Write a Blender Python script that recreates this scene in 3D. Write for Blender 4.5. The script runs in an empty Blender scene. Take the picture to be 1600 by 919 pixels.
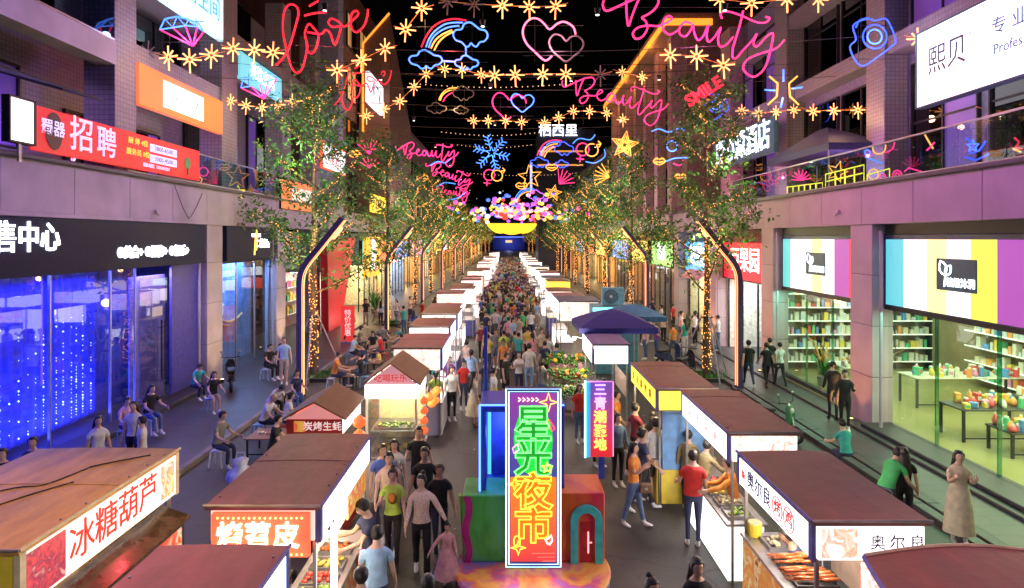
import bpy, bmesh, math, random
from mathutils import Vector, Matrix
R = math.radians
rnd = random.Random(7)
sc = bpy.context.scene
COL = sc.collection

# ---------------------------------------------------------------- camera
CAM_Z = 5.5
cam_d = bpy.data.cameras.new('camera'); cam = bpy.data.objects.new('camera', cam_d); COL.objects.link(cam)
cam.location = (0, 0, CAM_Z); cam.rotation_euler = (R(90), 0, 0)
cam_d.sensor_width = 36; cam_d.lens = 22.5
cam_d.shift_x = 5 / 1600; cam_d.shift_y = -87 / 1600
cam_d.clip_start = 0.2; cam_d.clip_end = 2000
sc.camera = cam

# ---------------------------------------------------------------- night sky
w = bpy.data.worlds.new('World'); sc.world = w; w.use_nodes = True
nt = w.node_tree; bg = nt.nodes['Background']
sky = nt.nodes.new('ShaderNodeTexSky'); sky.sky_type = 'NISHITA'; sky.sun_disc = False
sky.sun_elevation = R(-4); sky.sun_rotation = R(200)
nt.links.new(sky.outputs[0], bg.inputs[0]); bg.inputs[1].default_value = 0.05
moon_d = bpy.data.lights.new('moon', 'SUN'); moon_d.energy = 0.02; moon_d.angle = R(0.5); moon_d.color = (.8, .85, 1)
moon = bpy.data.objects.new('moon', moon_d); COL.objects.link(moon); moon.rotation_euler = (R(40), 0, R(200))
sc.view_settings.view_transform = 'Standard'; sc.view_settings.look = 'None'
sc.view_settings.exposure = 0.12; sc.view_settings.gamma = 1.0
cy = sc.cycles
cy.max_bounces = 5; cy.diffuse_bounces = 2; cy.glossy_bounces = 3; cy.transmission_bounces = 3
cy.transparent_max_bounces = 8; cy.caustics_reflective = False; cy.caustics_refractive = False
cy.sample_clamp_indirect = 3.0; cy.sample_clamp_direct = 12.0; cy.use_denoising = True
try: cy.use_light_tree = True
except Exception: pass

# ---------------------------------------------------------------- helpers
def link(o, parent=None):
    COL.objects.link(o)
    if parent is not None: o.parent = parent
    return o
def tag(o, label=None, cat=None, group=None, kind=None):
    if label: o['label'] = label
    if cat: o['category'] = cat
    if group: o['group'] = group
    if kind: o['kind'] = kind
    return o
def thing(name, label, cat, loc=(0, 0, 0), rz=0.0, group=None):
    o = bpy.data.objects.new(name, None); o.empty_display_size = .2
    o.location = loc; o.rotation_euler = (0, 0, rz); link(o)
    return tag(o, label, cat, group)
def copy_tree(o, parent=None):
    c = o.copy(); link(c, parent)
    for ch in list(o.children): copy_tree(ch, c)
    return c

MATS = {}
def nodes_of(m):
    m.use_nodes = True
    return m.node_tree.nodes, m.node_tree.links, m.node_tree.nodes['Principled BSDF']
def mat(name, c, rough=.6, metal=0., var=.25, scale=6., bump=0., bscale=40., spec=.5, coat=0.):
    """principled material with uneven colour and a fine relief"""
    if name in MATS: return MATS[name]
    m = bpy.data.materials.new(name); N, L, b = nodes_of(m)
    b.inputs['Roughness'].default_value = rough; b.inputs['Metallic'].default_value = metal
    b.inputs['Specular IOR Level'].default_value = spec
    if coat: b.inputs['Coat Weight'].default_value = coat
    b.inputs['Base Color'].default_value = (*c, 1)
    if var or bump:
        tc = N.new('ShaderNodeTexCoord')
    if var:
        n = N.new('ShaderNodeTexNoise'); n.inputs['Scale'].default_value = scale; n.inputs['Detail'].default_value = 5
        L.new(tc.outputs['Object'], n.inputs['Vector'])
        r = N.new('ShaderNodeValToRGB'); r.color_ramp.elements[0].position = .3; r.color_ramp.elements[1].position = .72
        r.color_ramp.elements[0].color = (*[v * (1 - var) for v in c], 1); r.color_ramp.elements[1].color = (*[min(1, v * (1 + var)) for v in c], 1)
        L.new(n.outputs['Fac'], r.inputs['Fac']); L.new(r.outputs['Color'], b.inputs['Base Color'])
        mp = N.new('ShaderNodeMath'); mp.operation = 'MULTIPLY_ADD'; mp.inputs[1].default_value = .25; mp.inputs[2].default_value = max(.02, rough - .12)
        L.new(n.outputs['Fac'], mp.inputs[0]); L.new(mp.outputs[0], b.inputs['Roughness'])
    if bump:
        n2 = N.new('ShaderNodeTexNoise'); n2.inputs['Scale'].default_value = bscale; n2.inputs['Detail'].default_value = 4
        L.new(tc.outputs['Object'], n2.inputs['Vector'])
        bp = N.new('ShaderNodeBump'); bp.inputs['Strength'].default_value = bump; bp.inputs['Distance'].default_value = .02
        L.new(n2.outputs['Fac'], bp.inputs['Height']); L.new(bp.outputs['Normal'], b.inputs['Normal'])
    MATS[name] = m; return m
def emit(name, c, s=2., tiny=False, base=None):
    if name in MATS: return MATS[name]
    m = bpy.data.materials.new(name); N, L, b = nodes_of(m)
    b.inputs['Base Color'].default_value = (*(base or c), 1); b.inputs['Roughness'].default_value = .4
    b.inputs['Emission Color'].default_value = (*c, 1); b.inputs['Emission Strength'].default_value = s
    if tiny: m.cycles.emission_sampling = 'NONE'
    MATS[name] = m; return m
def glass(name, tint=(.8, .9, .95), refl=.12, dirt=.0):
    if name in MATS: return MATS[name]
    m = bpy.data.materials.new(name); N, L, b = nodes_of(m)
    out = N['Material Output']; N.remove(b)
    tr = N.new('ShaderNodeBsdfTransparent'); tr.inputs[0].default_value = (*tint, 1)
    gl = N.new('ShaderNodeBsdfGlossy'); gl.inputs['Roughness'].default_value = .015; gl.inputs['Color'].default_value = (1, 1, 1, 1)
    lw = N.new('ShaderNodeLayerWeight'); fr = N.new('ShaderNodeMath'); fr.operation = 'POWER'; fr.inputs[1].default_value = 4; L.new(lw.outputs['Facing'], fr.inputs[0])
    ad = N.new('ShaderNodeMath'); ad.operation = 'MULTIPLY_ADD'; ad.use_clamp = True; ad.inputs[1].default_value = .55; ad.inputs[2].default_value = refl
    mx = N.new('ShaderNodeMixShader')
    L.new(fr.outputs[0], ad.inputs[0]); L.new(ad.outputs[0], mx.inputs[0]); L.new(tr.outputs[0], mx.inputs[1]); L.new(gl.outputs[0], mx.inputs[2])
    L.new(mx.outputs[0], out.inputs[0]); MATS[name] = m; return m

class MB:
    """collects shapes into one mesh"""
    def __init__(s): s.v = []; s.f = []; s.m = []
    def add(s, vs, fs, mi=0):
        o = len(s.v); s.v.extend([tuple(p) for p in vs]); s.f.extend([tuple(i + o for i in f) for f in fs]); s.m.extend([mi] * len(fs)); return s
    def box(s, a, b, mi=0):
        x0, y0, z0 = [min(p, q) for p, q in zip(a, b)]; x1, y1, z1 = [max(p, q) for p, q in zip(a, b)]
        return s.add([(x0, y0, z0), (x1, y0, z0), (x1, y1, z0), (x0, y1, z0), (x0, y0, z1), (x1, y0, z1), (x1, y1, z1), (x0, y1, z1)],
                     [(0, 3, 2, 1), (4, 5, 6, 7), (0, 1, 5, 4), (1, 2, 6, 5), (2, 3, 7, 6), (3, 0, 4, 7)], mi)
    def bbox(s, a, b, c=.02, mi=0):
        """box with its vertical and horizontal edges chamfered"""
        x0, y0, z0 = [min(p, q) for p, q in zip(a, b)]; x1, y1, z1 = [max(p, q) for p, q in zip(a, b)]
        c = min(c, (x1 - x0) * .4, (y1 - y0) * .4, (z1 - z0) * .4); rings = []
        for z, k in ((z0, c), (z0 + c, 0), (z1 - c, 0), (z1, c)):
            X0, X1, Y0, Y1 = x0 + k, x1 - k, y0 + k, y1 - k
            rings.append([(X0 + c, Y0, z), (X1 - c, Y0, z), (X1, Y0 + c, z), (X1, Y1 - c, z), (X1 - c, Y1, z), (X0 + c, Y1, z), (X0, Y1 - c, z), (X0, Y0 + c, z)])
        return s.loft(rings, mi=mi)
    def loft(s, rings, closed=True, caps=True, mi=0):
        n = len(rings[0]); vs = [p for r in rings for p in r]; fs = []
        for i in range(len(rings) - 1):
            for k in range(n if closed else n - 1):
                k2 = (k + 1) % n; fs.append((i * n + k, i * n + k2, (i + 1) * n + k2, (i + 1) * n + k))
        if caps and closed:
            fs.append(tuple(range(n - 1, -1, -1))); fs.append(tuple((len(rings) - 1) * n + k for k in range(n)))
        return s.add(vs, fs, mi)
    def tube(s, pts, r=.02, seg=6, closed=False, mi=0, r1=None):
        pts = [Vector(p) for p in pts]; n = len(pts)
        if n < 2: return s
        rings = []; up = None
        for i, p in enumerate(pts):
            a = pts[i - 1] if (i > 0 or closed) else p; b = pts[(i + 1) % n] if (i < n - 1 or closed) else p
            d = (b - a)
            if d.length < 1e-9: d = Vector((0, 0, 1))
            d.normalize()
            if up is None:
                up = d.orthogonal().normalized()
            up = (up - d * up.dot(d))
            if up.length < 1e-6: up = d.orthogonal()
            up.normalize(); sd = d.cross(up)
            rr = r if r1 is None else r + (r1 - r) * i / (n - 1)
            rings.append([p + (up * math.cos(2 * math.pi * k / seg) + sd * math.sin(2 * math.pi * k / seg)) * rr for k in range(seg)])
        if closed: rings.append(rings[0])
        return s.loft(rings, caps=not closed, mi=mi)
    def cyl(s, c, r, h, seg=16, r1=None, mi=0):
        r1 = r if r1 is None else r1
        return s.loft([[(c[0] + q * math.cos(2 * math.pi * k / seg), c[1] + q * math.sin(2 * math.pi * k / seg), z) for k in range(seg)] for q, z in ((r, c[2]), (r1, c[2] + h))], mi=mi)
    def ball(s, c, r, seg=8, rings=6, sq=(1, 1, 1), mi=0):
        vs = []; fs = []
        for i in range(1, rings):
            t = math.pi * i / rings
            for k in range(seg):
                a = 2 * math.pi * k / seg
                vs.append((c[0] + r * sq[0] * math.sin(t) * math.cos(a), c[1] + r * sq[1] * math.sin(t) * math.sin(a), c[2] + r * sq[2] * math.cos(t)))
        vs.append((c[0], c[1], c[2] + r * sq[2])); vs.append((c[0], c[1], c[2] - r * sq[2])); T, B = len(vs) - 2, len(vs) - 1
        for i in range(rings - 2):
            for k in range(seg):
                k2 = (k + 1) % seg; fs.append((i * seg + k, (i + 1) * seg + k, (i + 1) * seg + k2, i * seg + k2))
        for k in range(seg):
            k2 = (k + 1) % seg; fs.append((T, k, k2)); fs.append((B, (rings - 2) * seg + k2, (rings - 2) * seg + k))
        return s.add(vs, fs, mi)
    def octa(s, c, r, mi=0):
        x, y, z = c
        return s.add([(x + r, y, z), (x - r, y, z), (x, y + r, z), (x, y - r, z), (x, y, z + r), (x, y, z - r)],
                     [(0, 2, 4), (2, 1, 4), (1, 3, 4), (3, 0, 4), (2, 0, 5), (1, 2, 5), (3, 1, 5), (0, 3, 5)], mi)
    def mesh(s, name, mats, smooth=False):
        me = bpy.data.meshes.new(name); me.from_pydata(s.v, [], s.f)
        for m in (mats if isinstance(mats, (list, tuple)) else [mats]): me.materials.append(m)
        if any(s.m): me.polygons.foreach_set('material_index', s.m)
        if smooth: me.polygons.foreach_set('use_smooth', [True] * len(s.f))
        me.update(); return me
    def build(s, name, mats, parent=None, smooth=False, **kw):
        o = bpy.data.objects.new(name, s.mesh(name, mats, smooth)); link(o, parent)
        if kw: tag(o, **kw)
        return o
def B(a, b, c=0, mi=0): return MB().bbox(a, b, c, mi) if c else MB().box(a, b, mi)
def fix_normals(me):
    bm = bmesh.new(); bm.from_mesh(me); bmesh.ops.recalc_face_normals(bm, faces=bm.faces); bm.to_mesh(me); bm.free()

def at(px, py, Y):
    """the point at depth Y that photograph pixel (px,py) looks at"""
    return Vector(((px - 795) * Y / 1000, Y, CAM_Z + (372 - py) * Y / 1000))
def smooth_path(p, sub=4, closed=False):
    n = len(p); out = []
    for i in range(n if closed else n - 1):
        g = lambda j: p[j % n] if closed else p[max(0, min(n - 1, j))]
        a, b, c, d = g(i - 1), g(i), g(i + 1), g(i + 2)
        for t in range(sub):
            t /= sub
            out.append(tuple(.5 * (2 * q + (r_ - p_) * t + (2 * p_ - 5 * q + 4 * r_ - s_) * t * t + (3 * q - p_ - 3 * r_ + s_) * t ** 3) for p_, q, r_, s_ in zip(a, b, c, d)))
    if not closed: out.append(tuple(p[-1]))
    return out

# lettering ------------------------------------------------------
TXT = {}
def text_mesh(s, size, extrude, tube=0., offset=0., spacing=1., res=2):
    key = (s, size, extrude, tube, offset, spacing)
    if key in TXT: return TXT[key]
    cu = bpy.data.curves.new('lettering', 'FONT'); cu.body = s; cu.size = size; cu.extrude = extrude
    cu.align_x = 'CENTER'; cu.align_y = 'CENTER'; cu.resolution_u = res; cu.space_character = spacing; cu.offset = offset; cu.space_line = .95
    if tube: cu.fill_mode = 'NONE'; cu.bevel_depth = tube; cu.bevel_resolution = 1; cu.extrude = 0
    o = bpy.data.objects.new('lettering', cu); COL.objects.link(o)
    bpy.context.view_layer.update()
    me = bpy.data.meshes.new_from_object(o.evaluated_get(bpy.context.evaluated_depsgraph_get()))
    bpy.data.objects.remove(o); bpy.data.curves.remove(cu); TXT[key] = me; return me
FACE = {'front': (R(90), 0, 0), '+x': (R(90), 0, R(90)), '-x': (R(90), 0, R(-90)), 'back': (R(90), 0, R(180)), 'up': (0, 0, 0)}
def letters(s, size, m, loc, face='front', parent=None, extrude=.012, tube=0., offset=0., spacing=1., name='lettering', sx=1., rot=None):
    me = text_mesh(s, size, extrude, tube, offset, spacing).copy(); me.name = name
    me.materials.clear(); me.materials.append(m)
    o = bpy.data.objects.new(name, me); link(o, parent); o.location = loc; o.rotation_euler = rot or FACE[face]; o.scale = (sx, 1, 1); return o
def lamp(kind, loc, power, color, parent=None, size=.3, rot=None, spot=None, size_y=None):
    d = bpy.data.lights.new('light', kind); d.energy = power; d.color = color
    if kind == 'AREA':
        d.size = size
        if size_y: d.shape = 'RECTANGLE'; d.size_y = size_y
    else: d.shadow_soft_size = size
    if spot: d.spot_size = spot; d.spot_blend = .8
    o = bpy.data.objects.new('light', d); link(o, parent); o.location = loc
    if rot: o.rotation_euler = rot
    return o

# palette --------------------------------------------------------
ASPH = mat('asphalt', (.055, .053, .05), .72, var=.3, scale=.9, bump=.35, bscale=90)
WALL = mat('painted_wall', (.46, .42, .46), .7, var=.2, scale=.9, bump=.12, bscale=25)
DARK = mat('dark_metal', (.02, .02, .025), .45, .4, var=.2)
STEEL = mat('steel', (.45, .46, .48), .35, .9, var=.15)
BLACK = mat('black_plastic', (.012, .012, .014), .5)
GRAN = mat('dark_granite', (.035, .035, .04), .45, var=.35, scale=30)
CONC = mat('concrete', (.22, .21, .2), .8, var=.25, scale=2, bump=.2)
WHITE = mat('white_paint', (.75, .75, .75), .5, var=.08)
WOOD = mat('brown_wood', (.18, .09, .045), .55, var=.35, scale=4)
E_WHITE = emit('lightbox_white', (1, .97, .95), 1.7)
E_WARM = emit('warm_strip', (1, .52, .22), 7.)
E_TUBE = emit('white_tube', (1, .93, .78), 14.)
# ================================================================ ground
m = bpy.data.materials.new('road_asphalt'); N, L, b = nodes_of(m)
tc = N.new('ShaderNodeTexCoord'); n1 = N.new('ShaderNodeTexNoise'); n1.inputs['Scale'].default_value = .55; n1.inputs['Detail'].default_value = 7
n2 = N.new('ShaderNodeTexNoise'); n2.inputs['Scale'].default_value = 70; n2.inputs['Detail'].default_value = 3
L.new(tc.outputs['Object'], n1.inputs[0]); L.new(tc.outputs['Object'], n2.inputs[0])
rp = N.new('ShaderNodeValToRGB'); rp.color_ramp.elements[0].color = (.03, .029, .029, 1); rp.color_ramp.elements[1].color = (.068, .065, .056, 1)
rp.color_ramp.elements[0].position = .3; rp.color_ramp.elements[1].position = .75
L.new(n1.outputs['Fac'], rp.inputs[0]); L.new(rp.outputs[0], b.inputs['Base Color'])
rr = N.new('ShaderNodeMapRange'); rr.inputs[3].default_value = .38; rr.inputs[4].default_value = .7; L.new(n1.outputs['Fac'], rr.inputs[0]); L.new(rr.outputs[0], b.inputs['Roughness'])
bp = N.new('ShaderNodeBump'); bp.inputs['Strength'].default_value = .4; bp.inputs['Distance'].default_value = .012; L.new(n2.outputs['Fac'], bp.inputs['Height']); L.new(bp.outputs[0], b.inputs['Normal'])
vo = N.new('ShaderNodeTexVoronoi'); vo.feature = 'DISTANCE_TO_EDGE'; vo.inputs['Scale'].default_value = .33
nw = N.new('ShaderNodeTexNoise'); nw.inputs['Scale'].default_value = 1.7; nw.inputs['Detail'].default_value = 6; L.new(tc.outputs['Object'], nw.inputs[0])
mxv = N.new('ShaderNodeMixRGB'); mxv.inputs[0].default_value = .25; L.new(tc.outputs['Object'], mxv.inputs[1]); L.new(nw.outputs['Color'], mxv.inputs[2]); L.new(mxv.outputs[0], vo.inputs['Vector'])
ck = N.new('ShaderNodeMapRange'); ck.inputs[1].default_value = 0; ck.inputs[2].default_value = .010; ck.inputs[3].default_value = .45; ck.inputs[4].default_value = 1; L.new(vo.outputs['Distance'], ck.inputs[0])
sp_ = N.new('ShaderNodeTexNoise'); sp_.inputs['Scale'].default_value = 5.5; sp_.inputs['Detail'].default_value = 2; L.new(tc.outputs['Object'], sp_.inputs[0])
sr = N.new('ShaderNodeMapRange'); sr.inputs[1].default_value = .60; sr.inputs[2].default_value = .68; sr.inputs[3].default_value = 1; sr.inputs[4].default_value = .62; L.new(sp_.outputs['Fac'], sr.inputs[0])
mk_ = N.new('ShaderNodeMath'); mk_.operation = 'MULTIPLY'; L.new(ck.outputs[0], mk_.inputs[0]); L.new(sr.outputs[0], mk_.inputs[1])
mm_ = N.new('ShaderNodeMixRGB'); mm_.blend_type = 'MULTIPLY'; mm_.inputs[0].default_value = 1; L.new(rp.outputs[0], mm_.inputs[1]); L.new(mk_.outputs[0], mm_.inputs[2]); L.new(mm_.outputs[0], b.inputs['Base Color'])
ROAD = m
MB().add([(-400, -60, -.02), (400, -60, -.02), (400, 900, -.02), (-400, 900, -.02)], [(0, 1, 2, 3)]).build('ground', ASPH, kind='structure')
MB().add([(-7.6, -12, 0), (8.2, -12, 0), (8.2, 290, 0), (-7.6, 290, 0)], [(0, 1, 2, 3)]).build('road', ROAD, kind='structure')
def paver_mat(name, c, mort, sx):
    m = bpy.data.materials.new(name); N, L, b = nodes_of(m)
    tc = N.new('ShaderNodeTexCoord'); br = N.new('ShaderNodeTexBrick'); br.inputs['Scale'].default_value = 1.0
    br.inputs['Brick Width'].default_value = sx; br.inputs['Row Height'].default_value = sx * .5; br.inputs['Mortar Size'].default_value = .008
    br.inputs['Color1'].default_value = (*c, 1); br.inputs['Color2'].default_value = (*[v * .72 for v in c], 1); br.inputs['Mortar'].default_value = (*mort, 1)
    n = N.new('ShaderNodeTexNoise'); n.inputs['Scale'].default_value = 1.3; n.inputs['Detail'].default_value = 6
    mx = N.new('ShaderNodeMixRGB'); mx.blend_type = 'MULTIPLY'; mx.inputs[0].default_value = .6
    L.new(tc.outputs['Object'], br.inputs[0]); L.new(tc.outputs['Object'], n.inputs[0]); L.new(br.outputs[0], mx.inputs[1]); L.new(n.outputs['Color'], mx.inputs[2])
    L.new(mx.outputs[0], b.inputs['Base Color']); b.inputs['Roughness'].default_value = .42
    bp = N.new('ShaderNodeBump'); bp.inputs['Strength'].default_value = .3; bp.inputs['Distance'].default_value = .01; L.new(br.outputs['Fac'], bp.inputs['Height']); bp.invert = True
    L.new(bp.outputs[0], b.inputs['Normal']); return m
PAVE = paver_mat('paving', (.09, .088, .095), (.028, .028, .028), .8)
for nm, x0, x1 in (('pavement', -14, -7.75), ('pavement', 8.75, 16)):
    pv = MB().box((x0, -10, -.3), (x1, 290, .12)).build(nm, PAVE, kind='structure')
# kerb stones, one by one where they can be told apart
kst = B((-.075, .006, -.1), (.075, .994, .135), .015).mesh('kerb_stone', CONC); kst2 = B((-.12, .006, -.1), (.12, .994, .125), .015).mesh('kerb_stone', GRAN)
for x, me in ((-7.675, kst), (8.32, kst2), (8.63, kst2)):
    kb = MB().box((x - .07 if me is kst else x - .115, -10, -.2), (x + .07 if me is kst else x + .115, 288, .10)).build('kerb', CONC if me is kst else GRAN, kind='structure')
    for y in range(4, 44):
        o = bpy.data.objects.new('kerb_stone', me); link(o, kb); o.location = (x, y, 0)
# ================================================================ buildings
TILE = None
def tile_mat(name, c, sc_=9.):
    m = bpy.data.materials.new(name); N, L, b = nodes_of(m)
    tc = N.new('ShaderNodeTexCoord'); mp = N.new('ShaderNodeMapping'); mp.inputs['Rotation'].default_value = (R(90), 0, 0)
    sep = N.new('ShaderNodeSeparateXYZ'); ad = N.new('ShaderNodeMath'); cb = N.new('ShaderNodeCombineXYZ')
    L.new(tc.outputs['Object'], sep.inputs[0]); L.new(sep.outputs[0], ad.inputs[0]); L.new(sep.outputs[1], ad.inputs[1]); L.new(ad.outputs[0], cb.inputs[0]); L.new(sep.outputs[2], cb.inputs[1])
    br = N.new('ShaderNodeTexBrick'); br.offset = 0; br.inputs['Scale'].default_value = 1; br.inputs['Brick Width'].default_value = .14; br.inputs['Row Height'].default_value = .14; br.inputs['Mortar Size'].default_value = .008
    br.inputs['Color1'].default_value = (*c, 1); br.inputs['Color2'].default_value = (*[v * .85 for v in c], 1); br.inputs['Mortar'].default_value = (*[v * .45 for v in c], 1)
    L.new(cb.outputs[0], br.inputs[0])
    n = N.new('ShaderNodeTexNoise'); n.inputs['Scale'].default_value = .8; n.inputs['Detail'].default_value = 5; L.new(tc.outputs['Object'], n.inputs[0])
    mx = N.new('ShaderNodeMixRGB'); mx.blend_type = 'MULTIPLY'; mx.inputs[0].default_value = .35; L.new(br.outputs[0], mx.inputs[1]); L.new(n.outputs['Color'], mx.inputs[2])
    L.new(mx.outputs[0], b.inputs['Base Color']); b.inputs['Roughness'].default_value = .5; return m
TILE = tile_mat('mosaic_tile', (.34, .3, .33)); BRICKT = tile_mat('brown_tile', (.24, .13, .1))
GLASS = glass('shop_glass', (.86, .93, .95), .05); RAILG = glass('railing_glass', (.72, .86, .9), .06); DKG = glass('dark_window_glass', (.12, .13, .17), .10)
ROOM = mat('dark_room', (.05, .05, .06), .8)
SPAN = []
def uplight(x, y, z, col, power, parent, tilt=(0, 0, 0)):
    """a small floodlight standing at a column's foot, shining up"""
    MB().cyl((x, y, z), .07, .12, 10).build('floodlight_housing', DARK, parent)
    MB().cyl((x, y, z + .121), .055, .01, 10).build('floodlight_lens', emit('flood_' + str(col), col, 6, True), parent)
    lamp('SPOT', (x, y, z + .16), power, col, parent, .05, (R(180) + tilt[0], tilt[1], 0), R(100))
def window_unit(par, face, X, Y0, Y1, z0, z1, lit=None, nx=2, nz=1, d=.12):
    """a window in a facade: frame, mullions and panes; facade runs along Y at X"""
    s = 1 if face == '+x' else -1
    f = MB(); t = .06
    f.box((X, Y0, z0), (X + s * d, Y0 + t, z1)); f.box((X, Y1 - t, z0), (X + s * d, Y1, z1)); f.box((X, Y0 + t, z0), (X + s * d, Y1 - t, z0 + t)); f.box((X, Y0 + t, z1 - t), (X + s * d, Y1 - t, z1))
    for i in range(1, nx):
        y = Y0 + (Y1 - Y0) * i / nx; f.box((X, y - t / 2, z0 + t), (X + s * (d - .02), y + t / 2, z1 - t))
    for i in range(1, nz):
        z = z0 + (z1 - z0) * i / nz; f.box((X, Y0 + t, z - t / 2), (X + s * (d - .04), Y1 - t, z + t / 2))
    w_ = f.build('window', DARK, par)
    for i in range(nx):
        ya = Y0 + (Y1 - Y0) * i / nx + t * .5; yb = Y0 + (Y1 - Y0) * (i + 1) / nx - t * .5
        MB().box((X + s * .03, ya, z0 + t * .5), (X + s * .045, yb, z1 - t * .5)).build('pane', lit if (lit and rnd.random() < .3) else DKG, w_)
    return w_
def railing(par, X, Y0, Y1, z0, z1, step=1.4):
    n = max(1, int(round((Y1 - Y0) / step))); h = (Y1 - Y0) / n
    for i in range(n):
        MB().box((X - .008, Y0 + i * h + .02, z0 + .05), (X + .008, Y0 + (i + 1) * h - .02, z1 - .045)).build('railing_pane', RAILG, par)
    r = MB().box((X - .03, Y0, z1 - .04), (X + .03, Y1, z1)); r.box((X - .025, Y0, z0), (X + .025, Y1, z0 + .05))
    r.build('handrail', STEEL, par)
def jcolumn(x0, x1, y0, y1, z0, z1, m_, par, n=4):
    c = MB().box((x0 + .02, y0 + .02, z0), (x1 - .02, y1 - .02, z1)).build('column', mat('joint_dark', (.08, .07, .08), .8), par)
    for i in range(n):
        a, b_ = z0 + (z1 - z0) * i / n, z0 + (z1 - z0) * (i + 1) / n; MB().bbox((x0, y0, a + .006), (x1, y1, b_ - .006), .012).build('facing_block', m_, c)
def fascia(x0, x1, y0, y1, z0, z1, m_, par, st=2.35):
    c = MB().box((x0 + .03, y0, z0 + .01), (x1 - .03, y1, z1 - .01)).build('fascia', MATS['joint_dark'], par); n = round((y1 - y0) / st)
    for i in range(n): a, b_ = y0 + (y1 - y0) * i / n, y0 + (y1 - y0) * (i + 1) / n; MB().bbox((x0, a + .007, z0), (x1, b_ - .007, z1), .008).build('fascia_panel', m_, c)
E_VIO = (.55, .36, 1.); E_PNK = (1., .3, .55)
def shell(name, label, side, Y0, Y1, zt, Xf, upper=None, up_m=None, setback=1.8):
    """a street building: ground-floor columns and fascia on the street line, the floors above set back behind a terrace"""
    s = -1 if side == 'L' else 1   # outward direction
    b = thing(name, label, 'building', (0, 0, 0))
    return b, s
# ---- left building, near -------------------------------------------------
LB = thing('shop_building', 'lavender-lit building on the left with blue-lit ground-floor store and a red banner on its terrace', 'building')
XL = -11.0
for y in (9.2, 23.35, 30.3): jcolumn(XL - .55, XL, y, y + 1.25, .1, 6.1, WALL, LB)
fascia(XL - .5, XL + .04, 2, 37.4, 6.1, 7.3, WALL, LB)
MB().bbox((XL - .5, -2, 7.3), (XL + .16, 37.4, 7.42), .03).build('coping', mat('coping_dark', (.1, .09, .1), .6), LB)
MB().box((XL - .45, -2, 6.0), (XL + .1, 37.4, 6.1)).build('soffit_lip', WALL, LB)
MB().box((-16, -2, 7.2), (XL - .5, 37.4, 7.34)).build('terrace_floor', CONC, LB)
MB().box((XL - .55, -2, 10.35), (XL + .02, 17.9, 11.0)).build('floor_band', WALL, LB)
MB().bbox((XL - .9, 17.9, 7.42), (XL - .02, 18.95, 16), .02).build('pillar', TILE, LB)
MB().bbox((XL - .9, 24.6, 7.42), (XL - .02, 26.0, 17), .02).build('pillar', TILE, LB)
MB().bbox((XL - .9, 31.2, 7.42), (XL - .02, 32.4, 17), .02).build('pillar', TILE, LB)
MB().bbox((XL - .9, 36.4, 0.1), (XL - .02, 37.4, 17), .02).build('pillar', TILE, LB)
MB().box((-16, -2, 7.34), (-13.4, 37.4, 17)).build('upper_wall', TILE, LB)
MB().box((XL - .7, 18.95, 10.75), (XL - .12, 24.6, 11.3)).build('floor_band', TILE, LB)
MB().box((XL - .7, 26, 12.2), (XL - .12, 31.2, 13.0)).build('floor_band', TILE, LB)
MB().box((XL - .7, 32.4, 12.2), (XL - .12, 36.4, 13.0)).build('floor_band', TILE, LB)
MB().box((-13.4, -2, 13.4), (XL - .05, 37.4, 13.8)).build('upper_slab', TILE, LB)
for y0, y1, za, zb in ((4, 8, 7.9, 10.2), (8.6, 12.6, 7.9, 10.2), (13.2, 17.4, 7.9, 10.2), (19.2, 21.8, 7.6, 9.4), (22, 24.4, 7.6, 9.4), (19.2, 24.4, 11.4, 13.2), (26.3, 31, 8, 11.8), (32.6, 36.2, 8, 11.8), (13, 17.6, 11.3, 13.3), (26.3, 31, 13.9, 16.4)):
    window_unit(LB, '+x', -13.4 if za < 11.3 else -12.6, y0, y1, za, zb, emit('dim_violet_room', (.2, .12, .5), .05), 3)
railing(LB, XL + .02, 8.5, 17.8, 11.0, 12.2); railing(LB, XL + .05, 13.95 + 4.4, 37.2, 7.42, 8.5)
aw = MB(); aw.add([(XL - .1, 7, 9.3), (XL - .1, 17.6, 9.3), (-13.3, 17.6, 9.9), (-13.3, 7, 9.9), (XL - .1, 7, 9.24), (XL - .1, 17.6, 9.24), (-13.3, 17.6, 9.84), (-13.3, 7, 9.84)], [(0, 1, 2, 3), (7, 6, 5, 4), (0, 4, 5, 1), (1, 5, 6, 2), (3, 2, 6, 7), (0, 3, 7, 4)])
aw.build('terrace_awning', mat('dark_canvas', (.03, .03, .045), .8), LB)
for y in range(8, 18, 2): MB().tube([(XL - .12, y, 9.22), (-13.2, y, 9.8)], .03).build('awning_arm', DARK, LB)
# ground floor store front
XG = -11.35
SILL = MB().bbox((XG - .35, -2, .1), (XL + .35, 22.9, .27), .02).build('shop_step', GRAN, LB)
BL = mat('blue_curtain', (.06, .09, .6), .7, var=.3, scale=3)
cu = MB(); ny = 150; rows = []
for i in range(ny + 1):
    y = 3 + 16.3 * i / ny; rows.append((-12.5 + .07 * math.sin(i * 1.9) + .03 * math.sin(i * .7), y))
cu.add([(x, y, z) for z in (.3, 2.3, 4.7) for x, y in rows], [(r * (ny + 1) + i, r * (ny + 1) + i + 1, (r + 1) * (ny + 1) + i + 1, (r + 1) * (ny + 1) + i) for r in range(2) for i in range(ny)])
cur = cu.build('blue_curtain', BL, LB, True)
led = MB(); 
for i in range(58):
    y = 3.2 + 16 * i / 58 + rnd.uniform(-.06, .06); dens = .75 if (i // 5) % 3 else .3
    for j in range(34):
        if rnd.random() < dens * (1.15 - j / 36): led.octa((-12.38, y, .45 + j * .085 + rnd.uniform(-.015, .015)), .016 if rnd.random() < .8 else .028)
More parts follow.
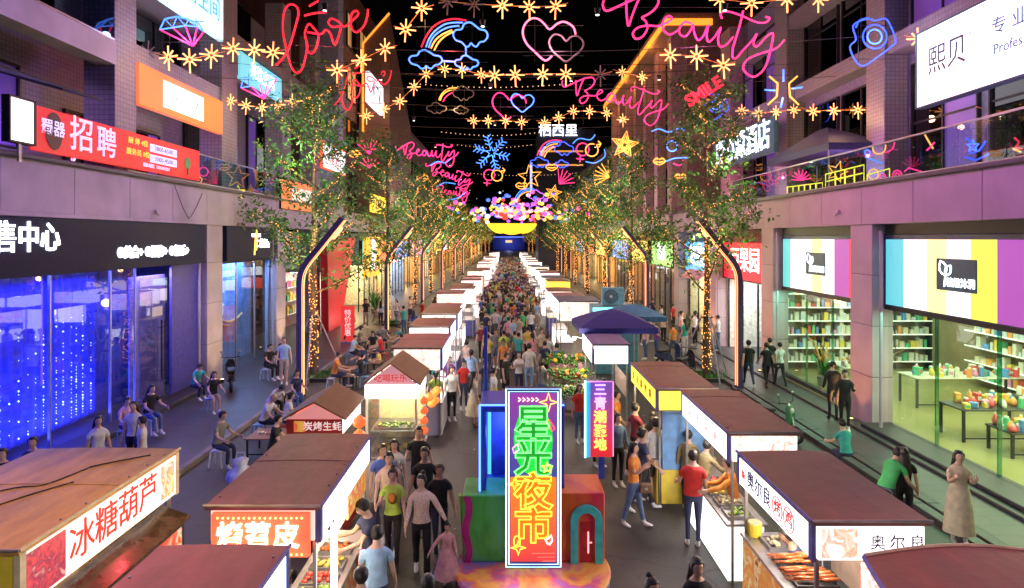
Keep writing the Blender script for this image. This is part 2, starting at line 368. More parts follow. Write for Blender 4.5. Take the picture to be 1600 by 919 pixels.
led.build('curtain_light', emit('led_blue_white', (.45, .6, 1), 5, True), LB, kind='stuff')
MB().box((-16, 3, .12), (-12.7, 31, 4.7)).build('store_back_wall', mat('blue_wall', (.06, .08, .4), .8), LB)
MB().box((-12.7, 2, 4.65), (XG + .1, 23.3, 6.05)).build('store_ceiling', mat('store_dark', (.04, .04, .1), .8), LB)
ys = [3, 5.5, 8, 10.6, 13.2, 15.8, 18.2, 19.4]
for a, b_ in zip(ys, ys[1:]): MB().box((XG, a + .02, .27), (XG + .018, b_ - .02, 4.62)).build('shop_pane', glass('mirror_shop_glass', (.82, .86, 1), .07), LB)
for y in ys: MB().box((XG - .02, y - .025, .27), (XG + .04, y + .025, 4.62)).build('mullion', STEEL, LB)
# entrance: pale door leaf with two long handles
MB().box((XG - .25, 19.5, .27), (XG - .2, 21.5, 4.3)).build('door_surround', mat('pale_violet_panel', (.28, .26, .62), .35), LB)
dl = MB().box((XG - .02, 19.65, .28), (XG + .03, 21.2, 4.2)).build('door', glass('door_glass', (.8, .8, .9), .14), LB)
for y in (20.75, 20.95):
    MB().tube([(XG + .1, y, .95), (XG + .1, y, 2.85)], .022).tube([(XG + .02, y, 1.2), (XG + .1, y, 1.2)], .014).tube([(XG + .02, y, 2.6), (XG + .1, y, 2.6)], .014).build('handle', BLACK, dl)
MB().box((XG + .032, 20.3, 3.0), (XG + .04, 20.9, 3.3)).build('door_notice', WHITE, dl)
MB().box((XG - .05, 21.5, .27), (XG + .02, 23.3, 4.6)).build('entry_wall', mat('entry_violet', (.09, .08, .42), .4), LB)
for y in (6, 10, 14, 17.5): (lamp('AREA', (-11.9, y, 4.55), 130, (.08, .10, 1.), LB, .6, (0, R(-14), 0), size_y=3), lamp('AREA', (-11.75, y, .35), 150, (.08, .10, 1.), LB, .5, (R(180), R(-22), 0), size_y=3))
lamp('AREA', (XG - .12, 20.5, 4.5), 150, (.5, .42, 1), LB, .3, (0, R(-10), 0), size_y=1.6)
# second store bay behind the column
for a, b_ in ((24.7, 26.6), (26.6, 28.5), (28.5, 30.2)):
    MB().box((XG, a + .02, .2), (XG + .018, b_ - .02, 4.5)).build('shop_pane', GLASS, LB); MB().box((XG - .02, b_ - .03, .2), (XG + .04, b_ + .03, 4.5)).build('mullion', STEEL, LB)
MB().box((-12.3, 24.6, .12), (-12.2, 30.3, 4.5)).build('pale_blue_wall', mat('pale_blue_wall', (.14, .3, .64), .6, var=.45, scale=1.2), LB)
MB().box((-12.7, 24.6, 4.5), (XG + .1, 30.3, 6.05)).build('store_ceiling', MATS['store_dark'], LB)
lamp('AREA', (-11.8, 27.4, 4.4), 300, (.3, .48, 1), LB, .8, None, size_y=4)
art = MB()
for k in range(4): art.tube(smooth_path([(-12.14, 25.3 + k * .8, 2.6 - .25 * k), (-12.12, 26.2 + k * .7, 1.9), (-12.14, 27.0 + k * .7, 1.5 + .2 * k)]), .05)
art.build('wall_art', mat('gold_art', (.7, .45, .15), .5), LB)
for y in (23.9, 30.9): uplight(XL + .3, y, .12, (1, .62, .28), 420, LB, (0, R(12)))
# violet lamps without fixtures, added to tint and brighten the terrace walls
for y in (9, 16, 23, 30): lamp('AREA', (XL - 1.2, y, 7.5), 60, E_VIO, LB, .4, (R(180), R(-18), 0), size_y=1.5)
# ---- left building, second (slab tower with orange-lit edge) ---------------
LB2 = thing('shop_building', 'tall brown building beyond the near left one with bluish pilaster at its corner', 'building')
lamp('SPOT', (XL + 1.2, 48, 8), 900, (1, .5, .2), LB2, .2, (R(150), 0, 0), R(80)); lamp('SPOT', (XL + 2.5, 45, 12), 700, (1, .45, .15), LB2, .2, (R(115), 0, R(8)), R(70))
MB().bbox((XL - 1.3, 41.2, 0.1), (XL + .05, 42.4, 26), .03).build('pilaster', mat('blue_grey_panel', (.35, .36, .5), .5), LB2)
MB().box((-18, 42.4, 7.3), (XL - 1.2, 66, 25)).build('upper_wall', BRICKT, LB2)
MB().bbox((XL - 1.6, 39, 6), (XL + .03, 66, 7.3), .02).build('fascia', WALL, LB2)
fin = MB(); fin.add([(XL + 1.5, 51, 7.3), (XL + 1.5, 51, 23.4), (XL + 1.5, 62, 16), (XL + 1.5, 62, 7.3), (XL - 1.3, 51, 7.3), (XL - .6, 51, 21), (XL - 1.3, 62, 16), (XL - 1.3, 62, 7.3)], [(0, 1, 2, 3), (4, 5, 1, 0), (3, 2, 6, 7), (1, 5, 6, 2), (7, 6, 5, 4), (0, 3, 7, 4)]); fin.build('raking_wall', BRICKT, LB2)
MB().tube([(XL + 1.5, 50.9, 23.4), (XL - .6, 50.9, 21), (XL - .6, 50.9, 14)], .09).build('edge_light', emit('orange_led', (1, .27, .025), 1.7), LB2)
for y in range(44, 66, 4):
    for z in (8, 12, 16, 20): window_unit(LB2, '+x', XL - 1.2, y, y + 2.8, z, z + 2.6, emit('dim_warm_room', (1, .55, .2), .35), 2)
# ---- right building, near --------------------------------------------------
RB = thing('shop_building', 'pink-lit building on the right with a striped lightbox store and glass terrace', 'building')
XR = 10.3
WALLR = mat('pink_grey_wall', (.46, .36, .42), .7, var=.12, scale=1.1, bump=.08, bscale=30)
for y in (4.6, 18.15, 24.95, 31.9, 38.8): jcolumn(XR, XR + .6, y, y + 1.15, .1, 5.9, WALLR, RB)
fascia(XR - .04, XR + .6, 2, 40, 5.9, 7.0, WALLR, RB)
MB().bbox((XR - .12, -2, 7.0), (XR + .6, 40, 7.12), .03).build('coping', MATS['coping_dark'], RB)
MB().box((XR + .6, -2, 6.9), (18, 40, 7.05)).build('terrace_floor', CONC, RB)
railing(RB, XR + .05, 5, 29.9, 7.12, 8.15)
for y, w_ in ((5, 1.4), (13.5, 1.2), (21.3, 1.1), (28.8, 1.3), (36.2, 1.6)): MB().bbox((12.5, y, 7.05), (13.3, y + w_, 17.5), .02).build('pillar', TILE if y < 30 else mat('rose_tile', (.42, .24, .27), .6), RB)
MB().box((13.3, -2, 7.05), (18, 40, 17.5)).build('upper_wall', mat('violet_panel', (.2, .18, .3), .6), RB)
for z in (11.6, 14.9): MB().box((12.6, -2, z), (13.28, 40, z + .6)).build('floor_band', TILE, RB)
for z in (7.3, 12.3):
    for y0, y1 in ((14.9, 17.6), (18, 21), (22.6, 25.4), (25.7, 28.6), (30.3, 33), (33.2, 36)): window_unit(RB, '-x', 13.3, y0, y1, z, z + 3.9, MATS['dim_violet_room'], 2, 2)
# the bright store behind the glass
XS = 10.72
RBW = mat('store_brown_wall', (.3, .24, .13), .7, var=.15, scale=2); SHF = emit('shelf_light', (.95, 1, .85), 1.6)
MB().box((XS - .1, 5, .1), (17.2, 27, .16)).build('store_floor', mat('store_floor_tile', (.36, .34, .15), .18, var=.05, scale=1), RB)
MB().box((17.2, 5, .1), (17.4, 27, 5.9)).build('store_side_wall', RBW, RB)
MB().box((XS + .1, 26.6, .1), (17.2, 26.8, 5.9)).build('store_back_wall', RBW, RB)
MB().box((XS + .1, 5, 3.75), (17.2, 26.6, 5.85)).build('store_ceiling', mat('store_ceiling', (.2, .22, .2), .8), RB)
for x in (12.2, 14, 15.8):
    for y in range(7, 26, 3):
        MB().box((x - .5, y - .12, 3.70), (x + .5, y + .12, 3.745)).build('ceiling_light', emit('store_light', (1, .97, .78), 9), RB)
lamp('AREA', (13.8, 14, 3.6), 720, (1, .93, .55), RB, 4.5, None, size_y=9); lamp('AREA', (13.8, 22.6, 3.6), 230, (.95, 1, .66), RB, 4.5, None, size_y=6)
lamp('AREA', (XS - .35, 14, 3.5), 110, (.22, 1, .6), RB, .3, None, size_y=7); lamp('AREA', (XS - .35, 22.2, 3.5), 80, (.22, 1, .6), RB, .3, None, size_y=5)
for y0, y1 in ((5.8, 18.1), (19.35, 24.9)):
    n = max(2, round((y1 - y0) / 2.1))
    for i in range(n):
        a = y0 + (y1 - y0) * i / n; b_ = y0 + (y1 - y0) * (i + 1) / n
        MB().box((XS, a + .015, .3), (XS + .018, b_ - .015, 3.5)).build('shop_pane', glass('green_shop_glass', (.88, .985, .92), .04), RB)
        if i: MB().box((XS - .02, a - .03, .3), (XS + .05, a + .03, 3.5)).build('glass_fin', glass('fin_glass', (.35, .7, .6), .2), RB)
    MB().box((XS - .08, y0, .12), (XS + .1, y1, .3)).build('shop_sill', GRAN, RB)
    MB().box((XS - .1, y0, 3.5), (XS + .15, y1, 3.62)).build('door_head', DARK, RB)
    MB().box((XS - .05, y0, 5.52), (XS + .2, y1, 5.9)).build('shutter_box', BLACK, RB)
MB().bbox((9.75, -2, .1), (10.25, 40, .2), .02).build('shop_step', GRAN, RB)
MB().bbox((9.95, -2, .2), (10.68, 18.1, .3), .02).build('shop_step', GRAN, RB)
for y in (18.7, 25.5, 32.4): uplight(XR - .3, y, .12, (1, .42, .14), 420, RB, (0, R(-12)))
for y in (8, 15, 22, 29, 35): lamp('AREA', (XR + 1.3, y, 7.2), 70, E_PNK if y % 2 else (.75, .4, 1), RB, .4, (R(180), R(18), 0), size_y=1.5)  # added pink and violet fill lamps, no fixtures, washing the upper walls
# ---- right building, second: orange-lit eave -------------------------------
RB2 = thing('shop_building', 'tall right building whose roof edge is outlined with an orange light', 'building')
MB().box((11.6, 41.7, .1), (18, 68, 19.2)).build('wall', mat('rose_brown_wall', (.3, .17, .15), .7), RB2)
MB().bbox((10.2, 41.6, 19.2), (18, 68.5, 20.2), .05).build('roof_slab', mat('eave_brown', (.3, .16, .1), .7), RB2)
MB().box((10.12, 41.5, 19.35), (10.2, 68.5, 19.75)).build('eave_light', emit('orange_led', (1, .27, .025), 1.7), RB2)
MB().box((10.2, 41.45, 19.35), (13.2, 41.6, 19.75)).build('eave_light', MATS['orange_led'], RB2)
for y in range(43, 68, 4): MB().bbox((10.9, y, 7), (11.6, y + 1.0, 19.2), .03).build('pilaster', mat('rose_tile', (.42, .24, .27), .6), RB2)
MB().bbox((10.3, 41, 6), (11.6, 68, 7.1), .03).build('fascia', WALLR, RB2)
for y in range(44, 67, 4):
    for z in (8, 12, 15.5): window_unit(RB2, '-x', 11.6, y + .2, y + 2.8, z, z + 2.6, MATS['dim_warm_room'], 2)
for y in (46, 56, 64): lamp('POINT', (9.6, y, 18.8), 130, (1, .42, .1), RB2, .2)
# ---- farther street fronts ---------------------------------------------------
def far_block(side, Y0, Y1, zt, wm, label, lit):
    s = -1 if side == 'L' else 1; X = s * 11.2
    b = thing('shop_building', label, 'building')
    MB().box((X, Y0, 7), (s * 19, Y1, zt)).build('upper_wall', wm, b)
    MB().box((s * 10.8, Y0, 5.9), (X, Y1, 7.1)).build('fascia', WALL if s < 0 else WALLR, b)
    MB().box((s * 11.0, Y0 - .02, zt), (s * 19, Y1, zt + .5)).build('parapet', wm, b)
    n = int((Y1 - Y0) / 4.5)
    for i in range(n):
        y = Y0 + .8 + i * 4.5
        for z in range(8, int(zt) - 2, 4): window_unit(b, '+x' if s < 0 else '-x', X, y, y + 2.8, z, z + 2.4, lit, 2)
    return b
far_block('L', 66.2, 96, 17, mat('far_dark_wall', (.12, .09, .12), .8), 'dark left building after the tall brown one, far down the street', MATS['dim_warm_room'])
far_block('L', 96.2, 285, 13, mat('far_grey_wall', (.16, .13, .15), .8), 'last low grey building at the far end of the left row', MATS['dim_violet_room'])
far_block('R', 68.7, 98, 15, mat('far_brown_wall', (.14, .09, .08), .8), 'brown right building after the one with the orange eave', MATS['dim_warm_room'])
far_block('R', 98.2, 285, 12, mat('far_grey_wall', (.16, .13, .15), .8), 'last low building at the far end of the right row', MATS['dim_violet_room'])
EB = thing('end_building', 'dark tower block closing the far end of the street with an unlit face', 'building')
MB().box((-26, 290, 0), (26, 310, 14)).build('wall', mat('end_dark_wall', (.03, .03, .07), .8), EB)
MB().box((-7.2, 289.5, .2), (7.2, 290, 6.4)).build('gateway', mat('end_blue_gate', (.06, .08, .4), .6), EB); MB().box((-7, 289.3, 5.9), (7, 289.5, 6.3)).build('added_gate_light', emit('gate_blue', (.15, .25, 1), 1.2), EB); MB().box((-1.5, 289.3, 3.6), (1.5, 289.5, 4.6)).build('added_gate_light', emit('gate_amber', (1, .5, .1), 1.0), EB); lamp('POINT', (0, 284, 4), 900, (.3, .4, 1), EB, .3)  # gate strips and blue lamp are added to lift the dark street end
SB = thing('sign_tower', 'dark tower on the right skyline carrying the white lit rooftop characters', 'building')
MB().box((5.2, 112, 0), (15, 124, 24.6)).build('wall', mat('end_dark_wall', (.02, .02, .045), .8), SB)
for z in (18.2, 20.6): MB().box((5.1, 111.85, z), (13, 111.98, z + .25)).build('ledge_light', emit('dim_orange', (1, .4, .08), .8), SB)
MB().box((3.7, 111.6, 13.5), (4.1, 111.8, 18.7)).build('screen_strip', emit('pale_screen', (.6, .6, 1), 1.0), SB)
sg = thing('roof_sign', 'white glowing Chinese characters on the skyline tower', 'sign', (8.6, 111.6, 24.2))
letters('栖西里', 2.3, emit('skyline_white', (.9, .95, 1), 3), (0, 0, 0), 'front', sg, .1); MB().box((-3.4, .1, -1.3), (3.4, .2, -1.15)).build('sign_rail', DARK, sg)
# ---- shop bays along both sides ----------------------------------------------
def shop_bay(side, Y0, Y1, signc, inc, label, text=None, tm=None, power=90, sz=(3.5, 5.4), sstr=1.2):
    s = -1 if side == 'L' else 1; X = s * 10.9
    t = thing('street_shop', label, 'shop', (0, 0, 0))
    MB().box((X + s * 2.6, Y0, .12), (X + s * 2.75, Y1, 5.9)).build('back_wall', mat('shop_wall_' + str(inc), tuple(.25 + .5 * c for c in inc), .7), t)
    MB().box((X, Y1 - .12, .12), (X + s * 2.6, Y1, 5.9)).build('side_wall', mat('shop_wall_' + str(inc), inc, .7), t)
    MB().box((X, Y0, sz[0]), (X + s * 2.6, Y1 - .12, sz[0] + .12)).build('ceiling', MATS['store_ceiling'], t)
    fr = MB(); nd = max(2, int((Y1 - Y0) / 1.6))
    for i in range(nd + 1):
        y = Y0 + .1 + (Y1 - Y0 - .2) * i / nd; MB().box((X, y - .035, .13), (X + s * .07, y + .035, sz[0] - .02)).build('door_frame', DARK, t)
    for i in range(nd):
        y = Y0 + .1 + (Y1 - Y0 - .2) * i / nd
        if rnd.random() < .7: MB().box((X + s * .03, y + .05, .14), (X + s * .045, y + (Y1 - Y0 - .2) / nd - .05, sz[0] - .04)).build('door_pane', GLASS, t)
    for k in range(3):
        z = .9 + k * .8; MB().box((X + s * 2.2, Y0 + .3, z), (X + s * 2.6, Y1 - .3, z + .04)).build('shelf', WHITE, t)
        y = Y0 + .4
        while y < Y1 - .6:
            h = rnd.uniform(.2, .55); wd = rnd.uniform(.15, .4)
            MB().box((X + s * 2.25, y, z + .045), (X + s * 2.5, y + wd, z + .045 + h)).build('packet', rnd.choice(PACK), t); y += wd + rnd.uniform(.1, .5)
    tb = MB().box((X + s * .5, Y0 + .5, sz[0] - .06), (X + s * 2.1, Y1 - .5, sz[0] - .01)); tb.build('ceiling_light', emit('shop_panel_' + str(inc), inc, 7), t)
    lamp('AREA', (X + s * .9, (Y0 + Y1) / 2, sz[0] - .12), power, inc, t, 1.2, (0, s * R(20), 0), size_y=(Y1 - Y0) * .7)
    sgn = thing('shop_sign', label.replace('shop', 'lit sign over shop', 1), 'sign', (X - s * .12, (Y0 + Y1) / 2, (sz[0] + sz[1]) / 2))
    hw = (Y1 - Y0) / 2 - .1; hh = (sz[1] - sz[0]) / 2 - .1
    MB().bbox((-.1, -hw, -hh), (.1, hw, hh), .03).build('sign_box', emit('sign_' + str(signc), signc, sstr), sgn)
    [MB().box((-.13, q - .025, -hh - .05), (.13, q + .025, hh + .05)).build('sign_frame', DARK, sgn) for q in (-hw - .025, hw + .025)]
    if text:
        letters(text, min(hh * 1.4, 2 * hw / len(text) * .95), emit('txt_' + str(tm), tm, 2.6), (-s * .115, 0, 0), '+x' if s < 0 else '-x', sgn)
    return t
PACK = [mat('pack_%d' % i, c, .4, var=.1) for i, c in enumerate([(.7, .1, .1), (.8, .6, .1), (.1, .3, .7), (.75, .75, .7), (.1, .5, .25), (.8, .35, .1), (.7, .3, .5)])]
shop_bay('R', 26.1, 31.9, (.75, .01, .03), (1, .95, .85), 'bright white shop under a big red sign with white characters', '百果园', (1, .95, .9), 260)
shop_bay('R', 33.1, 38.8, (.1, .45, .9), (1, .85, .5), 'yellow-lit shop under a blue and white sign right of the second lamp', '便利店', (1, 1, 1), 160)
shop_bay('R', 41.5, 48, (.25, .6, .15), (1, .6, .2), 'amber shop under a green sign behind the air conditioner', '鲜茶', (1, 1, 1), 260)
shop_bay('R', 49, 56, (.9, .6, .1), (1, .55, .15), 'orange-lit shop far along the right side under a yellow sign', None, None, 300)
shop_bay('R', 57, 66, (.15, .3, .9), (1, .6, .25), 'warm shop with blue sign far along the right pavement', None, None, 300)
shop_bay('L', 37.6, 40.9, (.9, .88, .95), (1, .85, .75), 'pale shop beside the yellow panel on the left', None, None, 110)
shop_bay('L', 46.5, 52, (.1, .5, .7), (1, .8, .45), 'warm-lit shop far along the left side behind the yellow panel', None, None, 300)
shop_bay('L', 53, 59, (.8, .15, .05), (1, .7, .35), 'warm shop far along the left under a red sign', None, None, 300)
shop_bay('L', 60, 67, (.15, .3, .9), (.8, .85, 1), 'white shop far along the left under a blue sign', None, None, 300)
for i, y in enumerate((114, 127, 140, 155, 172, 192, 215, 240)):
    for sd in 'LR':
        nm = ['amber', 'rose', 'blue', 'gold', 'scarlet', 'mint', 'lilac', 'orange'][i if sd == 'L' else 7 - i]; shop_bay(sd, y, y + 11, dict(amber=(1, .5, .1), rose=(1, .3, .4), blue=(.2, .4, 1), gold=(1, .7, .1), scarlet=(1, .1, .05), mint=(.2, .8, .5), lilac=(.7, .5, 1), orange=(1, .4, .05))[nm], [(1, .55, .15), (1, .7, .3)][i % 2], 'very distant %s shop front under a small %s sign' % ('left' if sd == 'L' else 'right', nm), None, None, 600)
for i in range(4):
    shop_bay('R', 69 + i * 11, 79 + i * 11, [(.8, .5, .1), (.9, .2, .1), (.2, .5, .9), (.9, .7, .2)][i], [(1, .55, .15), (1, .7, .3), (1, .6, .2), (1, .5, .15)][i], ['distant right shop under an amber sign', 'distant right shop under a scarlet sign', 'distant right shop under a sky-blue sign', 'most distant right shop under a pale yellow sign'][i], None, None, 420)
    shop_bay('L', 69 + i * 11, 79 + i * 11, [(.9, .3, .6), (.2, .7, .5), (.9, .6, .1), (.7, .7, 1)][i], [(1, .6, .25), (1, .8, .5), (1, .55, .2), (1, .6, .3)][i], ['distant left shop under a pink sign', 'distant left shop under a mint sign', 'distant left shop under an amber sign', 'most distant left shop under a pale lilac sign'][i], None, None, 420)

# fittings on the fascias: pipes, sagging cables, cameras
for X, par, s_, m_, ys in ((XL + .07, LB, 1, WALL, (5.6, 12.4, 22.6, 29.6)), (XR - .07, RB, -1, WALLR, (9.8, 17.6, 24.4, 31.3))):
    for i, y in enumerate(ys):
        if s_ > 0 and y < 20: continue
        MB().tube([(X, y, .2), (X, y, 5.7)], .045, 8).tube([(X, y, 1.5), (X - s_ * .08, y, 1.5)], .02).tube([(X, y, 4), (X - s_ * .08, y, 4)], .02).build('drain_pipe', m_, par)
    for i, y in enumerate((20.9,) if s_ > 0 else ()):
        pts = [(X + s_ * .01, y + 1.9 * q, 7.25 - 1.0 * (1 - abs(2 * q - 1) ** 1.3) - .15 * q) for q in [j / 10 for j in range(11)]]; MB().tube(pts, .010, 4).build('slack_cable', BLACK, par)
    for y in (11.5, 19.8, 28.2): MB().box((X, y - .04, 6.25), (X + s_ * .08, y + .04, 6.37)).tube([(X + s_ * .06, y, 6.28), (X + s_ * .2, y - .14, 6.2)], .04, 8).build('security_camera', WHITE, par)
# ================================================================ people
SKIN = mat('skin', (.64, .41, .31), .55, var=.06); SKIN2 = mat('skin_tan', (.5, .3, .21), .55, var=.06)
HAIR = mat('black_hair', (.012, .01, .01), .5, var=.3, scale=60); HAIRB = mat('brown_hair', (.06, .03, .018), .5, var=.3, scale=60)
CL = {k: mat('cloth_' + k, c, .85, var=.2, scale=7, bump=.7, bscale=11) for k, c in dict(
    white=(.72, .72, .72), black=(.015, .015, .018), navy=(.03, .04, .1), denim=(.09, .15, .3), grey=(.22, .22, .23), red=(.55, .03, .03), orange=(.7, .25, .05),
    yellow=(.75, .62, .15), lime=(.5, .72, .12), pink=(.75, .4, .48), blush=(.75, .55, .5), sky=(.35, .55, .8), teal=(.05, .42, .4), green=(.06, .4, .12), olive=(.24, .2, .1),
    purple=(.25, .08, .4), cream=(.75, .65, .45), beige=(.5, .42, .32), brown=(.16, .09, .05), blue=(.08, .15, .55), maroon=(.22, .03, .05)).items()}
def rx(a): return Matrix.Rotation(R(a), 3, 'X')
def ry(a): return Matrix.Rotation(R(a), 3, 'Y')
def rz_(a): return Matrix.Rotation(R(a), 3, 'Z')
TORSO = [(.84, .165, .115, .0), (.93, .172, .12, .005), (1.04, .145, .1, 0), (1.15, .150, .102, 0), (1.26, .163, .108, .0), (1.31, .168, .11, .002), (1.36, .170, .108, .004), (1.41, .160, .092, .008),
         (1.445, .10, .068, .01), (1.475, .056, .058, .008), (1.515, .052, .054, .0), (1.535, .052, .066, -.012), (1.565, .064, .08, -.012), (1.60, .073, .092, -.006), (1.635, .076, .097, -.001), (1.672, .07, .09, .002), (1.70, .05, .066, .004)]
NT = len(TORSO); NECK = 9
def body_mesh(arms=((5, 0, 10), (5, 0, 10)), legs=((0, 0), (0, 0)), lean=0, yaw=0, nod=0, female=False, sleeve=.45, legcut=1.0, wide=1.0, crowd=False, girth=1.0):
    """one continuous quad body. arms: (abduction, swing forward, elbow) each side; legs: (thigh forward, knee bend).
    material slots: 0 skin, 1 top, 2 bottom, 3 shoe, 4 hair"""
    V = []; F = []; MI = []
    def face(f, m): F.append(tuple(f)); MI.append(m)
    Rl = rx(lean); hip = Vector((0, 0, .93)); nk = Vector((0, .005, 1.49)); Rh = rz_(yaw) @ rx(nod)
    def tor(p, i):
        p = Vector(p)
        if i >= NECK + 1: p = Rh @ (p - nk) + nk
        if i >= 2: p = Rl @ (p - hip) + hip
        return p
    ring = []
    for i, (z, a, b_, yo) in enumerate(TORSO):
        r = []
        if female and i in (2, 3): a *= .87
        if female and 4 <= i <= 7: a *= .93
        if i < 9: a *= girth; b_ *= girth
        for k in range(12):
            t = k * math.pi / 6; x, y = a * math.cos(t), b_ * math.sin(t) + yo
            if i in (4, 5) and female and k in (8, 10): y -= .03
            if k == 9 and i == 13: y -= .028
            if k == 9 and i == 12: y -= .006
            if i == 11 and k in (8, 9, 10): y -= .008
            if i in (5, 6, 7) and k in (0, 6): x *= 1.04
            r.append(len(V)); V.append(tor((x, y, z), i))
        ring.append(r)
    top = len(V); V.append(tor((0, .005, 1.713), NT))
    for i in range(NT - 1):
        for k in range(12):
            if 4 <= i <= 6 and k in (11, 0, 5, 6): continue
            hairy = i >= 13 or (i >= 11 and k in (1, 2, 3, 4)) or (i >= 12 and k in (0, 5))
            if i >= 14 and k in (8, 9) and not crowd: hairy = False
            m = 1 if i < 8 else (4 if (crowd and hairy and not (i == 13 and k in (7, 8, 9, 10))) else 0)
            if i == 0: m = 2
            face((ring[i][k], ring[i][(k + 1) % 12], ring[i + 1][(k + 1) % 12], ring[i + 1][k]), m)
    for k in range(12): face((ring[-1][k], ring[-1][(k + 1) % 12], top), 4 if crowd else 0)
    # ears: small bumps pulled from the head's sides
    for k in (0, 6):
        V[ring[13][k]] = V[ring[13][k]] + Rl @ Rh @ Vector((.012 if k == 0 else -.012, .012, 0))
    for sgn in (1, -1):
        ab, sw, el = arms[0 if sgn > 0 else 1]
        K = (lambda k: k % 12) if sgn > 0 else (lambda k: (6 - k) % 12)
        hole = [ring[4][K(0)], ring[4][K(1)], ring[5][K(1)], ring[6][K(1)], ring[7][K(1)], ring[7][K(0)], ring[7][K(11)], ring[6][K(11)], ring[5][K(11)], ring[4][K(11)]]
        S = Vector((.165 * (.94 if female else 1), .006, 1.385)); A = Rl @ rx(-sw) @ ry(86 - ab)
        E = Rl @ rx(-sw) @ ry(86 - ab) @ rz_(-el)
        lu, lf = .27, .24
        S2 = Rl @ (Vector((S.x, S.y, S.z)) - hip) + hip
        el_p = S2 + A @ Vector((lu, 0, 0)); wr = el_p + E @ Vector((lf, 0, 0))
        def ar(c, M_, ru, rb):
            o = []
            for i in range(10):
                ph = R(-90 + 36 * i); p = c + M_ @ Vector((0, rb * math.cos(ph), ru * math.sin(ph)))
                o.append(len(V)); V.append(Vector((p.x * sgn, p.y, p.z)))
            return o
        prev = hole; q = 1 if sleeve > .1 else 0
        segs = [(.055, .058, .06, 0), (.14, .052, .054, 0)]
        if sleeve < .9: segs += [(.155 + .0, .052, .056, 0), (.160, .04, .042, 0)] if sleeve > .1 else []
        for t, ru, rb, _ in segs:
            cur = ar(S2 + A @ Vector((t, 0, 0)), A, ru, rb); mm = 1 if (sleeve > .1 and not (t == .160)) else 0
            for i in range(10): face((prev[i], prev[(i + 1) % 10], cur[(i + 1) % 10], cur[i]), mm)
            prev = cur
        lm = 1 if sleeve > .9 else 0; sw_ = 1.25 if lm else 1
        for c, M_, ru, rb in ((el_p - A @ Vector((.02, 0, 0)), A, .039 * sw_, .041 * sw_), (el_p + E @ Vector((.03, 0, 0)), E, .038 * sw_, .041 * sw_), (el_p + E @ Vector((.12, 0, 0)), E, .032 * sw_, .036 * sw_), (wr - E @ Vector((.01, 0, 0)), E, .022 * sw_, .029 * sw_)):
            cur = ar(c, M_, ru, rb)
            for i in range(10): face((prev[i], prev[(i + 1) % 10], cur[(i + 1) % 10], cur[i]), lm)
            prev = cur
        def hand_ring(x, half, th, curl):
            o = []; ys = [half, half * .5, 0, -half * .5, -half]; idx = {0: (2, -1), 1: (1, -1), 2: (0, -1), 3: (0, 1), 4: (1, 1), 5: (2, 1), 6: (3, 1), 7: (4, 1), 8: (4, -1), 9: (3, -1)}
            for i in range(10):
                j, s_ = idx[i]; p = wr + E @ Vector((x, ys[j], s_ * th - curl)); o.append(len(V)); V.append(Vector((p.x * sgn, p.y, p.z)))
            return o
        h1 = hand_ring(.03, .034, .016, .0); h2 = hand_ring(.085, .041, .013, .006)
        for i in range(10): face((prev[i], prev[(i + 1) % 10], h1[(i + 1) % 10], h1[i]), 0)
        for i in range(10):
            if i == 7 and not crowd: continue
            face((h1[i], h1[(i + 1) % 10], h2[(i + 1) % 10], h2[i]), 0)
        pr = [(3, 2), (4, 1), (5, 0), (6, 9), (7, 8)]; ys = [.041, .0205, 0, -.0205, -.041]
        if crowd:
            e = hand_ring(.165, .03, .009, .03)
            for i in range(10): face((h2[i], h2[(i + 1) % 10], e[(i + 1) % 10], e[i]), 0)
            face(e, 0)
        else:
            for j, ln in enumerate((.06, .075, .08, .07)):
                base = [h2[pr[j][0]], h2[pr[j + 1][0]], h2[pr[j + 1][1]], h2[pr[j][1]]]; yc = (ys[j] + ys[j + 1]) / 2
                for t, dz, hw in ((.5, .014, .0088), (1., .035, .0065)):
                    o = []
                    for yy, zz in ((hw, hw), (-hw, hw), (-hw, -hw), (hw, -hw)):
                        p = wr + E @ Vector((.085 + ln * t, yc + yy + (yc * .12 * t), zz - .006 - dz)); o.append(len(V)); V.append(Vector((p.x * sgn, p.y, p.z)))
                    for a_ in range(4): face((base[a_], base[(a_ + 1) % 4], o[(a_ + 1) % 4], o[a_]), 0)
                    base = o
                face(base, 0)
            base = [h1[7], h1[8], h2[8], h2[7]]  # thumb leaves the side of the palm
            for t, hw in ((.5, .010), (1., .007)):
                o = []
                for xx, zz in ((-hw, hw), (-hw, -hw), (hw, -hw), (hw, hw)):
                    p = wr + E @ Vector((.055 + .035 * t + xx, -.041 - .026 * t, zz - .006 - .016 * t)); o.append(len(V)); V.append(Vector((p.x * sgn, p.y, p.z)))
                for a_ in range(4): face((base[a_], base[(a_ + 1) % 4], o[(a_ + 1) % 4], o[a_]), 0)
                base = o
            face(base, 0)
    # legs
    cr = len(V); V.append(Vector((0, 0, .80)))
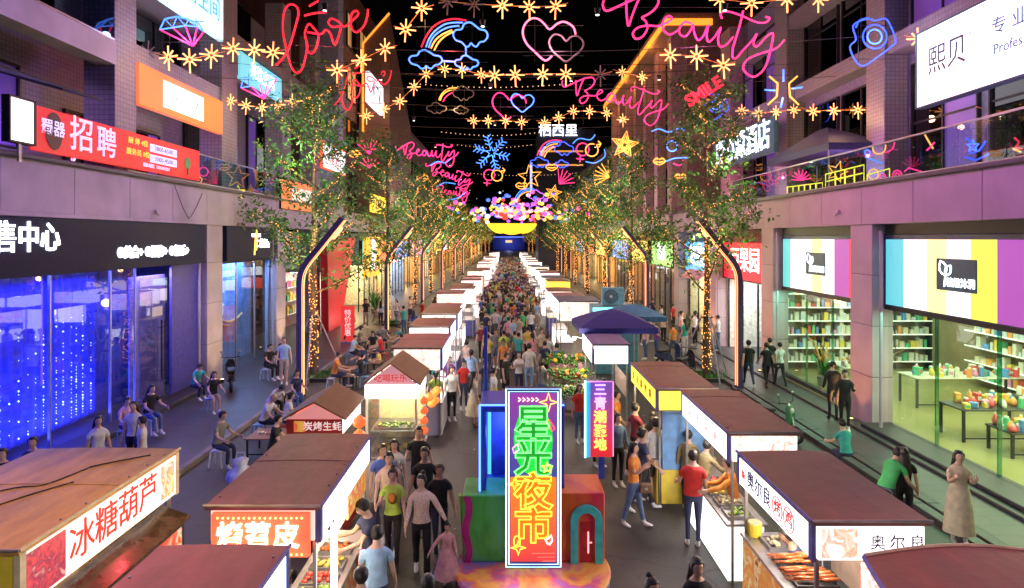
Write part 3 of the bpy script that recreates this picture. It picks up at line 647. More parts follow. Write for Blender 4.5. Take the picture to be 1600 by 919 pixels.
    for sgn in (1, -1):
        th, kb = legs[0 if sgn > 0 else 1]
        K = (lambda k: k % 12) if sgn > 0 else (lambda k: (6 - k) % 12)
        prev = [ring[0][K(k)] for k in (9, 10, 11, 0, 1, 2, 3)] + [cr]
        H = Vector((.085, 0, .90)); T = rx(-th); C = rx(-th + kb)
        kn = H + T @ Vector((0, 0, -.42)); an = kn + C @ Vector((0, 0, -.41)); lv = 1.0
        fo = rx(max(-60, min(60, (-th + kb)))) if kb > 60 or th > 40 else rx((-th + kb) * .6)
        if th > 40: fo = rx(0)
        def lr(c, M_, ro, rf):
            o = []
            for i in range(8):
                ps = R(-120 + 40 * i) if i < 7 else R(180)
                p = c + M_ @ Vector((ro * math.cos(ps), rf * math.sin(ps), 0)); o.append(len(V)); V.append(Vector((p.x * sgn, p.y, p.z)))
            return o
        lw = lambda t: 1 + (wide - 1) * t
        seq = [(H + T @ Vector((0, 0, -.10)), T, .083 * girth, .098 * girth, 2, 0), (H + T @ Vector((0, 0, -.26)), T, .074 * lw(.5), .082 * lw(.5), 2, .32),
               (H + T @ Vector((0, 0, -.385)), T, .06 * lw(.8), .066 * lw(.8), 2, .48)]
        if legcut < .7: seq += [(H + T @ Vector((0, 0, -.39)), T, .046, .05, 0, .5)]
        lb = 2 if legcut > .9 else 0; wl = wide if legcut > .9 else 1
        seq += [(kn + C @ Vector((0, 0, -.03)), C, .05 * wl, .055 * wl, lb, .55), (kn + C @ Vector((0, .012, -.14)), C, .05 * wl, .058 * wl, lb, .7), (kn + C @ Vector((0, .008, -.27)), C, .042 * wl * wl, .046 * wl * wl, lb, .85),
                (kn + C @ Vector((0, 0, -.36)), C, (.045 if lb else .033) * wl * wl, (.05 if lb else .036) * wl * wl, lb, .97), (kn + C @ Vector((0, 0, -.365)), C, .034, .037, 3 if lb else 0, 1)]
        for c, M_, ro, rf, m, t in seq:
            cur = lr(c, M_, ro, rf)
            for i in range(8): face((prev[i], prev[(i + 1) % 8], cur[(i + 1) % 8], cur[i]), m)
            prev = cur
        # foot: heel, ball, toe
        for (dy, dz, tilt, ro, rf) in ((-.015, -.035, -40, .04, .058), (-.07, -.045, -70, .043, .044), (-.135, -.056, -86, .046, .03), (-.185, -.062, -90, .036, .02)):
            c = an + fo @ Vector((0, dy, dz + .01)); cur = lr(c, fo @ rx(tilt), ro, rf)
            for i in range(8): face((prev[i], prev[(i + 1) % 8], cur[(i + 1) % 8], cur[i]), 3)
            prev = cur
        face(prev, 3)
    zmin = min(p.z for p in V)
    return V, F, MI, zmin
def make_body(**k):
    V, F, MI, zm = body_mesh(**k)
    me = bpy.data.meshes.new('person'); me.from_pydata([(p.x, p.y, p.z - zm) for p in V], [], F)
    for i in range(5): me.materials.append(None)
    me.polygons.foreach_set('material_index', MI); me.polygons.foreach_set('use_smooth', [True] * len(F)); fix_normals(me); me.update(); return me, zm
def hair_mesh(style, lean, yaw, nod):
    """a cap of hair grown from the head's own rings; long hair hangs on from the back of the cap"""
    Rl = rx(lean); hip = Vector((0, 0, .93)); nk = Vector((0, .005, 1.49)); Rh = rz_(yaw) @ rx(nod)
    hd = lambda p: Rl @ (Rh @ (Vector(p) - nk) + nk - hip) + hip
    mb = MB(); rows = []; seg = 18
    def prof(z):
        P = TORSO[11:]
        for (z0, a0, b0, y0), (z1, a1, b1, y1) in zip(P, P[1:]):
            if z0 <= z <= z1: t = (z - z0) / (z1 - z0); return a0 + (a1 - a0) * t, b0 + (b1 - b0) * t, y0 + (y1 - y0) * t
        return P[-1][1:] if z > P[-1][0] else P[0][1:]
    long_ = style in ('long', 'pony')
    for lv in range(7):
        r = []
        for k in range(seg):
            t = 2 * math.pi * k / seg; fr = -math.sin(t)       # 1 at the front
            zl = 1.682 - .008 * abs(math.cos(t)) if fr > .55 else (1.63 if fr > .1 else (1.56 if not long_ else 1.52) - .02 * (-fr))
            z = zl + (1.70 - zl) * lv / 6; a, b_, yo = prof(z); g = .007 + .009 * math.sin(math.pi * min(1, lv / 5)) + .003 * math.sin(7 * t + lv)
            r.append(hd(((a + g) * math.cos(t), (b_ + g) * math.sin(t) + yo, z + (.012 if lv == 6 else 0) + .002 * math.sin(5 * t))))
        rows.append(r)
    mb.loft(rows, caps=False)
    o = len(mb.v); mb.v.append(tuple(hd((0, .006, 1.728)))); base = o - seg
    for k in range(seg): mb.f.append((base + k, base + (k + 1) % seg, o)); mb.m.append(0)
    # rim folded in towards the scalp
    rim = [Vector(p) * .0 + (hd((0, 0, 1.6)) - Vector(p)) * .12 + Vector(p) for p in rows[0]]
    mb.loft([rim, rows[0]], caps=False)
    if style == 'long':
        rr = []
        for i, (z, wd, dp, yo) in enumerate(((1.62, .085, .05, .06), (1.52, .092, .042, .075), (1.42, .10, .035, .10), (1.30, .095, .03, .125), (1.2, .07, .02, .125))):
            rr.append([hd((wd * math.cos(2 * math.pi * k / 10), dp * math.sin(2 * math.pi * k / 10) + yo, z + .01 * math.sin(3 * k))) for k in range(10)])
        mb.loft(rr)
    if style == 'pony': mb.tube([hd((0, .09, 1.66)), hd((0, .14, 1.64)), hd((0, .155, 1.55)), hd((0, .14, 1.42)), hd((0, .13, 1.34))], .032, 8, r1=.012)
    if style == 'bun': mb.ball(tuple(hd((0, .07, 1.72))), .045)
    return mb
EYE = MB().ball((0, 0, 0), .0085, 8, 6, (1, .5, .6)).mesh('eye', mat('eye_dark', (.02, .015, .012), .2, var=0), True)
BROW = MB().tube([(-.018, 0, 0), (0, -.004, .004), (.018, 0, 0)], .0022, 5).mesh('eyebrow', HAIR, True)
MOUTH = MB().tube([(-.02, .004, 0), (0, -.003, -.002), (.02, .004, 0)], .0055, 6).mesh('mouth', mat('lips', (.45, .12, .1), .5, var=0), True)
POSES = {
 'stand': dict(arms=((6, 4, 14), (6, -2, 12)), legs=((2, 2), (-2, 2))),
 'walk': dict(arms=((6, -22, 18), (6, 24, 22)), legs=((20, 8), (-14, 18))),
 'walk2': dict(arms=((6, 20, 25), (6, -20, 12)), legs=((-14, 20), (20, 6))),
 'phone': dict(arms=((4, 25, 95), (8, 5, 12)), legs=((2, 3), (-3, 2)), nod=14),
 'reach': dict(arms=((8, 62, 25), (8, 45, 40)), legs=((3, 2), (-3, 3)), lean=10),
 'fold': dict(arms=((2, 20, 110), (2, 18, 112)), legs=((3, 2), (-3, 3))),
 'hold': dict(arms=((14, 6, 8), (8, 8, 30)), legs=((18, 8), (-12, 14))),
 'sit': dict(arms=((6, 38, 50), (6, 35, 55)), legs=((84, 84), (80, 86)), lean=12),
 'sitlow': dict(arms=((8, 58, 25), (6, 52, 40)), legs=((92, 98), (88, 100)), lean=24, nod=12),
 'bend': dict(arms=((6, 60, 20), (6, 50, 35)), legs=((6, 2), (-2, 3)), lean=38, nod=-10),
}
CACHE = {}
def person(x, y, face, pose, top, bottom, label, h=1.70, hair='short', female=False, skin=None, sleeve=.45, legcut=1., wide=1.0, shoe='white', group=None, z=0., detail=True, skirt=None, hairm=None, girth=1., yaw=0, extra=None):
    """face: degrees the person looks toward: 0 = to the camera, 90 = to +x, 180 = up the street"""
    kw = dict(POSES[pose]); kw.update(extra or {}); kw['yaw'] = kw.get('yaw', 0) + yaw
    crowd = not detail
    key = (pose, str(extra), yaw, female, sleeve, legcut, wide, crowd, girth)
    if key not in CACHE: CACHE[key] = make_body(female=female, sleeve=sleeve, legcut=legcut, wide=wide, crowd=crowd, girth=girth, **kw)
    me, zm = CACHE[key]
    o = bpy.data.objects.new('person', me); link(o); s = h / 1.713
    o.location = (x, y, z); o.rotation_euler = (0, 0, R(face)); o.scale = (s, s, s); tag(o, label, 'person', group)
    mats = [skin or SKIN, CL[top], CL[bottom], CL[shoe], hairm or HAIR]
    for i, m_ in enumerate(mats):
        o.material_slots[i].link = 'OBJECT'; o.material_slots[i].material = m_
    ln, yw, nd = kw.get('lean', 0), kw.get('yaw', 0), kw.get('nod', 0)
    if detail:
        sb = o.modifiers.new('smooth', 'SUBSURF'); sb.levels = 1; sb.render_levels = 1
        k2 = ('hair', hair, ln, yw, nd)
        if k2 not in CACHE: CACHE[k2] = hair_mesh(hair, ln, yw, nd).mesh('hair', HAIR, True)
        hm = CACHE[k2]
        ho = bpy.data.objects.new('hair', hm); link(ho, o); ho.location = (0, 0, -zm)
        ho.material_slots[0].link = 'OBJECT'; ho.material_slots[0].material = hairm or HAIR
        Rl = rx(ln); hip = Vector((0, 0, .93)); nk = Vector((0, .005, 1.49)); Rh = rz_(yw) @ rx(nd)
        for nm, m_, ps in (('eye', EYE, (.03, -.083, 1.622)), ('eye', EYE, (-.03, -.083, 1.622)), ('eyebrow', BROW, (.03, -.092, 1.643)), ('eyebrow', BROW, (-.03, -.092, 1.643)), ('mouth', MOUTH, (0, -.094, 1.572))):
            e = bpy.data.objects.new(nm, m_); link(e, o); p = Rl @ (Rh @ (Vector(ps) - nk) + nk - hip) + hip
            e.location = (p.x, p.y, p.z - zm); e.rotation_euler = (Rl @ Rh).to_euler()
    elif hair in ('long', 'pony'):
        k2 = ('hair', hair, ln, yw, nd)
        if k2 not in CACHE: CACHE[k2] = hair_mesh(hair, ln, yw, nd).mesh('hair', HAIR, True)
        ho = bpy.data.objects.new('hair', CACHE[k2]); link(ho, o); ho.location = (0, 0, -zm)
    if skirt:
        zb, fl, cm = skirt; rr = []
        prof = [(1.10, .15, .105), (1.03, .155, .112), (.93, .19, .135), (.8, .2 + .02 * fl, .15 + .03 * fl)]
        zz = .8
        while zz > zb: zz = max(zb, zz - .14); t = (.8 - zz) / .5; prof.append((zz, .2 + .02 * fl + .10 * fl * t, .15 + .03 * fl + .11 * fl * t))
        for z_, a, b_ in prof: rr.append([(a * math.cos(2 * math.pi * k / 24) * (1 + .05 * fl * max(0, .95 - z_) * math.sin(6 * 2 * math.pi * k / 24)), b_ * math.sin(2 * math.pi * k / 24) * (1 + .09 * fl * max(0, .95 - z_) * math.sin(6 * 2 * math.pi * k / 24)), z_ - zm) for k in range(24)])
        MB().loft(rr, caps=False).loft([[(p[0] * .97, p[1] * .97, p[2]) for p in r] for r in rr[::-1]], caps=False).build('skirt', CL[cm], o, True)
    return o
# ---- the people one can tell apart ------------------------------------------
PP = person
# group in front of the left stalls
PP(-2.12, 11.3, 15, 'walk', 'blush', 'grey', 'young man in pale pink polo shirt walking behind the woman in the yellow tee', 1.74, sleeve=.45)
lt = PP(-1.95, 10.75, 5, 'hold', 'lime', 'black', 'woman in lemon yellow tee and black trousers walking beside the woman in the frilled blouse', 1.63, 'bun', True, shoe='black', extra=dict(arms=((4, 10, 12), (10, 30, 75))))
MB().loft([[(.075 * q * math.cos(2 * math.pi * k / 14), -.128 - .012 * (1 - q), 1.24 + .10 * q * math.sin(2 * math.pi * k / 14)) for k in range(14)] for q in (1, .6, .05)]).build('shirt_print', CL['orange'], lt, True)
CL['blouse'] = mat('cloth_blouse', (.8, .6, .55), .8, var=.28, scale=38, bump=.8, bscale=16)
PP(-1.42, 10.4, 8, 'hold', 'blouse', 'black', 'woman in cream frilled blouse and wide black trousers leading the small girl', 1.66, 'bun', True, sleeve=1, wide=1.22, yaw=-25, extra=dict(arms=((26, 8, 6), (8, 8, 14))))
PP(-.98, 10.15, 10, 'walk2', 'pink', 'pink', 'small girl in pink tulle dress and white jacket holding a hand', 1.0, 'bun', True, sleeve=1, legcut=.4, skirt=(.28, 1.5, 'pink'), shoe='black', extra=dict(arms=((8, 5, 20), (35, 10, 10))))
PP(-1.52, 11.55, 0, 'walk', 'black', 'black', 'man in black crew-neck top walking just behind the frilled blouse', 1.74, skin=SKIN2, shoe='grey')
PP(-1.2, 11.1, 12, 'walk2', 'black', 'navy', 'person in dark clothes half hidden behind the woman in the frilled blouse', 1.6, hairm=HAIRB, skin=SKIN2, shoe='grey')
PP(-2.2, 12.3, 5, 'stand', 'white', 'denim', 'woman with long loose hair and blue waistcoat next to the white snack cart', 1.62, 'long', True, skirt=(.62, .2, 'denim'))
PP(-1.82, 12.9, -10, 'walk', 'black', 'black', 'man in black tee walking at the back of the group by the white snack cart', 1.72, shoe='grey', yaw=20)
PP(-2.35, 11.9, 30, 'stand', 'blue', 'navy', 'short-haired person in blue shirt at the counter behind the pink polo', 1.66)
PP(-2.0, 9.35, -62, 'phone', 'navy', 'black', 'boy in dark navy tee seen from the side, bowing over the counter', 1.72, shoe='black', extra=dict(arms=((4, 45, 45), (6, 40, 50)), lean=8, nod=22))
PP(-1.76, 8.5, 195, 'phone', 'sky', 'navy', 'person in pale blue shirt seen from behind filming the stall with a phone', 1.66, yaw=-20)
PP(-1.72, 7.45, 190, 'stand', 'black', 'black', 'dark-haired head at the bottom edge in front of the pale blue shirt', 1.66)
PP(-.93, 7.35, 178, 'stand', 'black', 'black', 'black-haired person at the bottom edge beside the round podium', 1.62, 'long', True)
# behind the blue cube
PP(-2.12, 18.6, 185, 'stand', 'lime', 'grey', 'woman in bright lime tee with ponytail standing with her back to us', 1.66, 'pony', True)
PP(-1.72, 19.3, 20, 'stand', 'white', 'black', 'woman in white tee and black side-striped trousers beside the lime tee', 1.62, 'short', True)
PP(-1.02, 18.7, 120, 'stand', 'cream', 'cream', 'woman in long pale yellow dress facing the left stalls', 1.6, 'long', True, legcut=.4, skirt=(.36, .9, 'cream'), shoe='brown')
PP(-2.55, 18.5, 150, 'stand', 'black', 'black', 'person all in black next to the red lanterns of the white cart', 1.68, 'long', True, shoe='black')
PP(-.45, 19.2, 100, 'stand', 'white', 'yellow', 'woman in white top and yellow skirt standing left of the blue pole', 1.6, 'bun', True, skirt=(.4, .6, 'yellow'))
PP(-.1, 21.2, 60, 'phone', 'black', 'black', 'man in black shirt with shorts bending his head behind the yellow skirt', 1.7, legcut=.5)
PP(-1.45, 20.5, 10, 'phone', 'red', 'navy', 'woman in crimson shirt looking down in the crowd left of the cube', 1.6, 'bun', True)
PP(-1.95, 21.0, 30, 'stand', 'purple', 'navy', 'person in violet top behind the white tee', 1.62)
PP(.72, 22.6, 180, 'stand', 'white', 'sky', 'tall man in white tee and pale jeans with his back turned above the neon sign', 1.78)
PP(.35, 22.0, 5, 'fold', 'white', 'navy', 'woman in white tee with two braids beside the tall man in white', 1.58, 'long', True)
PP(.27, 27.0, 90, 'walk', 'green', 'black', 'boy in bright green tee crossing the lane', 1.6)
PP(-.3, 33.2, 0, 'stand', 'sky', 'black', 'man in sky blue tee facing us in the middle of the lane', 1.7)
PP(1.35, 24, 200, 'stand', 'navy', 'navy', 'dark-haired person with blue top left of the flower stall', 1.64, 'short')
PP(1.75, 23.4, 215, 'stand', 'blue', 'black', 'person in royal blue top looking at the flowers', 1.66)
for x, y, f, c, l in ((-7.0, 15.4, 70, 'grey', 'man in grey on the kerb stool left of the plum roof'), (-6.9, 20.7, 40, 'navy', 'woman in navy on a stool left of the first lamp post'), (-9.9, 17.6, 60, 'black', 'person in black on a stool below the door handles'), (-9.95, 16.6, 50, 'pink', 'woman in pink on a stool below the blue curtain'), (-7.1, 30.2, 90, 'olive', 'man in olive at the back low table'), (-4.7, 28.6, -90, 'white', 'man in white at the right end of the low tables')):
    PP(x, y, f, 'sit', c, rnd.choice(['navy', 'denim', 'black']), l, rnd.uniform(1.58, 1.72), rnd.choice(['short', 'long', 'bun']), 'woman' in l, z=.14 if x < -9 else 0)
extra = [(-.75, 20.4, 200, 'navy', 'denim', 'man in navy shirt right of the crimson shirt'), (-1.3, 22.2, 170, 'sky', 'black', 'person in pale blue top queuing at the ice-blue stall'), (-2.35, 20.2, 95, 'teal', 'navy', 'person in teal top by the ice-blue stall corner'), (-.2, 24.4, 10, 'orange', 'black', 'person in orange top walking toward the cube'),
         (1.05, 20.2, 150, 'grey', 'denim', 'person in grey top in front of the flower stand'), (.95, 25.5, 190, 'pink', 'grey', 'person in pink top left of the flower stand'), (1.4, 27.2, 20, 'cream', 'denim', 'person in cream top and denim near the parasol'), (-.85, 25.8, 175, 'yellow', 'navy', 'person in yellow top between the left stalls and lane centre'), (-1.6, 24.0, 150, 'blush', 'denim', 'person in blush top at the second left stall'), (-1.2, 28.5, 5, 'maroon', 'black', 'person in maroon top facing us by the third left stall'),
         (2.15, 15.4, 40, 'brown', 'black', 'woman in brown top behind the denim jacket'), (2.3, 16.4, 150, 'black', 'navy', 'man in black at the far end of the yellow stall'), (2.75, 16.3, 60, 'orange', 'brown', 'person in orange knit behind the yellow stall corner'), (1.9, 17.2, 20, 'red', 'denim', 'person in red behind the slim sign'), (2.6, 17.4, 0, 'beige', 'black', 'person in beige before the lilac-roofed stall'), (2.7, 12.9, 90, 'navy', 'black', 'person in navy between the heavy man and the mustard tee'), (3.3, 14.6, 150, 'black', 'denim', 'dark-haired person before the yellow counter'), (2.95, 14.9, 110, 'maroon', 'black', 'person in maroon at the yellow counter')]
for x, y, f, t_, b_, l in extra: PP(x, y, f, rnd.choice(['stand', 'phone', 'stand', 'walk']), t_, b_, l, rnd.uniform(1.56, 1.74), rnd.choice(['short', 'long', 'bun', 'pony']), True if rnd.random() < .5 else False, skin=rnd.choice([SKIN, SKIN2]))
def bag(x, y, z, label, m_, s=1.):
    t = thing('shoulder_bag', label, 'bag', (x, y, z)); MB().bbox((-.13 * s, -.05, -.1 * s), (.13 * s, .05, .1 * s), .03).build('body', m_, t); MB().tube([(-.1 * s, 0, .09 * s), (-.06 * s, .03, .42), (.06 * s, .05, .42), (.1 * s, 0, .09 * s)], .009, 5).build('strap', m_, t); MB().box((-.03, -.056, -.02), (.03, -.05, .02)).build('clasp', STEEL, t)
for a in ((-.86, 18.6, .85, 'small black bag carried by the pale yellow dress', CL['black']), (2.58, 12.05, .8, 'brown shoulder bag beside the mustard tee', CL['brown']), (9.6, 22.85, .95, 'black bag of the white tee on the right pavement', CL['black']), (-8.25, 14.3, .95, 'navy bag of the middle woman by the blue curtain', CL['navy'])): bag(*a)
# right lane
PP(2.38, 12.2, 62, 'fold', 'orange', 'denim', 'woman in mustard orange tee and blue jeans with folded arms', 1.6, 'long', True, extra=dict(legs=((14, 2), (-12, 4))), wide=1.08)
PP(3.05, 13.3, 188, 'stand', 'white', 'black', 'heavy man in white tee and black shorts seen from behind', 1.76, legcut=.5, girth=1.12)
PP(3.28, 11.4, 172, 'stand', 'red', 'navy', 'man in red polo and dark jeans standing at the right stall counter', 1.72, extra=dict(arms=((8, 20, 45), (6, 0, 10))), girth=1.08)
PP(3.5, 13.9, 165, 'stand', 'grey', 'denim', 'person in striped grey top between the white tee and the stall', 1.64)
PP(3.62, 12.9, 160, 'stand', 'olive', 'black', 'person in olive jacket queuing behind the red polo', 1.62, sleeve=1, hair='short')
PP(3.72, 13.0 - .75, 120, 'reach', 'olive', 'black', 'person in black cap reaching over the white stall counter', 1.62, sleeve=1)
PP(2.42, 14.2, 20, 'stand', 'denim', 'black', 'woman in denim jacket over white tee next to the tall slim sign', 1.6, 'pony', True, sleeve=1)
PP(2.66, 13.4, 60, 'reach', 'white', 'navy', 'girl in white hooded top reaching toward the yellow stall', 1.5, 'short', True, sleeve=1)
PP(2.28, 7.75, 5, 'walk', 'black', 'black', 'long-haired woman in open black jacket walking toward us at the bottom edge', 1.64, 'long', True, sleeve=1)
PP(1.64, 7.32, 20, 'stand', 'black', 'black', 'dark head at the bottom edge left of the black jacket', 1.6, 'bun')
ck = PP(3.98, 8.5, -95, 'bend', 'navy', 'navy', 'stall cook in red apron bending over the skewers', 1.7, sleeve=.45, skin=SKIN2, extra=dict(lean=26))
ap_ = [[(.15 * math.sin(a), -(.125 * math.cos(a)) - .012 - .30 * max(0, z - .93) * .45, z) for a in [R(-70 + 20 * k) for k in range(8)]] for z in (.55, .75, .95, 1.1, 1.25)]
MB().loft(ap_, closed=False).loft([[(x * .97, y + .012, z) for x, y, z in r] for r in ap_[::-1]], closed=False).build('apron', CL['red'], ck, True)
PP(3.95, 11.2, -100, 'reach', 'orange', 'navy', 'stall worker in orange sleeves handing food over the white counter', 1.66, sleeve=1)
# right pavement
PP(8.62, 23.0, 178, 'walk', 'black', 'navy', 'man in black holding hands next to the right street lamp', 1.74, shoe='white', z=.12)
PP(9.3, 23.1, 180, 'walk2', 'black', 'black', 'woman in black walking hand in hand on the right pavement', 1.64, 'short', True, z=.12, skin=SKIN2, shoe='brown')
PP(9.85, 23.25, 182, 'walk', 'white', 'black', 'woman in white tee and black leggings on the right pavement', 1.62, 'short', True, z=.12, shoe='black')
PP(9.75, 22.6 + 1.3, 170, 'walk', 'black', 'black', 'person in black behind the white tee on the right pavement', 1.68, z=.12, shoe='black')
PP(9.4, 17.9, -20, 'phone', 'black', 'black', 'man in black tracksuit with white trainers before the lit column', 1.7, z=.12, sleeve=1)
PP(9.62, 19.0, 170, 'stand', 'black', 'black', 'man in black leaning near the column on the right', 1.72, z=.12, shoe='black', sleeve=1)
PP(7.8, 14.8, 185, 'sit', 'teal', 'navy', 'woman in turquoise dungarees sitting on the dark kerb with her back turned', 1.62, 'short', True)
PP(7.95, 11.3, -15, 'fold', 'cream', 'cream', 'woman in long pale yellow skirt with folded arms on the right pavement', 1.62, 'long', True, legcut=.4, skirt=(.2, .5, 'cream'), z=.12)
PP(7.35, 11.9, 160, 'stand', 'black', 'black', 'person in black dress with long hair beside the yellow skirt', 1.6, 'long', True, z=.0)
PP(6.95, 11.8, 120, 'bend', 'green', 'navy', 'man in green tee leaning toward the black dress', 1.7)
PP(6.3, 10.9, 30, 'sit', 'teal', 'navy', 'boy whose head shows above the maroon roof by the kerb', 1.6)
# left pavement
PP(-8.66, 13.5, 45, 'stand', 'white', 'black', 'woman with very long hair and white tee leftmost of three by the blue curtain', 1.62, 'long', True, z=.12)
PP(-8.5, 14.5, 5, 'stand', 'white', 'black', 'long-haired woman in white printed tee, middle of three by the blue curtain', 1.68, 'long', True, z=.12)
PP(-7.85, 13.7, -60, 'stand', 'white', 'black', 'short woman in white tee rightmost of three by the blue curtain', 1.56, 'short', True, z=.12)
PP(-9.0, 12.1, 20, 'stand', 'navy', 'black', 'dark head just above the brown roof of the candied fruit stall', 1.62, z=.12)
PP(-9.1, 11.5, 20, 'stand', 'black', 'black', 'dark head at the left edge above the brown roof', 1.6, z=.12)
PP(-10.35, 21.1, 60, 'sitlow', 'teal', 'navy', 'man in turquoise shirt crouching on the store step', 1.68, z=.2)
PP(-9.2, 19.9, 40, 'sit', 'black', 'beige', 'woman in black sitting on a blue stool by the left column', 1.6, 'long', True, z=.12, legcut=.4)
PP(-6.75, 17.6, 80, 'sitlow', 'white', 'black', 'bald-cropped man in white tee leaning forward on a stool at the brown table', 1.7, hairm=SKIN2)
PP(-7.3, 19.6, 60, 'sitlow', 'white', 'black', 'man in white shirt bending down to his shoes near the kerb', 1.7, extra=dict(lean=45))
PP(-6.1, 17.5, 110, 'sit', 'white', 'navy', 'woman with ponytail and white tee sitting by the lamp post', 1.62, 'pony', True)
PP(-5.55, 15.0, 100, 'sit', 'black', 'black', 'man in black waistcoat sitting behind the maroon stall roof', 1.72, yaw=-10)
PP(-9.2, 24.4, 60, 'sit', 'black', 'black', 'man in black on a stool by the pale blue window', 1.72, z=.12)
PP(-8.85, 24.8, 20, 'sit', 'navy', 'black', 'second dark sitter against the pale blue window', 1.68, z=.12)
PP(-8.25, 23.5, 20, 'stand', 'sky', 'beige', 'man in dusty blue tee standing left of the first lamp post', 1.74, z=.12, legcut=.5)
# the tables by the first tree
sitters = [(-6.9, 28.2, 80, 'sky', 'man in light blue tee at the low tables by the left tree'), (-6.2, 29.3, 0, 'black', 'man in black at the far side of the low tables'), (-5.6, 28.3, -80, 'red', 'woman in red at the low tables'),
           (-5.3, 26.4, -70, 'yellow', 'child in yellow at the near table'), (-5.75, 25.6, -40, 'navy', 'woman in navy with bag at the near table'), (-6.35, 23.3, 100, 'orange', 'person in bright orange vest at the nearest low table'),
           (-5.4, 23.6, -90, 'black', 'man in black tee and jeans at the nearest low table'), (-6.2, 31.3, 30, 'grey', 'man in grey at the back table'), (-5.2, 31.0, -50, 'teal', 'woman in teal at the back table')]
for x, y, f, c, l in sitters: PP(x, y, f, 'sit', c, rnd.choice(['navy', 'denim', 'black']), l, rnd.uniform(1.58, 1.72) if 'child' not in l else 1.15, rnd.choice(['short', 'long', 'bun']), 'woman' in l, detail=False)
# crowd on the right pavement behind the first tree
cx = [(6.2, 29, 'pink', 'denim'), (6.8, 29.4, 'purple', 'denim'), (7.5, 29.2, 'orange', 'denim'), (8.2, 29.8, 'teal', 'white'), (6.9, 33, 'white', 'black'), (7.5, 34, 'pink', 'grey'), (8.1, 33.5, 'cream', 'black'), (8.8, 32.6, 'white', 'navy'), (9.3, 32, 'white', 'black'), (9.8, 33.6, 'black', 'black'),
      (9.9, 30.3, 'white', 'denim'), (9.2, 29.5, 'black', 'navy'), (6.3, 35.5, 'blush', 'black'), (7.1, 36.2, 'black', 'grey'), (7.9, 37, 'beige', 'navy'), (8.7, 36.5, 'white', 'beige'), (9.5, 37, 'red', 'black'), (6.0, 32, 'blush', 'black'), (9.0, 40, 'navy', 'grey'), (7.4, 40.5, 'grey', 'black'),
      (-8.6, 38.5, 'black', 'grey'), (-8.0, 40, 'sky', 'navy'), (-7.2, 41, 'white', 'denim'), (-6.4, 41.5, 'blush', 'navy'), (-5.4, 40, 'red', 'black'), (-4.9, 42.5, 'black', 'denim'), (-8.9, 36, 'navy', 'black'), (-5.9, 36, 'teal', 'denim'), (-5.2, 35, 'blue', 'black'), (-8.4, 33.2, 'black', 'black')]
for i, (x, y, t, b_) in enumerate(cx):
    hs = rnd.choice(['short', 'long', 'pony'])
    sd = 'right pavement past the first tree' if x > 0 else 'left side past the low tables'
    PP(x, y, rnd.uniform(0, 360), rnd.choice(['stand', 'phone', 'walk', 'fold']), t, b_, '%s person in %s and %s %s, %s' % ({'short': 'short-haired', 'long': 'long-haired', 'pony': 'pony-tailed'}[hs], t, b_, ['standing', 'waiting', 'walking'][i % 3], sd + (', nearer' if i % 2 else ', farther')), rnd.uniform(1.55, 1.78), hs, hs != 'short', detail=False, z=.12 if abs(x) > 8.3 else 0)
# the packed lane
seen = set(); placed = []; tops = ['white', 'black', 'navy', 'grey', 'white', 'black', 'navy', 'sky', 'denim', 'beige', 'red', 'orange', 'yellow', 'lime', 'pink', 'blush', 'sky', 'teal', 'green', 'purple', 'cream', 'beige', 'blue', 'maroon']; bots = ['black', 'navy', 'denim', 'grey', 'beige', 'brown', 'white']
zones = [(24, 31, 'open lane past the sign', 8), (31, 38, 'where the crowd thickens', 22), (38, 46, 'crowd by the second lamps', 42), (46, 57, 'deep in the packed lane', 42), (57, 72, 'far along the lane', 30), (72, 100, 'at the far lane end', 16)]
for y0, y1, zn, n in zones:
    c = 0; tries = 0
    while c < n and tries < 5000:
        tries += 1
        x = rnd.uniform(-1.75, 1.95) * (.85 if y0 < 38 else 1); y = rnd.uniform(y0, y1)
        if any(abs(x - a) < .42 and abs(y - b_) < .55 for a, b_ in placed): continue
        t = rnd.choice(tops); b_ = rnd.choice(bots); hs = rnd.choice(['short', 'short', 'long', 'pony']); away = rnd.random() < .6
        key = (t, b_, hs, away, zn)
        if key in seen: continue
        seen.add(key); placed.append((x, y)); c += 1
        PP(x, y, (180 if away else 0) + rnd.uniform(-35, 35), rnd.choice(['walk', 'walk2', 'stand', 'phone', 'walk']), t, b_, '%s walker in %s and %s, %s, %s' % ({'short': 'short-haired', 'long': 'long-haired', 'pony': 'pony-tailed'}[hs], t, b_, 'back turned' if away else 'facing us', zn), rnd.uniform(1.55, 1.8), hs, hs != 'short', detail=False, skin=rnd.choice([SKIN, SKIN2]), legcut=rnd.choice([1, 1, .5]), group='people walking in the packed lane')

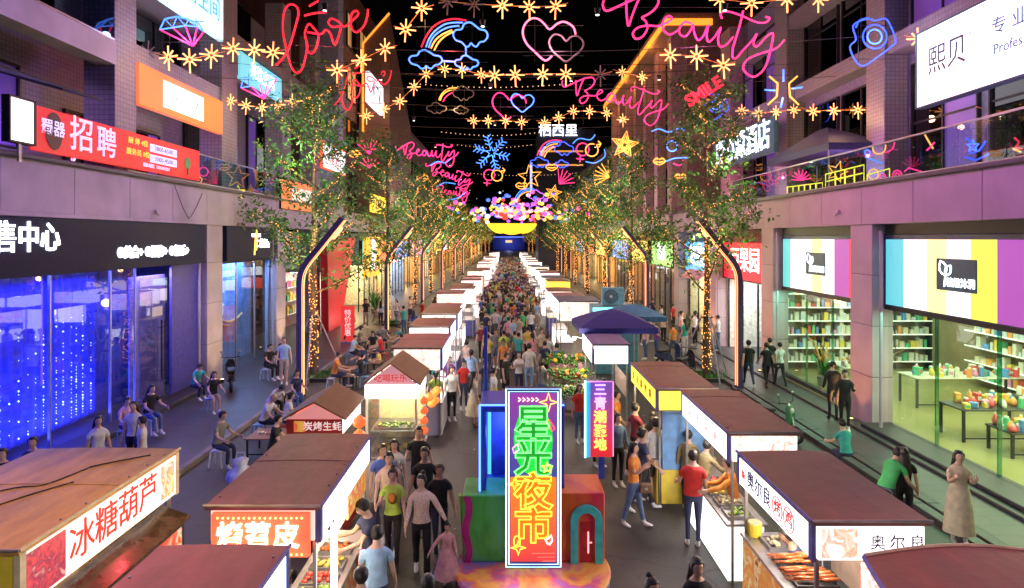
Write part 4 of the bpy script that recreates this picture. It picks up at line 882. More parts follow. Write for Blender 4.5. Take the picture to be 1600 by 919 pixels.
# the mass of heads beyond the people one can tell apart
cw = MB(); cmats = [SKIN, HAIR] + [CL[k] for k in ('white', 'black', 'navy', 'red', 'orange', 'yellow', 'pink', 'sky', 'teal', 'green', 'purple', 'cream', 'denim', 'grey')]
for i in range(230):
    y = 44 + 92 * rnd.random() ** 1.1; x = rnd.uniform(-1.7, 1.9)
    if any(abs(x - a) < .3 and abs(y - b_) < .4 for a, b_ in placed): continue
    placed.append((x, y)); h = rnd.uniform(.9, 1.05); t_, b_ = rnd.choice((2, 2, 3, 3, 3, 4, 4, 15, 9, 14, 13, 5, 6, 7, 8, 10, 11, 12)), rnd.choice((3, 4, 14, 15)); ph = rnd.uniform(0, 3)
    ell = lambda z, a, c: [(x + a * math.cos(2 * math.pi * k / 8 + ph), y + c * math.sin(2 * math.pi * k / 8 + ph), z * h) for k in range(8)]
    for sx in (-.08, .08): cw.tube([(x + sx, y, .02), (x + sx, y + rnd.uniform(-.1, .1), .45), (x + sx * .8, y, .88)], .06, 6, mi=b_)
    cw.loft([ell(.85, .17, .12), ell(1.1, .15, .11), ell(1.35, .2, .12), ell(1.44, .15, .1), ell(1.5, .06, .06)], mi=t_); cw.ball((x, y, 1.61 * h), .10, 8, 6, (1, 1, 1.2), 0); cw.ball((x, y + .015, 1.645 * h), .107, 8, 6, (1, 1, 1), 1)
    for sx in (-.22, .22): cw.tube([(x + sx * .9, y, 1.4 * h), (x + sx, y - .03, 1.1 * h), (x + sx * .95, y - .12, .88 * h)], .042, 5, mi=rnd.choice((t_, 0)))
cw.build('distant_crowd', cmats, None, True, kind='stuff', label='packed mass of distant people filling the far lane between the stall rows', cat='crowd')
# ================================================================ market stalls
def roof_mat(name, c, stain=(.1, .07, .05)):
    m = bpy.data.materials.new(name); N, L, b = nodes_of(m)
    tc = N.new('ShaderNodeTexCoord'); n1 = N.new('ShaderNodeTexNoise'); n1.inputs['Scale'].default_value = 1.6; n1.inputs['Detail'].default_value = 8; n1.inputs['Roughness'].default_value = .65
    mp = N.new('ShaderNodeMapping'); mp.inputs['Scale'].default_value = (3, .6, 1); L.new(tc.outputs['Object'], mp.inputs[0]); L.new(mp.outputs[0], n1.inputs[0])
    r = N.new('ShaderNodeValToRGB'); e = r.color_ramp.elements; e[0].position = .34; e[1].position = .6; e[0].color = (*[a * .6 + b_ * .4 for a, b_ in zip(c, stain)], 1); e[1].color = (*c, 1)
    q = e.new(.8); q.color = (*[min(1, v * 1.25) for v in c], 1)
    L.new(n1.outputs['Fac'], r.inputs[0]); L.new(r.outputs[0], b.inputs['Base Color']); b.inputs['Roughness'].default_value = .5
    n2 = N.new('ShaderNodeTexNoise'); n2.inputs['Scale'].default_value = 9; n2.inputs['Detail'].default_value = 5; L.new(tc.outputs['Object'], n2.inputs[0])
    bp = N.new('ShaderNodeBump'); bp.inputs['Strength'].default_value = .25; bp.inputs['Distance'].default_value = .02; L.new(n2.outputs['Fac'], bp.inputs['Height']); L.new(bp.outputs[0], b.inputs['Normal'])
    MATS[name] = m; return m
MAROON = roof_mat('maroon_roof', (.25, .075, .06)); PLUM = roof_mat('plum_roof', (.34, .11, .13)); TAN = roof_mat('tan_roof', (.62, .33, .09), (.05, .03, .02)); BROWN = roof_mat('brown_roof', (.27, .15, .08))
BLUEF = mat('blue_trim', (.12, .12, .45), .45)
REDP = mat('red_panel', (.5, .03, .025), .45, var=.2); YELP = mat('yellow_panel', (.75, .55, .05), .45, var=.12)
def print_mat(name, cols, scale=2.5, e=.0):
    """printed food picture: blotches of flat ink colours"""
    if name in MATS: return MATS[name]
    m = bpy.data.materials.new(name); N, L, b = nodes_of(m)
    tc = N.new('ShaderNodeTexCoord'); v = N.new('ShaderNodeTexNoise'); v.inputs['Scale'].default_value = scale; v.inputs['Detail'].default_value = 6; v.inputs['Distortion'].default_value = 1.2
    L.new(tc.outputs['Object'], v.inputs[0]); r = N.new('ShaderNodeValToRGB'); el = r.color_ramp.elements
    while len(el) < len(cols): el.new(.5)
    for i, c in enumerate(cols): el[i].position = .3 + .4 * i / (len(cols) - 1); el[i].color = (*c, 1)
    L.new(v.outputs['Fac'], r.inputs[0]); L.new(r.outputs[0], b.inputs['Base Color']); b.inputs['Roughness'].default_value = .35
    if e: L.new(r.outputs[0], b.inputs['Emission Color']); b.inputs['Emission Strength'].default_value = e
    MATS[name] = m; return m
FOOD = print_mat('grilled_food_print', [(.85, .2, .06), (.9, .55, .1), (.8, .1, .05), (.95, .75, .3), (.5, .05, .03)], 3.2, .5)
FOODW = print_mat('white_food_print', [(.95, .95, .92), (1, .97, .93), (.9, .5, .3), (.98, .96, .92), (.85, .3, .2), (.98, .95, .92), (.4, .65, .3), (.98, .97, .95)], 3.2, 1.2)
E_YEL = emit('lightbox_yellow', (1, .78, .08), 1.2); E_BLUEW = emit('lightbox_ice', (.75, .92, 1), 1.9); E_PINKW = emit('lightbox_rose', (1, .5, .42), 1.3); E_REDB = emit('lightbox_red', (1, .12, .06), 1.2); E_OFF = emit('lightbox_soft', (1, .9, .85), .75); E_SOFT2 = emit('lightbox_pale', (1, .95, .9), 1.3)
def stall(x0, x1, y0, y1, h, st, label, roof=MAROON, fmat=E_WHITE, endm=None, cm=None, fh=.36, detail=True, power=70, lc=(1, .9, .75), fr=BLUEF, counter_h=.92, name='market_stall', group=None):
    """a cart: four posts, flat roof, lit fascia boards on the lane side and both ends, counter with worktop, tube lamp"""
    t = thing(name, label, 'market stall', ((x0 + x1) / 2, (y0 + y1) / 2, 0), 0, group); cx_, cy_ = (x0 + x1) / 2, (y0 + y1) / 2
    x0 -= cx_; x1 -= cx_; y0 -= cy_; y1 -= cy_
    xs, xb = (x1, x0) if st == '+x' else (x0, x1); d = 1 if st == '+x' else -1
    for px in (x0 + .04, x1 - .04):
        for py in (y0 + .04, y1 - .04): MB().box((px - .02, py - .02, 0), (px + .02, py + .02, h - .06)).build('post', STEEL, t)
    rb = MB(); nx, ny = 6, 12; g = [[(x0 - .05 + (x1 - x0 + .1) * i / nx, y0 - .06 + (y1 - y0 + .12) * j / ny, h + .018 * math.sin(math.pi * i / nx) + rnd.uniform(-.004, .004)) for i in range(nx + 1)] for j in range(ny + 1)]
    vs = [p for r in g for p in r]; k = len(vs); vs += [(p[0], p[1], h - .05) for p in vs]; fs = []
    for j in range(ny):
        for i in range(nx):
            a = j * (nx + 1) + i; fs.append((a, a + 1, a + nx + 2, a + nx + 1)); fs.append((k + a, k + a + nx + 1, k + a + nx + 2, k + a + 1))
    edge = [i for i in range(nx)] ; loop = [i for i in range(nx + 1)] + [(j + 1) * (nx + 1) - 1 for j in range(1, ny + 1)] + [ny * (nx + 1) + i for i in range(nx - 1, -1, -1)] + [j * (nx + 1) for j in range(ny - 1, 0, -1)]
    for a, b_ in zip(loop, loop[1:] + loop[:1]): fs.append((b_, a, k + a, k + b_))
    rb.add(vs, fs); rb.build('roof', roof, t)
    if detail and y1 - y0 > 2.4:
        for q in ((.82,) if st == '-x' else (.55,)):
            yy = y0 + (y1 - y0) * q; MB().loft([[(x0 - .04 + (x1 - x0 + .08) * i / 8, yy + dy, h + .018 * math.sin(math.pi * i / 8) + dz) for i in range(9)] for dy, dz in ((-.012, .0), (-.01, .007), (.01, .007), (.012, .0))], closed=False).build('roof_joint', roof, t)
        for q in range(7): MB().cyl((rnd.choice((x0 + .02, x1 - .02)), y0 + (y1 - y0) * (q + .5) / 7, h - .002), .014, .022, 6).build('roof_screw', STEEL, t)
    if detail:
        MB().tube([(x0 - .06, y0 - .07, h + .005), (x1 + .06, y0 - .07, h + .005)], .018).build('roof_trim', STEEL, t)
        MB().tube([(xs + d * .06, y0 - .07, h + .005), (xs + d * .06, y1 + .07, h + .005)], .018).build('roof_trim', fr, t)
    zf0, zf1 = h - .06 - fh, h - .06
    MB().box((xs, y0 + .03, zf0), (xs + d * .05, y1 - .03, zf1)).build('side_fascia', fmat, t)
    MB().box((x0 + .02, y0 - .05, zf0), (x1 - .02, y0, zf1)).build('end_fascia', endm or fmat, t)
    MB().box((x0 + .02, y1, zf0), (x1 - .02, y1 + .05, zf1)).build('end_fascia', endm or fmat, t)
    if detail:
        f = MB(); f.box((xs - .01, y0 - .052, zf0 - .02), (xs + d * .056, y0 + .028, zf1 + .02)); f.build('corner_post', fr, t)
        f = MB(); f.box((xs - .01, y1 - .028, zf0 - .02), (xs + d * .056, y1 + .052, zf1 + .02)); f.build('corner_post', fr, t)
    c = counter_h; cmw = cm or REDP
    MB().box((xs - d * .02, y0 + .06, .06), (xs + d * .02, y1 - .06, c)).build('front_panel', cmw, t)
    for ya in (y0 + .06, y1 - .1): MB().box((xs - d * .03, ya, .06), (xs - d * .55, ya + .04, c)).build('side_panel', cmw, t)
    MB().bbox((xs + d * .05, y0 + .04, c), (xs - d * .62, y1 - .04, c + .045), .01).build('worktop', STEEL, t)
    if detail:
        MB().tube([(xs - d * .35, y0 + .3, h - .16), (xs - d * .35, y1 - .3, h - .16)], .025, 8).build('tube_lamp', E_TUBE, t)
        MB().box((xb + .0 * d, y0 + .2, .9), (xb + d * .02, y1 - .2, 1.5)).build('back_rail', mat('stall_back', (.3, .22, .18), .6), t)
    lamp('POINT', (xs - d * .35, 0, h - .3), power, lc, t, .25)
    return t
def wheels(t, xs, ys, r=.22):
    for x in xs:
        for y in ys:
            w_ = MB().tube([(x + r * 0, y + r * math.cos(a), r + .03 + r * math.sin(a)) for a in [2 * math.pi * i / 16 for i in range(16)]], .045, 6, True).build('wheel', BLACK, t)
            MB().cyl((x, y, r), .06, .06, 8).build('hub', STEEL, w_)
def tray(x, y, z, lx, ly, fm, label, n=14, kind='pile', cat='food tray', rim=STEEL):
    t = thing('food_tray', label, cat, (x, y, z))
    b = MB(); b.box((-lx / 2, -ly / 2, 0), (lx / 2, ly / 2, .012)); 
    for a, c in (((-lx / 2, -ly / 2, .012), (-lx / 2 + .012, ly / 2, .05)), ((lx / 2 - .012, -ly / 2, .012), (lx / 2, ly / 2, .05)), ((-lx / 2 + .012, -ly / 2, .012), (lx / 2 - .012, -ly / 2 + .012, .05)), ((-lx / 2 + .012, ly / 2 - .012, .012), (lx / 2 - .012, ly / 2, .05))): b.box(a, c)
    b.build('tray', rim, t); f = MB()
    for i in range(n):
        px, py = rnd.uniform(-lx / 2 + .05, lx / 2 - .05), rnd.uniform(-ly / 2 + .05, ly / 2 - .05)
        if kind == 'skewer': f.tube([(-lx / 2 - .08, py, .06), (lx / 2, py, .075)], .005, 4).tube([(px - .1, py, .065), (px + .1, py + .01, .07)], .022, 6)
        else: f.ball((px, py, .035 + rnd.uniform(0, .04)), rnd.uniform(.025, .05), 6, 5, (1, 1, .7))
    f.build('food', fm, t, True, kind='stuff'); return t
MEAT = mat('grilled_meat', (.45, .11, .03), .35, var=.6, scale=30); VEG = mat('green_food', (.25, .4, .08), .5, var=.5, scale=20); SAUS = mat('red_sausage', (.6, .05, .03), .3, var=.3, scale=20); NOOD = mat('yellow_food', (.8, .55, .12), .5, var=.4, scale=20); PALEF = mat('pale_food', (.7, .62, .4), .5, var=.3, scale=20)
# --- L1 candied fruit stall
t = stall(-6.65, -4.75, 6.2, 9.06, 2.5, '+x', 'large stall with stained tan roof and red candied-fruit lettering on a white fascia', TAN, E_OFF, YELP, YELP, .54, power=30, lc=(1, .8, .5), fr=mat('pale_trim', (.6, .5, .35), .5), counter_h=1.1)
mbx = MB().box((.95, -1.0, 1.12), (1.27, 1.1, 1.68)).build('display_case', BLACK, t)
MB().add([(.90, -1.05, 1.86), (1.33, -1.05, 1.70), (1.33, 1.15, 1.70), (.90, 1.15, 1.86), (.90, -1.05, 1.83), (1.33, -1.05, 1.67), (1.33, 1.15, 1.67), (.90, 1.15, 1.83)], [(0, 1, 2, 3), (7, 6, 5, 4), (0, 4, 5, 1), (1, 5, 6, 2), (2, 6, 7, 3), (3, 7, 4, 0)]).build('case_lid', mat('smoked_lid', (.05, .03, .02), .12, var=.6, scale=5), t)
for y0, y1 in ((-.92, -.02), (.08, 1.02)): MB().box((1.272, y0, 1.18), (1.28, y1, 1.6)).build('picture_panel', print_mat('haw_print', [(.5, .01, .02), (.75, .03, .03), (.9, .1, .05), (.95, .8, .6), (.7, .02, .02)], 4, .35), t)
MB().box((1.001, -1.40, 1.93), (1.008, -.85, 2.42)).build('fruit_print', print_mat('haw_dark_print', [(.4, .02, .05), (.7, .08, .12), (.3, .02, .08), (.9, .5, .5)], 6, .2), t)
MB().box((1.001, 1.02, 1.95), (1.008, 1.34, 2.40)).build('fruit_print', print_mat('berry_print', [(.95, .9, .85), (.95, .88, .8), (.9, .3, .2), (.6, .6, .2), (.95, .9, .85)], 6, .5), t)
for i, ch in enumerate('冰糖葫芦'): letters(ch, .44, emit('red_ink', (.75, .03, .02), .35), (1.004, -.58 + i * .43, 2.17), '+x', t, .004)
cr_ = MB()
for pts in ([(-.9, -1.2), (-.55, -.9), (-.6, -.4), (-.2, 0), (.1, .1), (.25, .6), (.3, .75), (.8, 1.2)], [(-.6, -1.4), (-.2, -.9), (.15, -.2), (.4, .2)], [(-.9, -.6), (-.55, -.9), (0, -1.0)]):
    cr_.tube([(x * .95, y, 2.5 + .02 * math.sin(math.pi * (x + 1) / 2) + .006) for x, y in smooth_path(pts, 5)], .008, 4)
cr_.build('roof_cable', BLACK, t)
# --- L2 grilled skin stall with the big glowing end sign
t = stall(-3.45, -2.22, 7.42, 10.0, 2.42, '+x', 'left stall with plum roof and glowing red end board of three bright characters', PLUM, E_WHITE, E_PINKW, print_mat('menu_print', [(.8, .75, .6), (.7, .1, .05), (.85, .6, .2), (.3, .35, .1)], 3), .34, power=150, lc=(1, .85, .5))
MB().box((.60, .1, 1.62), (.625, 1.2, 2.0)).build('menu_strip', FOOD, t); MB().box((.60, -.5, 1.7), (.625, .05, 2.0)).build('menu_strip', FOODW, t)
eb = MB().bbox((-.56, -1.42, 1.86), (.56, -1.345, 2.36), .01).build('end_board', emit('red_glow_board', (.95, .16, .07), .85), t)
letters('烤苕皮', .31, emit('hot_white_letters', (1, .93, .7), 4), (-.02, -1.43, 2.1), 'front', t, .012, offset=.004, spacing=1.08)
for z in (1.9, 2.315):
    for i in range(17): MB().octa((-.48 + i * .06, -1.43, z), .013).build('bulb', emit('bulb_yellow', (1, .75, .2), 5, True), t)
MB().tube([(.66, -.75, 1.0), (.66, -.75, 1.95)], .04, 8).build('upright_tube_lamp', E_TUBE, t)
for nm, a, c in (('end_menu', (-.6, -1.2, .1), (.6, -1.17, .9)),): MB().box(a, c).build(nm, MATS['menu_print'], t)
wheels(t, (-.45, .45), (-.9, .9))
for i, (y, fm, lb, kd) in enumerate(((-.95, PALEF, 'tray of pale sliced snacks at the near end of the plum-roofed stall', 'pile'), (-.62, VEG, 'tray of green vegetables on the plum-roofed stall', 'pile'), (-.25, SAUS, 'tray of red sausages on the plum-roofed stall', 'pile'), (.15, NOOD, 'tray of yellow snacks on the plum-roofed stall', 'pile'), (.6, MEAT, 'tray of dark grilled pieces on the plum-roofed stall', 'pile'))): tray(-2.5, 8.71 + y, .968, .46, .3, fm, lb, 26, kd)
# --- L3 at the bottom edge
t = stall(-3.45, -2.25, 3.75, 6.35, 2.42, '+x', 'plum-roofed stall cut off by the bottom edge in front of the red end board', PLUM, E_BLUEW, E_WHITE, REDP, .34, power=110)
# --- gabled small carts
def cart(x0, x1, y0, y1, he, hr, label, roofm, gable_m, fm, body, glassy=False, power=45):
    t = thing('gabled_cart', label, 'snack cart', ((x0 + x1) / 2, (y0 + y1) / 2, 0)); w_, d_ = (x1 - x0) / 2, (y1 - y0) / 2
    o = .07
    for s in (-1, 1): MB().add([(s * (w_ + o), -d_ - o, he), (0, -d_ - o, hr), (0, d_ + o, hr), (s * (w_ + o), d_ + o, he), (s * (w_ + o), -d_ - o, he - .03), (0, -d_ - o, hr - .03), (0, d_ + o, hr - .03), (s * (w_ + o), d_ + o, he - .03)], [(0, 1, 2, 3), (7, 6, 5, 4), (0, 4, 5, 1), (1, 5, 6, 2), (2, 6, 7, 3), (3, 7, 4, 0)]).build('roof_slope', roofm, t)
    for y in (-d_ - .02, d_ - .01): MB().add([(-w_, y, he - .02), (w_, y, he - .02), (0, y, hr - .05), (-w_, y + .03, he - .02), (w_, y + .03, he - .02), (0, y + .03, hr - .05)], [(0, 1, 2), (5, 4, 3), (0, 3, 4, 1), (1, 4, 5, 2), (2, 5, 3, 0)]).build('gable', gable_m, t)
    fh = .3
    MB().box((-w_, -d_ - .04, he - fh), (w_, -d_, he - .025)).build('fascia', fm, t); MB().box((w_ - .04, -d_ + .01, he - fh), (w_ + .0, d_, he - .025)).build('fascia', E_WHITE, t); MB().box((-w_, -d_ + .01, he - fh), (-w_ + .04, d_, he - .025)).build('fascia', fm, t)
    for x in (-w_ + .03, w_ - .03):
        for y in (-d_ + .03, d_ - .03): MB().box((x - .022, y - .022, 0), (x + .022, y + .022, he - .03)).build('post', WHITE if glassy else STEEL, t)
    MB().bbox((-w_ + .02, -d_ + .02, .12), (w_ - .02, d_ - .02, 1.0), .02).build('body', body, t); MB().bbox((-w_ - .03, -d_ - .03, 1.0), (w_ + .03, d_ + .03, 1.05), .01).build('worktop', STEEL, t)
    MB().tube([(-w_ + .2, 0, he - .12), (w_ - .2, 0, he - .12)], .025, 8).build('tube_lamp', E_TUBE, t)
    lamp('POINT', (0, 0, he - .3), power, (1, .88, .5), t, .2)
    if glassy:
        g = glass('cart_glass', (.93, .95, .95), .04)
        MB().box((-w_ + .03, -d_ + .03, 1.05), (w_ - .03, -d_ + .038, he - .3)).build('glass_front', g, t); MB().box((-w_ + .03, -d_ + .05, 1.05), (-w_ + .038, d_ - .03, he - .3)).build('glass_side', g, t)
        MB().box((-w_ + .05, -d_ + .2, 1.5), (w_ - .05, d_ - .2, 1.52)).build('inner_shelf', STEEL, t); MB().box((-w_ + .05, d_ - .05, 1.05), (w_ - .05, d_ - .03, he - .3)).build('inner_back', mat('cream_back', (.8, .7, .4), .6), t)
    return t
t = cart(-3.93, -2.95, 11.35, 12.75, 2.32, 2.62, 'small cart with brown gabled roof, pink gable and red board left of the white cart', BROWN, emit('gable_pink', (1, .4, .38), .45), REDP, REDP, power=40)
letters('炭烤生蚝', .17, emit('pale_letters', (1, .85, .8), .7), (.15, -.75, 2.17), 'front', t, .005); MB().box((-.36, -.745, 2.08), (-.16, -.74, 2.27)).build('picture_print', FOOD, t); letters('1 元 20元', .15, MATS['pale_letters'], (.05, -.72, 1.9), 'front', t, .005)
MB().bbox((-.42, -.735, 1.80), (.46, -.72, 2.0), .004).build('price_board', mat('violet_board', (.3, .1, .35), .5), t)
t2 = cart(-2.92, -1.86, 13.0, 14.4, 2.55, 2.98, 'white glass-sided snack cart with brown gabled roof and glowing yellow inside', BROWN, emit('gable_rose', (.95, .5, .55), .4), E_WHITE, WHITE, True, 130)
letters('吃喝玩乐', .17, emit('red_ink', (.75, .03, .02), .35), (0, -.755, 2.66), 'front', t2, .008); letters('Good', .24, MATS['red_ink'], (-.1, -.7, .8), 'front', t2, .006)
tray(-2.4, 13.5, 1.522, .8, .4, VEG, 'upper tray of green snacks inside the white glass cart', 26); tray(-2.4, 13.5, 1.052, .85, .6, NOOD, 'lower tray of yellow snacks inside the white glass cart', 36)
LANT = emit('lantern_red', (1, .12, .03), 1.1)
def lantern(x, y, z, r, label, m=LANT, group=None):
    t = thing('lantern', label, 'lantern', (x, y, z), 0, group)
    MB().ball((0, 0, 0), r, 10, 8, (1, 1, .85)).build('globe', m, t, True); MB().cyl((0, 0, r * .8), r * .4, r * .15, 8).build('cap', mat('gold_cap', (.7, .45, .1), .4), t); MB().tube([(0, 0, r * .9), (0, 0, r * 1.5)], .006, 4).build('cord', BLACK, t); return t
for k in range(4): lantern(-1.72, 13.0, 2.2 - k * .2, .085, 'red lantern hung at the near corner of the white cart, %s in its string' % ['topmost', 'second', 'third', 'lowest'][k])
for k in range(3): lantern(-2.85, 12.2, 2.0 - k * .27, .13, 'red lantern between the red cart and the white cart, %s one' % ['upper', 'middle', 'lower'][k])
for k in range(5): lantern(-1.70 + .10 * (k % 2), 13.7 + .2 * k, 2.1 - .12 * (k % 3), .10, 'orange balloon-like lantern in the bunch beside the white cart, %s' % ['nearest', 'second nearest', 'middle', 'second farthest', 'farthest'][k], emit('lantern_orange', (1, .25, .05), 1.0))
# --- the rest of the left row
ORD = 'first second third fourth fifth sixth seventh eighth ninth tenth eleventh twelfth thirteenth fourteenth fifteenth sixteenth seventeenth eighteenth nineteenth twentieth twenty-first twenty-second twenty-third twenty-fourth twenty-fifth twenty-sixth twenty-seventh twenty-eighth twenty-ninth thirtieth thirty-first thirty-second thirty-third thirty-fourth thirty-fifth thirty-sixth thirty-seventh thirty-eighth thirty-ninth fortieth'.split(); ys = 17.6; k = 0
i = 0
while ys < 134:
    ln = 2.5 if i == 0 else rnd.uniform(1.7, 2.1); x0 = -3.25 + (rnd.uniform(-.08, .08) if i < 3 else rnd.uniform(-.5, .25)); near = ys < 30
    nm = ['nearest ice-blue lit stall with plum roof behind the white cart', 'white lit stall with plum roof next behind the ice-blue one', 'white lit stall third in the left row', 'white lit stall fourth in the left row', 'left stall fifth up the lane'][i] if i < 5 else ''
    stall(x0, x0 + 1.3, ys, ys + ln, 2.5 + ([0, .12, .2, .05, .25][i] if i < 5 else rnd.uniform(-.05, .45)), '+x', nm if i < 5 else 'lit stall, %s in the left row behind the white gabled cart' % ORD[i], [PLUM, MAROON, BROWN, PLUM][i % 4], ([E_BLUEW, E_WHITE, E_WHITE, E_WHITE, E_OFF][i] if i < 5 else [E_SOFT2, E_WHITE, E_REDB, E_BLUEW, E_WHITE, E_SOFT2, FOODW][i % 7]), None if i % 2 else FOODW, [WHITE, E_WHITE, BLUEF][i % 3], .55 if i < 3 else .8, near, 90 if ys < 60 else 140, group='bright stalls far up the left row' if i >= 5 else None)
    ys += ln + ([.9, .7, 1.2, 3.2][i] if i < 4 else rnd.choice([.9, 1.4, 2.2, 3.2])); i += 1
# --- R1 skewer stall
t = stall(3.32, 4.5, 6.95, 9.1, 2.45, '-x', 'right skewer stall with maroon roof and black characters on a white fascia', MAROON, E_WHITE, E_WHITE, print_mat('skewer_print', [(.75, .12, .05), (.9, .5, .12), (.85, .25, .06), (.95, .8, .35), (.45, .05, .03)], 3.5, .3), .36, power=130, lc=(1, .88, .7), counter_h=1.30)
INK = mat('ink_blue', (.02, .03, .12), .5, var=0); REDINK = emit('red_ink', (.75, .03, .02), .35)
for i, ch in enumerate('奥尔良'): letters(ch, .25, INK, (-.646, .62 - i * .27, 2.21), '-x', t, .004)
letters('新', .13, REDINK, (-.646, .88, 2.2), '-x', t, .004)
for i, ch in enumerate('烤鸡'):
    letters(ch, .2, REDINK, (-.646, -.24 - i * .32, 2.21), '-x', t, .004); MB().tube([(-.647, -.24 - i * .32 + .14 * math.cos(a), 2.21 + .14 * math.sin(a)) for a in [2 * math.pi * j / 20 for j in range(20)]], .007, 4, True).build('ring_mark', REDINK, t)
MB().box((-.645, -1.0, 2.06), (-.641, -.74, 2.36)).build('food_print', FOODW, t)
letters('奥尔良', .17, INK, (.28, -1.128, 2.21), 'front', t, .004, spacing=1.5); MB().box((-.54, -1.13, 2.05), (-.15, -1.126, 2.37)).build('chicken_print', print_mat('chicken_print', [(.98, .97, .95), (.95, .8, .7), (.75, .35, .2), (.98, .97, .95), (.85, .6, .45)], 5, 1.0), t)
MB().box((-.56, -1.075, h0 := 2.39), (.56, -1.06, 2.40)).build('seam', STEEL, t)
for i, ch in enumerate('奥尔良'): letters(ch, .24, INK, (-.616, -.1 - i * .29, .98), '-x', t, .006); 
MB().box((-.618, -.95, .45), (-.611, .05, .78)).build('offer_print', print_mat('offer_print', [(.95, .8, .1), (.9, .3, .05), (.95, .7, .2), (.8, .05, .03)], 3, .3), t)
wheels(t, (-.3, .45), (-.7, .7))
tray(3.66, 7.95, 1.348, .5, .8, MEAT, 'long grill tray of brown chicken skewers in the right skewer stall', 22, 'skewer', rim=BLACK); tray(3.66, 8.66, 1.348, .4, .35, PALEF, 'pale green plastic tub tray beside the skewers', 12)
tb = thing('sauce_tub', 'yellow sauce tub at the far corner of the skewer stall counter', 'tub', (3.44, 8.95, 1.347)); MB().cyl((0, 0, 0), .09, .17, 12, .1).build('tub', YELP, tb); MB().cyl((0, 0, .172), .095, .02, 12).build('lid', mat('lid_cream', (.8, .75, .4), .4), tb)
# --- R2 white stall
t = stall(3.5, 4.55, 10.1, 12.75, 2.45, '-x', 'white lit right stall with maroon roof between the skewer stall and the yellow one', MAROON, E_WHITE, FOODW, E_WHITE, .40, power=150, lc=(1, .95, .85))
for i, ch in enumerate('凉皮凉面'): letters(ch, .17, emit('faint_red', (.95, .3, .3), .9), (-.58, .75 - i * .5, 2.2), '-x', t, .004)
for i, (y, fm, lb) in enumerate(((10.5, VEG, 'green salad tray at the near end of the white right stall'), (10.95, PALEF, 'noodle tray on the white right stall'), (11.4, NOOD, 'yellow snack tray on the white right stall'), (11.9, SAUS, 'red snack tray on the white right stall'))): tray(3.75, y, .968, .42, .36, fm, lb, 18)
# --- R3 yellow stall
t = stall(3.05, 4.2, 13.05, 15.7, 2.45, '-x', 'yellow lit right stall with maroon-brown roof and a blue cloth end', MAROON, E_YEL, E_YEL, YELP, .38, power=130, lc=(1, .8, .4))
for i, ch in enumerate('臭豆腐炒粉'): letters(ch, .2, emit('brown_letters', (.4, .1, .05), .3), (-.63, 1.0 - i * .45, 2.2), '-x', t, .004)
MB().box((-.5, -1.37, .8), (.45, -1.34, 1.98)).build('blue_cloth', mat('blue_cloth', (.15, .32, .62), .8), t); MB().box((-.52, -1.35, .1), (.5, -1.33, .8)).build('end_panel', YELP, t)
# --- R4 white stall with blue parasols and flower stand
t = stall(2.42, 3.4, 18.2, 20.6, 2.5, '-x', 'white lit stall with lilac roof tucked under the blue parasol', roof_mat('lilac_roof', (.25, .2, .4)), E_WHITE, E_WHITE, WHITE, .5, power=80)
def parasol(x, y, zt, r, label, m, seg=4):
    t = thing('parasol', label, 'parasol', (x, y, 0)); n = seg
    rings = [[(q * r * math.cos(2 * math.pi * k / n + .785), q * r * math.sin(2 * math.pi * k / n + .785), zt - .75 * q ** 1.4 * r * .36) for k in range(n)] for q in (.02, .3, .6, .85, 1.)]
    rings.append([(p[0], p[1], p[2] - .16) for p in rings[-1]]); rings += [[(p[0] * .97, p[1] * .97, p[2] - .02) for p in q] for q in rings[::-1]]
    MB().loft(rings).build('canopy', m, t); MB().tube([(0, 0, 0), (0, 0, zt)], .03, 8).build('pole', STEEL, t); MB().cyl((0, 0, 0), .25, .1, 12, .2).build('base', GRAN, t)
    for k in range(n): a = 2 * math.pi * k / n + .785; MB().tube([(0, 0, zt - .3), (r * .95 * math.cos(a), r * .95 * math.sin(a), zt - .75 * r * .36)], .012, 4).build('rib', STEEL, t)
    return t
NAVYC = mat('navy_canvas', (.025, .025, .2), .75, var=.15); TEALC = mat('teal_canvas', (.06, .2, .4), .7)
parasol(3.45, 21.3, 3.15, 1.75, 'dark blue parasol over the lilac-roofed white stall', NAVYC); parasol(4.7, 24.0, 3.05, 1.4, 'teal-blue parasol behind the dark blue one', TEALC)
ac = thing('air_conditioner', 'pale blue air conditioner unit with round fan on a cabin roof', 'air conditioner', (4.3, 26.5, 2.75))
MB().bbox((-.45, -.2, 0), (.45, .2, .72), .02).build('casing', mat('ac_casing', (.2, .5, .62), .5), ac); MB().tube([(-.1 + .27 * math.cos(a), -.215, .36 + .27 * math.sin(a)) for a in [2 * math.pi * j / 24 for j in range(24)]], .014, 5, True).build('fan_ring', DARK, ac)
fn = MB().cyl((0, 0, 0), .25, .012, 20); o = fn.build('fan_grille', mat('ac_grille', (.1, .2, .25), .6), ac); o.location = (-.1, -.203, .36); o.rotation_euler = (R(90), 0, 0)
o = MB().cyl((0, 0, 0), .06, .03, 12).build('fan_hub', WHITE, ac); o.location = (-.1, -.21, .36); o.rotation_euler = (R(90), 0, 0)
cb = thing('cabin', 'teal glowing sales cabin carrying the air conditioner', 'cabin', (4.35, 26.7, 0)); MB().bbox((-.9, -.8, 0), (.9, .8, 2.72), .03).build('body', mat('cabin_teal', (.1, .3, .4), .5), cb); MB().box((-.95, -.85, 2.55), (.95, -.8, 2.7)).build('light_strip', emit('teal_strip', (.2, .8, 1), 2), cb); MB().box((-.906, -.6, 1.1), (-.9, .6, 2.2)).build('hatch', BLACK, cb)
